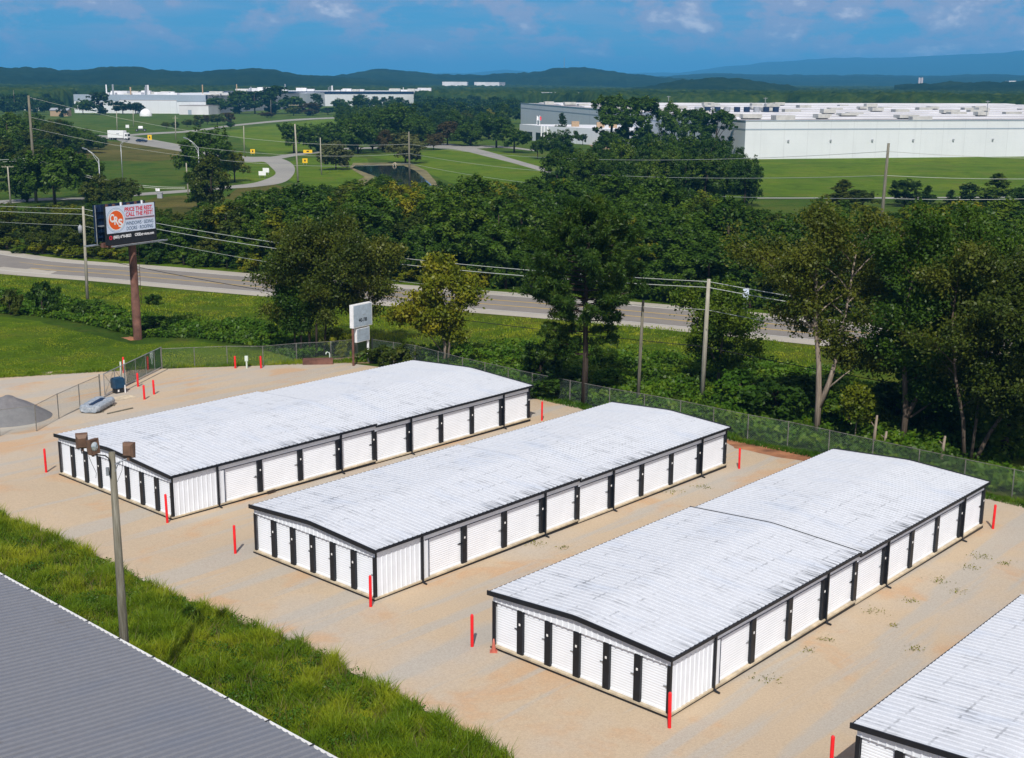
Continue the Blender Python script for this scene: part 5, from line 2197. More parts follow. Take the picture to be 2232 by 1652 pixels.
ridge('hills', [(-300, 152), (-100, 146), (0, 147), (60, 147.5), (110, 150), (150, 154), (190, 154), (215, 149), (245, 145.5), (275, 145), (310, 147.5), (350, 152), (400, 156), (440, 156), (480, 154.5), (505, 152),
                (535, 149), (565, 149), (600, 154), (640, 161), (700, 166), (800, 172), (900, 181)], 2900, 1150, 900, M['hill'], 4.5, 620, 11, bsc=22)
ridge('hills', [(600, 178), (680, 168), (735, 165), (775, 160), (800, 154), (825, 151), (850, 152), (880, 156), (930, 159), (970, 162.5), (1010, 163), (1060, 165), (1110, 160), (1150, 158.5), (1180, 155),
                (1200, 150), (1230, 147.5), (1262, 147), (1295, 149), (1320, 154), (1350, 158), (1390, 162), (1430, 167), (1480, 172), (1540, 178), (1600, 181)], 3500, 900, 900, M['hill'], 5.0, 620, 21, bsc=26)
ridge('hills', [(1360, 196), (1420, 188), (1460, 180), (1500, 173.5), (1540, 170), (1570, 169), (1610, 171.5), (1650, 177), (1690, 183), (1740, 190), (1800, 198)], 2100, 500, 420, M['hill'], 4.0, 300, 31, bsc=18)
ridge('hills', [(1380, 172), (1440, 167), (1500, 163), (1550, 161), (1600, 162), (1700, 163), (1800, 164.5), (1900, 164), (2000, 166), (2100, 164), (2180, 163), (2260, 166), (2400, 164)], 6500, 3000, 1500, M['hill'], 7.0, 520, 41, bsc=60)
ridge('hills', [(1950, 186), (2020, 182), (2080, 181), (2130, 179), (2180, 180), (2240, 178.5), (2400, 176)], 2300, 700, 500, M['hill'], 5.0, 260, 47, bsc=20)
ridge('mountains', [(1380, 170), (1440, 163), (1490, 159), (1530, 152), (1560, 148), (1600, 144.5), (1650, 139), (1700, 134.5), (1740, 132), (1790, 129.5), (1830, 127.5), (1880, 127), (1940, 126), (1990, 124.5), (2050, 122), (2100, 119.5), (2150, 117),
                    (2200, 114), (2240, 111), (2400, 106)], 15000, 5200, 3000, M['mountain'], 16.0, 520, 51, bsc=240)
ridge('mountains', [(820, 175), (900, 163), (960, 159), (1010, 160.5), (1060, 156), (1100, 152), (1140, 155), (1180, 160), (1240, 165), (1330, 163), (1380, 159), (1430, 158.5), (1470, 160), (1540, 170)], 15500, 4200, 2500, M['mountain'], 12.0, 360, 61, bsc=220)
lk = [G(1324, 206.5), G(1330, 196), G(1352, 192), G(1372, 195), G(1374, 206.5)]
M['lake'] = Mat('lake_water').base((0.012, 0.05, 0.11), 0.12, 0, 0.5).m
b = MB()
b.face([(p.x, p.y, 9.5) for p in lk])
tag(b.build('lake', M['lake']), kind='structure')


# far woods: one canopy surface of tree-sized domes
def far_woods():
    pxs = np.array([-120, 0, 100, 160, 164, 300, 500, 700, 898, 905, 1000, 1130, 1136, 1300, 1700, 2000, 2350.])
    st = np.array([1160, 1170, 1190, 1260, 1500, 1520, 1500, 1600, 1750, 1260, 1250, 1250, 1250, 1080, 1060, 1000, 980.])
    azk = np.array([az_of(p) for p in pxs])
    A = np.linspace(az_of(-120), az_of(2350), 1300)
    n = 240
    r = 930 * (5200 / 930) ** (np.arange(n) / (n - 1))
    AA, RR = np.meshgrid(A, r)
    X, Y = RR * np.sin(AA), RR * np.cos(AA)
    start = np.interp(A, azk, st)[None, :] + (fbm(X / 60, Y / 60, 5, 3) - 0.5) * 80
    base = 7.5 + 4 * fbm(X / 220, Y / 220, 8, 3)
    dome = np.maximum(vnoise(X / 8.5, Y / 8.5, 2), vnoise(X / 8.5 + 31.3, Y / 8.5 + 7.7, 3))
    Z = base + 8.0 * dome + 1.6 * (vnoise(X / 3, Y / 3, 6) - 0.5)
    # gentle rise of the far country
    Z = Z + np.clip((RR - 1500) / 2500, 0, 1) * 10 * fbm(X / 500, Y / 500, 9, 2)
    edge = np.clip((RR - start) / 14.0, -1, 1)
    Z = np.where(edge < 0, -3.0, Z * np.clip(edge, 0, 1) ** 0.4)
    # open patch for the lake
    V = np.stack([X, Y, Z], -1)
    lake = inside([(p.x, p.y) for p in [G(1318, 210), G(1326, 194), G(1352, 190), G(1378, 193), G(1380, 210)]], X, Y)
    V[..., 2] = np.where(lake, 6.0, V[..., 2])
    return tag(link('far_woods', mesh_grid('far_woods', V[:, ::-1], M['woods'], smooth=False)), 'dark green woods covering the country out to the hills', 'woods', kind='stuff')


far_woods()


# ================================================================== TREES
def unit(v):
    return v / (np.linalg.norm(v, axis=-1, keepdims=True) + 1e-9)


def cards(c, nrm, size, rng, asp=0.6):
    """diamond leaf sprays centred on c, facing roughly along nrm"""
    n = len(c)
    r = unit(rng.normal(size=(n, 3)))
    t1 = unit(np.cross(nrm, r))
    t2 = np.cross(nrm, t1)
    s = (size * rng.uniform(0.6, 1.3, n))[:, None]
    bend = nrm * s * rng.uniform(-0.25, 0.25, n)[:, None]
    v = np.stack([c - t1 * s, c + t2 * s * asp + bend, c + t1 * s, c - t2 * s * asp + bend], 1)
    return v.reshape(-1, 3)


def crown_mesh(name, seed, H, R_, z0, n_blob, n_leaf, leaf, shape='round', inner=0.22):
    rng = np.random.default_rng(seed)
    hz = (H - z0) / 2
    zc = z0 + hz
    C, Rb = [], []
    for i in range(n_blob):
        d = unit(rng.normal(size=3))
        q = rng.uniform(0.45, 0.86)
        if shape == 'round':
            p = np.array([d[0] * R_, d[1] * R_, d[2] * hz]) * q
            rb = R_ * rng.uniform(0.22, 0.40)
        elif shape == 'cone':
            t = rng.uniform(0, 1) ** 0.8
            a = rng.uniform(0, 2 * math.pi)
            rr = R_ * (1 - t) ** 0.85 * rng.uniform(0.3, 0.75)
            p = np.array([rr * math.cos(a), rr * math.sin(a), (t - 0.5) * 2 * hz * 0.94])
            rb = R_ * (0.16 + 0.26 * (1 - t)) * rng.uniform(0.8, 1.2)
        elif shape == 'oval':
            t = rng.uniform(-1, 1)
            a = rng.uniform(0, 2 * math.pi)
            w = max(0.0, 1 - abs(t) ** 2.4) ** 0.5
            p = np.array([R_ * w * math.cos(a) * q, R_ * w * math.sin(a) * q, t * hz * 0.86])
            rb = R_ * rng.uniform(0.26, 0.42)
        elif shape == 'spread':
            p = np.array([d[0] * R_, d[1] * R_, abs(d[2]) * hz * 1.6 - hz * 0.6]) * q
            rb = R_ * rng.uniform(0.18, 0.32)
        C.append(p + [0, 0, zc])
        Rb.append(rb)
    C, Rb = np.array(C), np.array(Rb)
    # each bough carries smaller sprays, so the outline stays ragged
    m_ = n_blob * 9
    kk = rng.integers(0, n_blob, m_)
    dd = unit(rng.normal(size=(m_, 3)) + [0, 0, 0.25])
    sc_ = C[kk] + dd * (Rb[kk] * rng.uniform(0.45, 1.08, m_))[:, None]
    sr_ = Rb[kk] * rng.uniform(0.22, 0.46, m_)
    w = sr_ ** 1.6
    k = rng.choice(m_, n_leaf, p=w / w.sum())
    d = unit(rng.normal(size=(n_leaf, 3)))
    rad = rng.uniform(0.0, 1.0, n_leaf) ** 0.5 * 1.15
    pos = sc_[k] + d * (sr_[k] * rad)[:, None]
    pos[:, 2] = np.maximum(pos[:, 2], 0.15)
    out_ = unit(pos - [0, 0, zc * 0.9])
    nrm = unit(d * 0.5 + out_ * 0.55 + rng.normal(size=(n_leaf, 3)) * 0.55 + [0, 0, 0.25])
    if shape == 'willow':
        nrm[:, 2] *= 0.2
    return mesh_np(name, cards(pos, nrm, np.full(n_leaf, leaf), rng), 4), C


def trunk_mesh(name, H, r, C, mat, rng, nlimb=6):
    b = MB()
    b.tube([(0, 0, -0.4), (0.05, 0.03, H * 0.25), (-0.04, 0.06, H * 0.5), (0, 0, H * 0.78)], [r * 1.3, r, r * 0.75, r * 0.25], 8)
    for i in range(min(nlimb, len(C))):
        c = C[i]
        z = min(max(c[2] * 0.55, H * 0.15), H * 0.7)
        m = Vector((c[0] * 0.45, c[1] * 0.45, z + (c[2] - z) * 0.6))
        b.tube([(0, 0, z), m, Vector(c)], [r * 0.45, r * 0.3, r * 0.1], 6)
    return b.mesh(name, mat, smooth=True)


PROTO = {}


def proto(key, *a, bark='bark_dark', tr=0.16, **kw):
    me, C = crown_mesh('crown', *a, **kw)
    me.materials.append(LEAF['mid'])
    tm = trunk_mesh('trunk', a[1], tr, C, M[bark], RNG)
    PROTO[key] = (me, tm, a[1], a[2])


#      key           seed  H    R    z0  blobs leaves size
proto('broad_a', 101, 10.0, 4.1, 0.6, 34, 11500, 0.20)
proto('broad_b', 102, 10.0, 3.7, 0.6, 30, 11000, 0.20, shape='oval')
proto('broad_c', 103, 10.0, 4.5, 0.5, 38, 12000, 0.20, shape='spread')
proto('broad_d', 104, 10.0, 3.9, 0.6, 26, 10500, 0.20)
proto('cedar', 105, 10.0, 2.9, 0.2, 46, 9500, 0.17, shape='cone')
proto('pine', 106, 10.0, 3.2, 0.8, 40, 10500, 0.19, shape='oval')
proto('shrub', 107, 3.0, 1.8, 0.0, 18, 2600, 0.17)
proto('tall', 108, 10.0, 3.1, 1.0, 30, 10500, 0.20, shape='oval')
proto('far_a', 111, 10.0, 4.2, 0.5, 24, 2600, 0.42)
proto('far_b', 112, 10.0, 3.6, 0.5, 22, 2400, 0.42, shape='oval')
proto('willow', 113, 10.0, 4.6, 0.2, 34, 6000, 0.32, shape='round', inner=0.1, bark='bark')
proto('lollipop', 114, 10.0, 4.0, 2.0, 26, 6500, 0.26, tr=0.2)


def tree(key, p, h, w, leafkey, label, cat='tree', group=None, name='leafy_tree', rz=None):
    me, tm, H, R_ = PROTO[key]
    rz = random.uniform(0, 6.28) if rz is None else rz
    t = thing(name, label, cat, p, rz, group)
    sx = w / (2 * R_)
    sz = h / H
    for nm, m in (('trunk', tm), ('crown', me)):
        o = link(nm, m, t)
        o.scale = (sx, sx * random.uniform(0.92, 1.08), sz)
        if nm == 'crown':
            o.material_slots[0].link = 'OBJECT'
            o.material_slots[0].material = LEAF[leafkey]
    return t


# ---- the belt of trees on the far side of the highway
hwx = [p.x for p in HW]
hwy = [p.y for p in HW]
YT = [(-120, 452), (0, 452), (100, 455), (190, 446), (300, 450), (345, 458), (400, 462), (450, 446), (500, 450), (560, 420), (620, 410), (700, 414), (760, 408), (820, 386), (880, 394),
      (950, 390), (1010, 402), (1080, 398), (1130, 402), (1200, 392), (1300, 385), (1400, 395), (1500, 418), (1600, 446), (1680, 460), (1740, 452), (1800, 440), (1900, 455), (1990, 448), (2060, 440), (2120, 450), (2200, 440), (2330, 420)]
ytx, yty = [a for a, _ in YT], [b_ for _, b_ in YT]


def px_of(x, y, z):
    X, Y, Z = x, y, z - CAM_H
    d = Y * cp - Z * sp
    u = Y * sp + Z * cp
    a, b_ = F * X / d, -F * u / d
    return PW / 2 + cr * a - sr * b_, PH / 2 + sr * a + cr * b_


SEG = [(330, 'behind the billboard'), (640, 'between the billboard and the brownish tree clump'), (1060, 'behind the yellow-green tree'), (1480, 'behind the tall pine'), (1760, 'behind the pale highway pole'), (9999, 'behind the big pale-trunked trees')]
WORD = {'dark': 'dark green', 'mid': 'mid green', 'yellow': 'yellow-green', 'olive': 'olive brown'}
rb = random.Random(77)
nbelt = 0
row = 0
off = 12.5
while off < 105 and nbelt < 205:
    x = -95.0 + (row % 2) * 3.3
    while x < 105:
        xx = x + rb.uniform(-1.8, 1.8)
        y = float(np.interp(xx, hwx, hwy)) + off + rb.uniform(-1.5, 1.5)
        px, py = px_of(xx, y, -0.3)
        if -90 < px < 2320:
            yt = float(np.interp(px, ytx, yty)) + rb.uniform(-12, 9)
            hm = CAM_H + 0.3 + ray(px, yt)[2] / ray(px, yt)[1] * y
            want = rb.uniform(7.0, 10.5) if px > 480 else rb.uniform(4.0, 6.5)
            if off < 16:
                want *= 0.72
            h = min(want, hm)
            if h > 2.6:
                v = rb.random()
                if px < 480:
                    lk_ = 'dark' if v < 0.40 else 'mid' if v < 0.62 else 'yellow' if v < 0.72 else 'olive'
                elif px > 1700:
                    lk_ = 'dark' if v < 0.34 else 'mid' if v < 0.58 else 'yellow' if v < 0.76 else 'olive'
                else:
                    lk_ = 'dark' if v < 0.42 else 'mid' if v < 0.76 else 'yellow' if v < 0.89 else 'olive'
                key = rb.choice(['broad_a', 'broad_b', 'broad_c', 'broad_d', 'broad_a', 'broad_d'])
                seg = next(s for lim, s in SEG if px < lim)
                front = 'at the highway edge' if off < 16 else 'deep in the belt'
                lab = f'{WORD[lk_]} tree {front} {seg}'
                tree(key, (xx, y, -0.32), h, min(h * rb.uniform(0.95, 1.15) + 1.2, 10.5), lk_, lab, group=lab + ' (roadside belt)')
                nbelt += 1
        x += 6.6 if off < 40 else 8.6
    off += 6.2 if off < 35 else 8.0
    row += 1
print('belt trees', nbelt)
# shrubs filling the front of the belt
ns = 0
x = -92.0
while x < 60:
    y = float(np.interp(x, hwx, hwy)) + 10.4 + rb.uniform(-0.6, 1.0)
    px, py = px_of(x, y, 0)
    if -40 < px < 2300:
        seg = next(s for lim, s in SEG if px < lim)
        lk_ = rb.choice(['dark', 'mid', 'mid', 'yellow'] if px > 300 else ['mid', 'weed', 'yellow'])
        wd = {'weed': 'bright green', **WORD}[lk_]
        hh = rb.uniform(2.0, 3.6) if px > 300 else rb.uniform(1.2, 2.2)
        lab = f'low {wd} shrub on the far verge {seg}'
        tree('shrub', (x, y, -0.32), hh, rb.uniform(3.6, 5.0), lk_, lab, 'shrub', lab + ' (row)', 'roadside_shrub')
        ns += 1
    x += rb.uniform(2.8, 4.2)


# ---- trees of the middle distance, each at its own place (px, base row, top row, width px)
def mt(key, px, pb, pt, wpx, leafkey, label, name='leafy_tree', cat='tree', group=None):
    p = G(px, pb)
    h = hgt(p, pt)
    w = 1.22 * wpx / F * math.hypot(p.y, CAM_H)
    h *= 1.03
    return tree(key, p, h, w, leafkey, label, cat, group, name)


for a in [
    ('tall', 1332, 334, 209, 82, 'dark', 'tallest dark tree before the warehouse wall, left of the pair'),
    ('tall', 1397, 336, 212, 84, 'dark', 'tallest dark tree before the warehouse wall, right of the pair'),
    ('broad_b', 1462, 340, 231, 58, 'dark', 'slim dark tree right of the tallest pair'),
    ('tall', 1512, 338, 238, 66, 'dark', 'broad dark tree second from the warehouse corner'),
    ('tall', 1560, 345, 240, 70, 'dark', 'dark tree standing against the warehouse corner'),
    ('cedar', 1224.5, 309, 247, 40, 'cedar', 'dark cone-shaped cedar in front of the office wing'),
    ('lollipop', 1121, 333, 275, 58, 'mid', 'round lawn tree beside the drive, in front of the office'),
    ('lollipop', 1082, 322, 250, 62, 'dark', 'round dark lawn tree left of the office, near the road'),
    ('lollipop', 1171.7, 346, 301, 28, 'mid', 'small round lawn tree alone by the drive bend'),
    ('broad_a', 1203, 345, 284, 44, 'mid', 'green tree in front of the office wall, by the small lawn tree'),
    ('broad_d', 1240, 348, 284, 58, 'dark', 'bushy dark green tree under the cedar'),
    ('broad_b', 1323, 362, 292, 58, 'mid', 'green tree before the tall dark pair'),
    ('broad_c', 1426, 372, 304, 74, 'yellow', 'yellow-tipped tree before the warehouse trees'),
    ('broad_a', 1500, 375, 318, 72, 'mid', 'mid green tree at the middle of the warehouse grove'),
    ('broad_d', 1556, 380, 306, 78, 'mid', 'large green tree low in front of the warehouse corner'),
    ('broad_a', 1616, 425, 340, 78, 'dark', 'dark round tree at the right end of the grove, on the bright lawn'),
    ('lollipop', 1270, 316, 290, 16, 'cedar', 'small clipped round bush by the office wall'),
]:
    mt(*a)
for i, px in enumerate((1214, 1248, 1286, 1326, 1366, 1408, 1450, 1492, 1536, 1578, 1622)):
    lk_ = ('pine', 'dark', 'pine', 'pine', 'dark', 'mid', 'pine', 'dark', 'pine', 'mid', 'dark')[i]
    wd = {'pine': 'dark pine', 'dark': 'dark leafy tree', 'mid': 'green leafy tree'}[lk_]
    mt('pine' if lk_ == 'pine' else 'broad_a', px, 446 + (i % 3) * 5, 336 + (i * 37 % 17), 70, lk_, f'{wd} in the thick row in front of the warehouse grove', 'grove_tree', 'tree', f'{wd}s of the thick row before the grove')
for i, (px, pb, pt, w, lk_) in enumerate(((1300, 418, 322, 66, 'dark'), (1352, 412, 306, 72, 'mid'), (1402, 408, 300, 74, 'dark'), (1452, 412, 302, 72, 'dark'), (1496, 405, 296, 70, 'mid'), (1540, 408, 300, 72, 'dark'), (1586, 415, 318, 70, 'dark'), (1260, 420, 326, 60, 'mid'), (1222, 425, 322, 56, 'dark'))):
    mt('broad_a' if i % 2 else 'broad_d', px, pb, pt, w, lk_, f'{WORD[lk_]} tree in the middle rank of the warehouse grove', 'grove_tree', 'tree', f'{WORD[lk_]} trees in the middle rank of the warehouse grove')
for a in [
    ('cedar', 1835, 452, 392, 96, 'olive', 'spreading conifer left of the leaning pole on the lawn edge'),
    ('broad_c', 1880, 455, 412, 70, 'olive', 'thin brownish shrub tree just left of the leaning pole'),
    ('pine', 1972, 450, 394, 62, 'cedar', 'largest dark conifer right of the leaning pole'),
    ('cedar', 2020, 450, 405, 48, 'cedar', 'second dark conifer right of the leaning pole'),
    ('cedar', 2071, 450, 414, 42, 'cedar', 'low dark conifer in the row on the lawn edge'),
    ('pine', 2111, 446, 402, 38, 'cedar', 'small narrow dark conifer standing clear on the lawn edge'),
    ('cedar', 2170, 452, 378, 84, 'pine', 'spiky pine on the lawn edge at the right'),
    ('broad_a', 2232, 460, 404, 66, 'dark', 'dark tree on the lawn edge cut by the right border'),
    ('broad_a', 452, 402, 279, 96, 'dark', 'big lone dark tree inside the road curve'),
    ('broad_c', 512, 396, 322, 62, 'yellow', 'yellow-green tree at the right side of the big lone tree'),
    ('broad_b', 462, 462, 348, 74, 'olive', 'brownish green tree in front of the big lone tree'),
    ('broad_d', 432, 455, 372, 62, 'dark', 'dark bushy tree left of the brownish one by the curve'),
    ('broad_c', 120, 446, 318, 140, 'dark', 'massive dark tree between the tall pole and the brown field'),
    ('broad_a', 60, 440, 335, 96, 'dark', 'dark wide tree behind the tall transmission pole'),
    ('broad_a', 190, 432, 340, 90, 'dark', 'dark tree at the right side of the massive one'),
    ('broad_d', 218, 452, 382, 70, 'olive', 'olive brown bushy tree behind the billboard, left'),
    ('broad_c', 270, 458, 384, 78, 'olive', 'olive brown bushy tree behind the billboard, right'),
    ('lollipop', 641, 334, 264, 58, 'dark', 'dark round tree behind the tall pole with the crossarm'),
    ('broad_a', 694, 330, 270, 62, 'dark', 'dark tree second from the left in the pond row'),
    ('broad_d', 735, 332, 264, 60, 'dark', 'dark tree third from the left in the pond row'),
    ('willow', 732, 370, 306, 66, 'willow', 'pale weeping willow left of the pond'),
    ('willow', 884, 356, 288, 76, 'willow', 'pale weeping willow behind the pond pole'),
    ('broad_b', 838, 332, 286, 36, 'russet', 'rusty coloured small tree left of the far willow'),
    ('broad_c', 945, 326, 290, 46, 'russet', 'small rusty brown tree right of the far willow'),
    ('broad_a', 780, 335, 250, 78, 'dark', 'dark tree in the pond row above the near willow'),
    ('broad_a', 868, 318, 228, 108, 'mid', 'wide domed green tree above the far willow'),
    ('broad_d', 812, 328, 252, 66, 'dark', 'dark tree left of the wide domed one'),
    ('broad_a', 920, 318, 256, 62, 'dark', 'dark tree right of the wide domed one'),
    ('broad_c', 975, 316, 262, 66, 'russet', 'reddish brown low tree by the drive'),
    ('broad_a', 1025, 318, 268, 66, 'dark', 'dark low tree left of the round lawn trees'),
]:
    mt(*a)
# wooded slope at far left
for i, (px, pb, pt, w) in enumerate(((-20, 350, 262, 90), (20, 345, 250, 80), (62, 342, 256, 78), (104, 338, 262, 74), (140, 332, 266, 70), (172, 326, 278, 64), (200, 318, 290, 48), (-10, 395, 300, 90), (28, 392, 305, 80), (40, 318, 246, 62), (88, 315, 250, 58), (128, 312, 258, 54), (0, 330, 258, 70), (44, 334, 262, 70), (82, 330, 264, 66), (118, 344, 270, 60), (150, 342, 276, 60), (-30, 372, 276, 90), (10, 368, 282, 84), (52, 362, 288, 76), (90, 372, 300, 74), (186, 334, 288, 54), (214, 326, 300, 36), (70, 398, 312, 90))):
    lk_ = ('dark', 'mid', 'dark', 'olive')[i % 4]
    lab = f'{WORD[lk_]} tree on the wooded slope at the far left'
    mt(('broad_a', 'broad_d', 'broad_c')[i % 3], px, pb, pt, w, lk_, lab, group=lab + 's')
# trees by the factory
for i, (px, pb, pt, w, lk_, key, lab) in enumerate((
    (181, 249, 212, 34, 'mid', 'far_a', 'light green tree at the left end of the factory'), (217, 250, 203, 44, 'cedar', 'far_b', 'dark egg-shaped tree before the left factory wall'),
    (268, 248.5, 217, 40, 'cedar', 'far_a', 'low dark tree before the factory, left of the dome'), (296, 248, 219, 36, 'cedar', 'far_a', 'low dark tree just behind the dome'),
    (137, 256, 230, 20, 'cedar', 'far_b', 'small dark tree beside the tan house'),
    (480, 248, 208, 58, 'dark', 'far_a', 'dark tree right of the small shed, first of the factory row'), (522, 248, 200, 46, 'dark', 'far_b', 'dark tree second in the factory row'), (556, 248, 191, 58, 'dark', 'far_a', 'tall dark tree in the middle of the factory row'),
    (600, 248, 190, 60, 'dark', 'far_b', 'tallest dark tree of the factory row'), (642, 248, 204, 48, 'mid', 'far_a', 'green tree at the right of the factory row'), (690, 246, 206, 30, 'cedar', 'far_b', 'slim dark tree alone right of the factory row'),
    (745, 244, 211, 34, 'dark', 'far_a', 'dark tree before the navy roofline'), (785, 242, 208, 34, 'dark', 'far_b', 'second dark tree before the navy roofline'), (818, 238, 211, 15, 'cedar', 'far_b', 'narrow dark tree against the right factory wall'), (836, 238, 213, 16, 'cedar', 'far_b', 'second narrow dark tree against the right factory wall'), (853, 238, 211, 17, 'cedar', 'far_b', 'third narrow dark tree against the right factory wall'),
    (503, 280, 264, 17, 'dark', 'far_a', 'small dark bush tree by the gravel track'), (363, 281, 264, 17, 'olive', 'far_a', 'smallest orchard tree at the left end of its row'), (382, 279, 266, 17, 'olive', 'far_b', 'orchard tree beside the pole with a crossarm'),
    (408, 277, 258, 20, 'olive', 'far_a', 'orchard tree third from the left of its row'), (432, 277, 252, 24, 'olive', 'far_b', 'orchard tree fourth from the left of its row'), (452, 271, 248, 22, 'russet', 'far_a', 'brown orchard tree in the middle of its row'),
    (474, 272, 246, 30, 'olive', 'far_a', 'widest orchard tree of its row'), (498, 270, 247, 26, 'russet', 'far_b', 'brown orchard tree at the right end of its row'),
    (582, 257, 242, 30, 'russet', 'far_a', 'brown bush at the foot of the thin grey pole'), (640, 252, 230, 32, 'olive', 'far_a', 'brownish tree below the factory row'), (675, 252, 226, 40, 'russet', 'far_b', 'brown tree right below the factory row'), (715, 250, 232, 34, 'dark', 'far_a', 'dark low tree at the meadow edge right of the brown one'))):
    mt(key, px, pb, pt, w, lk_, lab, 'meadow_tree')
# the middle wood between pond and office, and on to the far woods: its nearer trees one by one, the rest as one mass
rc = random.Random(31)
nm_ = 0
MASS = []


def mass_tree(p, h, w):
    me = PROTO[rc.choice(['far_a', 'far_b'])]
    a = np.empty(len(me[0].vertices) * 3, np.float32)
    me[0].vertices.foreach_get('co', a)
    a = a.reshape(-1, 3) * [w / (2 * me[3]), w / (2 * me[3]), h / me[2]]
    t_ = rc.uniform(0, 6.28)
    c_, s_ = math.cos(t_), math.sin(t_)
    MASS.append(np.stack([a[:, 0] * c_ - a[:, 1] * s_ + p.x, a[:, 0] * s_ + a[:, 1] * c_ + p.y, a[:, 2] + p.z], -1))


zones = ['behind the pond', 'between the pond and the office', 'just left of the office']
for (y0, x0, x1, dx) in ((304, 760, 1090, 38), (290, 745, 1100, 36), (278, 745, 1125, 34), (267, 760, 1128, 30), (257, 780, 1130, 26), (248, 800, 1130, 23), (241, 870, 1132, 20), (235, 900, 1134, 18)):
    x = x0 + rc.uniform(0, 15)
    while x < x1:
        px = x + rc.uniform(-7, 7)
        py = y0 + rc.uniform(-4, 4)
        p = G(px, py)
        h = rc.uniform(8.5, 13.5)
        v = rc.random()
        lk_ = 'dark' if v < 0.5 else 'mid' if v < 0.82 else 'olive' if v < 0.93 else 'yellow'
        zn = zones[0] if px < 900 else zones[1] if px < 1040 else zones[2]
        lab = f'{WORD[lk_]} tree in the middle wood {zn}'
        if y0 < 270:
            mass_tree(p, h, h * rc.uniform(0.85, 1.1))
        else:
            tree(rc.choice(['broad_a', 'broad_b', 'broad_d']), p, h, h * rc.uniform(0.8, 1.05), lk_, lab, group=lab + 's')
            nm_ += 1
        x += dx
for i in range(58):
    px, pb = -16 + (i % 29) * 6.6 + rc.uniform(-4, 4), ((227, 232, 223) if i < 29 else (243, 248, 239))[i % 3] + rc.uniform(-2, 2)
    if i < 29 or px < 128:
        p = G(px, pb)
        h = rc.uniform(9, 14)
        mass_tree(p, h, h)
tag(link('far_treeline', mesh_np('far_treeline', np.vstack(MASS), 4, LEAF['dark'])), 'dense far trees of the middle wood and around the houses at the far left', 'woods', kind='stuff')
print('middle wood', nm_)

# ---- trees close to the lot, grown branch by branch
def bez(a, b_, c, n=4):
    return [(a * (1 - t) ** 2 + b_ * 2 * t * (1 - t) + c * t * t) for t in (i / n for i in range(n + 1))]


def grown_tree(name, label, p, stems, limbs, leafkey, bark, seed, leaf=0.125, per=58, sig=0.42, twigs=6, cat='tree', drop=0.0, upw=0.35):
    """stems: list of (points, base radius); limbs: (count, z0, z1, len_low, len_high) spread on the stems"""
    rng = np.random.default_rng(seed)
    rd = random.Random(seed)
    t = thing(name, label, cat, p)
    wood_ = MB()
    tips = []
    for pts, r in stems:
        P = [Vector(q) for q in pts]
        rad = [r * (1 - 0.80 * i / (len(P) - 1)) for i in range(len(P))]
        wood_.tube(P, rad, 8)
    n, z0, z1, l0, l1 = limbs
    for i in range(n):
        pts, r = stems[i % len(stems)]
        zt = z0 + (z1 - z0) * ((i + rd.random()) / n)
        P = [Vector(q) for q in pts]
        zt = min(zt, P[-1].z)
        k = next((j for j in range(len(P) - 1) if P[j + 1].z >= zt), len(P) - 2)
        f = (zt - P[k].z) / max(1e-3, P[k + 1].z - P[k].z)
        a = P[k].lerp(P[k + 1], min(max(f, 0), 1))
        az_ = i * 2.39996 + rd.uniform(-0.5, 0.5)
        q = (zt - z0) / max(1e-3, z1 - z0)
        L = (l0 + (l1 - l0) * math.sin(math.pi * (0.12 + 0.80 * q))) * rd.uniform(0.75, 1.15)
        el_ = rd.uniform(0.1, 0.6) + upw * q
        d = Vector((math.cos(az_) * math.cos(el_), math.sin(az_) * math.cos(el_), math.sin(el_)))
        e = a + d * L + Vector((0, 0, -drop * L))
        m = a + d * L * 0.5 + Vector((0, 0, 0.18 * L))
        path = bez(a, m, e)
        br = r * 0.34 * (1 - 0.5 * q)
        wood_.tube(path, [br, br * 0.8, br * 0.6, br * 0.42, br * 0.2], 6, caps=False)
        for j in range(twigs):
            u = rd.uniform(0.35, 1.0)
            s0 = path[min(4, int(u * 4))]
            dv = Vector((rd.gauss(0, 1), rd.gauss(0, 1), rd.gauss(0.25, 0.8))).normalized()
            tl = L * rd.uniform(0.18, 0.42)
            e2 = s0 + (d * 0.5 + dv).normalized() * tl
            wood_.tube([s0, s0.lerp(e2, 0.5) + Vector((0, 0, .05)), e2], [br * 0.3, br * 0.2, br * 0.1], 4, caps=False)
            tips.append(e2)
            tips.append(s0.lerp(e2, 0.55))
        tips.append(e)
    for pts, r in stems:
        tips.append(Vector(pts[-1]))
    wood_.build('trunk', M[bark], t, smooth=True)
    T = np.array([tuple(v) for v in tips])
    per = int(per * 1.35)
    c = np.repeat(T, per, 0)
    s = np.repeat(rng.uniform(0.6, 1.35, len(T)), per)
    c = c + rng.normal(size=c.shape) * (sig * s)[:, None] * [1, 1, 0.72]
    nrm = unit(rng.normal(size=c.shape) * 0.8 + [0, -0.15, 0.55])
    me = mesh_np('crown', cards(c, nrm, np.full(len(c), leaf), rng), 4, LEAF[leafkey])
    link('crown', me, t)
    return t


def stem(x0, pts, r):
    return ([(x, y, z) for x, y, z in pts], r)


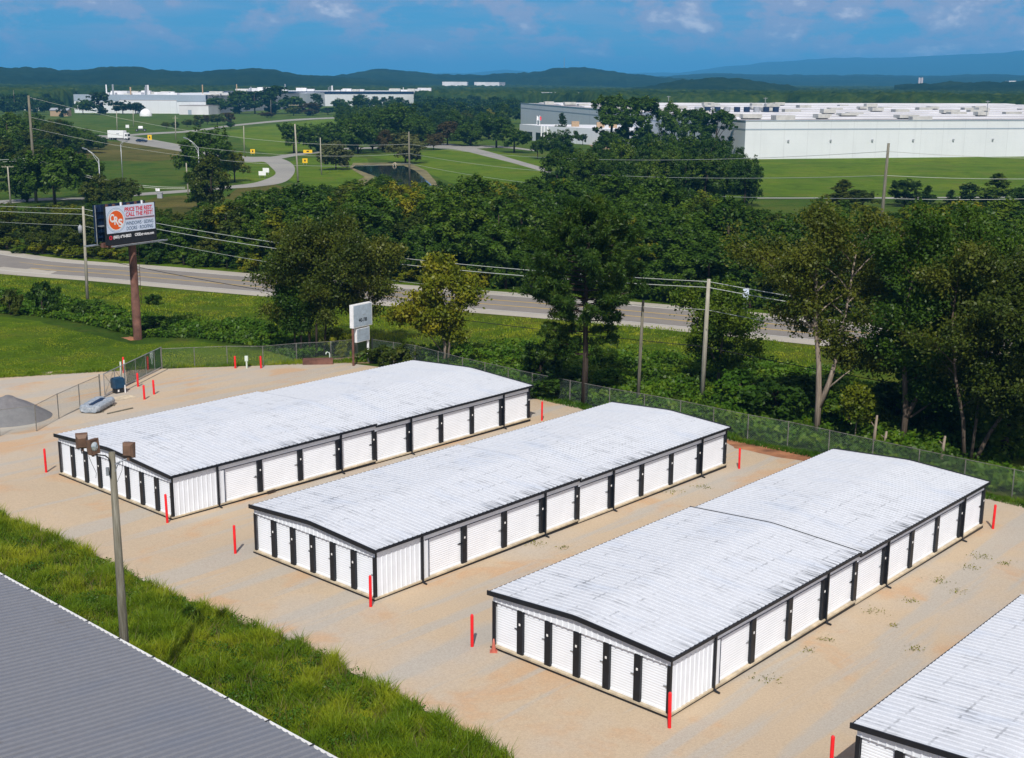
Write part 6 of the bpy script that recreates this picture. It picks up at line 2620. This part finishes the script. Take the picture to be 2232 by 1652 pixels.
# brownish clump left of the pole sign
grown_tree('leafy_tree', 'dark brownish tree with several thin dark trunks, left of the pole sign', G(678, 776),
           [([(-0.9, 0, -.3), (-0.8, 0, 3), (-1.3, 0.3, 6), (-1.6, 0.4, 9)], 0.13), ([(-0.2, 0.3, -.3), (-0.1, 0.3, 3), (0.3, 0.5, 6.5), (0.6, 0.6, 10.6)], 0.15),
            ([(0.5, -0.2, -.3), (0.6, -0.2, 3), (1.3, -0.4, 6), (1.9, -0.4, 9.6)], 0.13), ([(1.1, 0.2, -.3), (1.4, 0.2, 3), (2.4, 0.3, 5.5), (3.2, 0.2, 8.2)], 0.11)],
           (44, 2.8, 10.6, 1.8, 3.9), 'olive', 'bark_dark', 5, per=60)
grown_tree('leafy_tree', 'loose brownish tree just behind the pole sign', G(775, 770),
           [([(0, 0, -.3), (0.2, 0, 3), (-0.2, 0.2, 6.5), (-0.3, 0.2, 9.6)], 0.17), ([(0.3, 0, 1.5), (1.0, 0.2, 4), (1.6, 0.3, 6.2), (2.0, 0.3, 8.2)], 0.12)],
           (22, 3.2, 9.3, 1.6, 3.0), 'olive', 'bark', 6, per=46)
grown_tree('leafy_tree', 'dark leafy young tree tucked beside the brownish clump, over the fence', G(642, 774),
           [([(0, 0, -.3), (0.1, 0, 2.2), (0.0, 0.2, 4.6), (0.1, 0.2, 6.2)], 0.10)], (14, 2.2, 6.0, 1.0, 1.9), 'dark', 'bark_dark', 16, per=60)
# yellow-green tree behind the eight-door building
grown_tree('leafy_tree', 'yellow-green tree with a pale forked trunk behind the eight-door building', G(968, 790),
           [([(0, 0, -.3), (0.1, 0, 1.6), (-0.4, 0.1, 3.6), (-0.9, 0.2, 6.0), (-1.0, 0.2, 8.6)], 0.16), ([(0.35, 0, -.3), (0.5, 0.0, 2.4), (0.35, 0, 4.2), (0.9, 0.1, 6.6)], 0.14),
            ([(-0.1, 0, 0.8), (-1.1, 0.1, 2.2), (-2.2, 0.1, 3.4)], 0.08)],
           (26, 2.0, 8.3, 1.2, 2.7), 'yellow', 'bark_pale', 7, per=50, leaf=0.16, sig=0.36)
# small tree behind the pale pole
grown_tree('leafy_tree', 'loose green tree right behind the pale highway pole', G(1562, 846),
           [([(0, 0, -.3), (0.2, 0, 2.0), (0.3, 0.1, 4.2), (0.1, 0.1, 7.6)], 0.15), ([(0.1, 0, 1.6), (-0.8, 0, 3.4), (-1.6, 0.1, 5.0), (-2.0, .1, 6.2)], 0.10), ([(0.1, 0, 1.2), (1.0, 0, 2.6), (1.7, 0.1, 4.4)], 0.09)],
           (24, 1.6, 7.4, 1.2, 2.4), 'mid', 'bark', 8, per=46)
# the three big trees at the right
grown_tree('leafy_tree', 'big open tree with a pale trunk forked low, right of the pale highway pole', G(1779, 938),
           [([(0, 0, -.4), (0.05, 0, 2.2), (-0.1, 0, 4.8), (-0.5, 0.2, 8.0), (-0.6, 0.3, 11.5), (-0.4, 0.3, 14.8)], 0.27), ([(0.05, 0, 1.6), (0.75, 0.05, 3.6), (1.35, 0.1, 6.2), (1.7, 0.3, 9.2), (2.1, 0.3, 13.0)], 0.22),
            ([(0.55, 0, 3.0), (1.7, -0.1, 4.1), (2.9, -0.1, 5.0)], 0.07), ([(-0.4, 0.2, 7.2), (-1.9, 0.2, 9.0), (-3.0, 0.3, 11.0)], 0.12)],
           (38, 6.2, 14.6, 2.0, 4.2), 'olive', 'bark_pale', 9, per=44, twigs=7)
grown_tree('leafy_tree', 'big dark tree with a bent pale limb, second from the right', G(1966, 968),
           [([(0, 0, -.4), (0.1, 0, 2.2), (-0.2, 0, 5.0), (-0.3, 0.3, 9.0), (0.1, 0.3, 14.2)], 0.26), ([(0.1, 0, 1.8), (0.9, 0, 3.6), (1.8, 0.1, 6.4), (2.6, 0.2, 10.0), (3.0, .2, 12.8)], 0.20),
            ([(0.4, 0, 1.9), (1.6, -0.2, 2.9), (2.9, -0.3, 3.3)], 0.09)],
           (40, 4.2, 14.0, 2.0, 4.3), 'dark', 'bark', 10, per=54, twigs=7)
grown_tree('leafy_tree', 'tangled brown-green tree with curved thin trunks near the right border', G(2112, 1000),
           [([(-0.3, 0, -.4), (-0.6, 0, 2.6), (-1.3, 0.1, 5.4), (-1.8, 0.3, 9.2), (-1.6, .3, 12.5)], 0.16), ([(0.3, 0, -.4), (1.2, 0, 1.8), (2.6, 0.1, 4.0), (3.2, 0.2, 7.4), (3.4, .2, 11.0)], 0.17), ([(0.1, 0, -.3), (0.3, 0, 3.6), (0.6, 0.2, 7.4), (0.9, .3, 12.0)], 0.13)],
           (40, 3.4, 12.6, 1.8, 3.6), 'olive', 'bark', 11, per=44, twigs=7)
grown_tree('leafy_tree', 'dark leafy tree cut by the right border above the fence', G(2262, 1030),
           [([(0, 0, -.4), (0.1, 0, 3), (-0.4, 0.1, 7), (-0.3, 0.1, 12.6)], 0.22), ([(0, 0, 2), (-1.2, 0, 5), (-2.0, 0, 8.5)], 0.14)],
           (32, 2.6, 12.4, 1.8, 3.8), 'olive', 'bark_dark', 12, per=52, twigs=7)
grown_tree('leafy_tree', 'thin yellow-green sapling between the two big pale trunks', G(1862, 965),
           [([(0, 0, -.3), (0.05, 0, 1.6), (0.0, 0.1, 3.6)], 0.06)], (12, 1.5, 3.5, 0.5, 1.0), 'yellow', 'bark_pale', 13, per=34, sig=0.22, leaf=0.12, twigs=4)
grown_tree('leafy_tree', 'dark leafy tree behind the second big tree, over the highway verge', G(2052, 935),
           [([(0, 0, -.4), (0.1, 0, 3), (-0.3, 0.1, 7), (-0.2, 0.1, 12.4)], 0.22)], (34, 2.2, 12.2, 2.0, 4.0), 'dark', 'bark_dark', 22, per=52, twigs=7)
for i, (px, py, pt, lab) in enumerate(((1903, 975, 905, 'bare broken pale stump behind the fence, tallest of three'), (1926, 978, 940, 'short grey stump behind the fence beside the big dark tree'), (2052, 1000, 950, 'pale vine-covered stump behind the fence, right one'))):
    p = G(px, py)
    hh = hgt(p, pt)
    b = MB()
    b.tube([(0, 0, -.3), (0.05, 0, hh * 0.5), (0.12, 0.0, hh)], [0.14, 0.11, 0.07], 8)
    b.tube([(0.05, 0, hh * .6), (-0.25, 0, hh * .8)], [0.05, 0.02], 6)
    tag(b.build('tree_stump', M['bark_pale'], None, p, smooth=True), lab, 'stump')


def pine_tree():
    rng = np.random.default_rng(20)
    rd = random.Random(20)
    p = G(1273, 884)
    t = thing('pine_tree', 'tall pine with dark tufted branches standing at the fence behind the middle building', 'tree', p)
    H = 15.6
    b = MB()
    b.tube([(0, 0, -0.4), (0.05, 0, 4), (-0.05, 0.05, 8), (0.1, 0.05, 12), (0.05, 0, H)], [0.27, 0.22, 0.17, 0.10, 0.03], 10)
    tufts = []
    z = 4.0
    i = 0
    while z < H - 0.3:
        q = z / H
        n = 3 if z < 6.4 else 5
        for k in range(n):
            az_ = i * 1.1 + k * 2 * math.pi / n + rd.uniform(-0.4, 0.4)
            if z < 6.4:
                az_ = rd.choice([0.1, 3.2, -0.4, 2.8, 3.5]) + rd.uniform(-0.3, 0.3)
            base = 4.6 if 7.0 < z < 11 else 3.3 if z < 7 else 4.6 * (1 - (z - 11) / (H - 11)) + 0.7
            L = base * rd.uniform(0.65, 1.12)
            d = Vector((math.cos(az_), math.sin(az_), 0))
            a = Vector((0, 0, z))
            up_ = rd.uniform(-0.05, 0.25) + 0.30 * q
            path = bez(a, a + d * L * 0.55 + Vector((0, 0, L * 0.05)), a + d * L + Vector((0, 0, L * up_)))
            b.tube(path, [0.065, 0.05, 0.04, 0.03, 0.015], 5, caps=False)
            m = int(7 + L * 5.2)
            for _ in range(m):
                u = rd.uniform(0.38 if z > 6.4 else 0.18, 1.0)
                s0 = path[min(3, int(u * 4))].lerp(path[min(4, int(u * 4) + 1)], (u * 4) % 1)
                dv = Vector((rd.gauss(0, 1), rd.gauss(0, 1), rd.gauss(0.3, 0.5))).normalized()
                tufts.append(s0 + dv * rd.uniform(0.1, 0.75) * (0.4 + 0.25 * L / 3))
        z += rd.uniform(0.42, 0.72) + (0.35 if z < 6.4 else 0.0)
        i += 1
    for _ in range(16):
        tufts.append(Vector((rd.gauss(0, .3), rd.gauss(0, .3), H - rd.uniform(-0.3, 1.2))))
    b.build('trunk', M['bark_dark'], t, smooth=True)
    T = np.array([tuple(v) for v in tufts])
    per = 36
    c = np.repeat(T, per, 0)
    d = unit(rng.normal(size=c.shape) + [0, 0, 0.45])
    L = rng.uniform(0.24, 0.50, len(c))[:, None]
    w = unit(np.cross(d, rng.normal(size=c.shape))) * 0.040
    a0, a1 = c + d * 0.02, c + d * L
    mid = c + d * L * 0.55
    v = np.stack([a0, mid + w, a1, mid - w], 1).reshape(-1, 3)
    link('crown', mesh_np('crown', v, 4, LEAF['pine']), t)
    # small dense bush of low branches at the left
    return t


pine_tree()
# scattered bushes on the verge and by the fence
for (px, pb, pt, w, lk_, lab) in ((95, 684, 612, 62, 'dark', 'dark round bush on the left verge below the highway'), (24, 686, 630, 46, 'olive', 'small dark bush at the left edge of the verge'),
                                  (176, 690, 655, 46, 'dark', 'low dark bush at the foot of the transformer pole'), (337, 664, 640, 30, 'dark', 'tiny dark shrub alone on the verge right of the billboard post'),
                                  (235, 700, 664, 60, 'weed', 'bright green bush left of the billboard post'), (330, 722, 690, 70, 'dark', 'dark green bush in the billboard shadow'),
                                  (1215, 866, 800, 110, 'dark', 'dark bushy thicket left of the pine trunk'), (1180, 830, 745, 90, 'pine', 'dark low bush standing out left of the pine on the verge'), (1330, 850, 805, 80, 'weed', 'bright bush right of the pine trunk'),
                                  (1610, 880, 806, 110, 'weed', 'large bright bush right of the pale pole foot'), (1690, 915, 830, 130, 'dark', 'dark thicket under the big pale-trunked tree, left side'), (1850, 930, 850, 120, 'mid', 'green thicket between the big right-hand trees'),
                                  (2050, 950, 860, 150, 'dark', 'dark thicket behind the second big tree'), (2190, 985, 880, 150, 'mid', 'green thicket at the right border behind the fence'), (1740, 880, 815, 110, 'mid', 'green bush behind the pale trunk fork'), (1960, 905, 830, 130, 'dark', 'dark bush on the verge behind the second big tree'),
                                  (840, 795, 752, 70, 'olive', 'brown scrubby bush right of the pole sign'), (880, 792, 745, 66, 'olive', 'brown brush between the pole sign and the yellow-green tree'), (590, 752, 705, 70, 'weed', 'bright bush left of the brownish clump'), (730, 775, 715, 60, 'yellow', 'yellow-green brush behind the fence at the pole sign'), (1010, 792, 745, 60, 'weed', 'bright brush right of the yellow-green tree')):
    mt('shrub', px, pb, pt, w, lk_, lab, 'shrub', 'shrub')

# ---- undergrowth, tall grass and tufts: nobody could count these
def pxpoly(pts):
    return [(G(*q).x, G(*q).y) for q in pts]


def leafy_ground(name, label, poly, n, leafkey, size, hmax, seed, clump=2.2, thr=0.42):
    rng = np.random.default_rng(seed)
    P = sample(poly, n * 2, rng)
    m = fbm(P[:, 0] / clump, P[:, 1] / clump, seed, 3)
    P = P[m > thr - 0.12 * rng.random(len(m))][:n]
    m = fbm(P[:, 0] / clump, P[:, 1] / clump, seed, 3)
    hgt_ = np.clip((m - thr + 0.12) / 0.35, 0.08, 1.0) * hmax
    z = gz_np(P[:, 0], P[:, 1]) + hgt_ * rng.random(len(P)) ** 0.45
    c = np.stack([P[:, 0], P[:, 1], z], -1)
    nrm = unit(rng.normal(size=c.shape) * 0.7 + [0, -0.1, 0.7])
    me = mesh_np(name, cards(c, nrm, np.full(len(c), size), rng, 0.7), 4, LEAF[leafkey])
    return tag(link(name, me), label, 'undergrowth', kind='stuff')


WEED_R = pxpoly([(760, 790), (900, 772), (1010, 775), (1090, 752), (1200, 758), (1330, 772), (1480, 776), (1640, 790), (1760, 806), (1900, 852), (2300, 905), (2360, 1110), (2205, 1082), (2000, 1036), (1800, 990), (1629, 956), (1482, 924), (1328, 895), (1160, 860), (1008, 823), (905, 796)])
WEED_L = pxpoly([(-60, 640), (0, 634), (80, 646), (190, 660), (290, 690), (420, 702), (560, 710), (650, 735), (740, 770), (650, 786), (560, 758), (430, 738), (300, 736), (180, 706), (80, 690), (0, 684), (-60, 690)])
leafy_ground('undergrowth', 'rank green weeds between the highway verge and the back fence', WEED_R, 46000, 'weed', 0.16, 0.95, 41)
leafy_ground('undergrowth', 'darker brambles among the weeds behind the back fence', WEED_R, 12000, 'dark', 0.17, 1.2, 42, 3.0, 0.54)
leafy_ground('undergrowth', 'rank green weeds across the left verge around the billboard post', WEED_L, 22000, 'weed', 0.16, 0.85, 43)
leafy_ground('undergrowth', 'darker brambles on the left verge around the billboard post', WEED_L, 9000, 'dark', 0.16, 0.9, 44, 3.0, 0.55)


def blades(name, label, poly, n, leafkey, h0, h1, w, seed, clump=1.1, cat='grass'):
    rng = np.random.default_rng(seed)
    P = sample(poly, n, rng)
    m = fbm(P[:, 0] / clump, P[:, 1] / clump, seed, 3)
    h = (h0 + (h1 - h0) * np.clip((m - 0.25) / 0.5, 0, 1)) * rng.uniform(0.55, 1.2, n)
    base = np.stack([P[:, 0], P[:, 1], gz_np(P[:, 0], P[:, 1]) - 0.02], -1)
    lean_dir = vnoise(P[:, 0] / 1.7, P[:, 1] / 1.7, seed + 5) * 9 + rng.normal(size=n) * 2.2
    lean = rng.uniform(0.15, 0.75, n) * h
    ld = np.stack([np.cos(lean_dir), np.sin(lean_dir), np.zeros(n)], -1)
    tip = base + ld * lean[:, None] + np.stack([np.zeros(n), np.zeros(n), h], -1)
    mid = base + ld * (lean * 0.28)[:, None] + np.stack([np.zeros(n), np.zeros(n), h * 0.58], -1)
    a = rng.uniform(0, 6.283, n)
    s = np.stack([np.cos(a), np.sin(a), np.zeros(n)], -1) * (w * rng.uniform(0.6, 1.4, n))[:, None]
    v = np.stack([base, mid + s, tip, mid - s], 1).reshape(-1, 3)
    me = mesh_np(name, v, 4, LEAF[leafkey])
    return tag(link(name, me), label, cat, kind='stuff')


TALL = pxpoly([(-120, 1105), (0, 1130), (120, 1182), (235, 1229), (330, 1289), (470, 1342), (640, 1405), (760, 1468), (860, 1528), (1000, 1598), (1090, 1652), (1180, 1720), (1100, 1800), (700, 1800), (560, 1690), (300, 1580), (100, 1470), (-120, 1340)])
blades('tall_grass', 'tall unmown grass between the grey metal building and the gravel', TALL, 190000, 'tall_grass', 0.16, 0.92, 0.014, 51, 0.8)
leafy_ground('weeds', 'broad dark weeds mixed into the tall grass beside the grey building', TALL, 60000, 'weed', 0.045, 0.60, 52, 0.8, 0.44)
blades('seed_stalks', 'pale dry seed stalks standing above the tall grass beside the grey building', TALL, 5000, 'dry', 0.5, 1.0, 0.008, 55)
VERGE = [(p.x, p.y) for p in [G(-60, 640), G(-60, 600), G(0, 600), G(300, 630), G(600, 650), G(1000, 688), G(1300, 702), G(1640, 735), G(1800, 760), G(1760, 806), G(1480, 778), G(1200, 760), G(1000, 760), G(640, 735), G(300, 690)]]
blades('verge_grass', 'short rough grass on the highway verge', VERGE, 42000, 'tall_grass', 0.10, 0.32, 0.035, 53, 2.5)
LAWN = pxpoly([(-40, 700), (90, 702), (180, 724), (290, 752), (420, 748), (560, 762), (640, 776), (630, 790), (470, 796), (372, 798), (150, 806), (-40, 818)])
blades('lawn_grass', 'short mown grass of the lawn left of the gate', LAWN, 26000, 'tall_grass', 0.04, 0.12, 0.03, 54, 2.5)
# ragged grass along the gravel's back and left edges
EDGE = []
for k, (q0, q1) in enumerate((((0, 822), (350, 801)), ((372, 801), (800, 788)), ((1008, 830), (1328, 902)), ((1328, 902), (1800, 1000)), ((1800, 1000), (2300, 1118)))):
    a, c = G(*q0), G(*q1)
    d = (c - a).to_2d().normalized()
    n_ = Vector((-d.y, d.x))
    pl = [(a.x + n_.x * 0.5, a.y + n_.y * 0.5), (c.x + n_.x * 0.5, c.y + n_.y * 0.5), (c.x - n_.x * 0.5, c.y - n_.y * 0.5), (a.x - n_.x * 0.5, a.y - n_.y * 0.5)]
    blades('edge_grass', ('ragged grass along the front edge of the lawn at the drive', 'ragged grass along the fence line by the pole sign', 'ragged grass along the back fence near the pine', 'ragged grass along the back fence behind the middle building', 'ragged grass along the back fence at the right')[k], pl, 3800, 'weed' if k > 1 else 'tall_grass', 0.1, 0.45, 0.03, 60 + k)
# weeds sprouting in the gravel
WS = [(2140, 1215, .9), (2118, 1238, .7), (2050, 1266, .8), (1905, 1335, .7), (1985, 1312, .5), (1800, 1396, .5), (1995, 1416, .6), (1468, 1073, .8), (1533, 1062, .8), (1168, 1188, .7), (1230, 1195, .5), (1680, 1484, .8), (2190, 1230, .5), (1610, 1075, .5), (2085, 1290, .6), (1950, 1365, .4), (1760, 1420, .4)]
rng_ = np.random.default_rng(71)
V_ = []
for (px, py, s_) in WS:
    q = G(px, py)
    n_ = int(70 * s_)
    c = np.stack([q.x + rng_.normal(size=n_) * 0.42 * s_, q.y + rng_.normal(size=n_) * 0.35 * s_, np.zeros(n_)], -1)
    c[:, 2] = gz_np(c[:, 0], c[:, 1]) + 0.02 + rng_.random(n_) * 0.10
    V_.append(cards(c, unit(rng_.normal(size=c.shape) * 0.6 + [0, 0, 1.0]), np.full(n_, 0.045), rng_))
tag(link('gravel_weeds', mesh_np('gravel_weeds', np.vstack(V_), 4, LEAF['yellow'])), 'small weeds sprouting in the gravel between the buildings', 'weeds', kind='stuff')

# ================================================================== HAZE
def haze():
    m = bpy.data.materials.new('haze_air')
    m.use_nodes = True
    t = m.node_tree
    t.nodes.clear()
    v = t.nodes.new('ShaderNodeVolumePrincipled')
    v.inputs['Color'].default_value = (0.12, 0.53, 1.0, 1)
    v.inputs['Density'].default_value = 0.00012
    v.inputs['Anisotropy'].default_value = 0.0
    o = t.nodes.new('ShaderNodeOutputMaterial')
    t.links.new(v.outputs[0], o.inputs['Volume'])
    b = MB()
    b.box(-450.0, 27000.0, -22000.0, 22000.0, -1.6, 470.0)
    ob = b.build('haze', m, None, (ORG[0], ORG[1], 0), (0, 0, TH))
    tag(ob, 'thin blue haze filling the air out to the mountains', 'haze', kind='stuff')


haze()
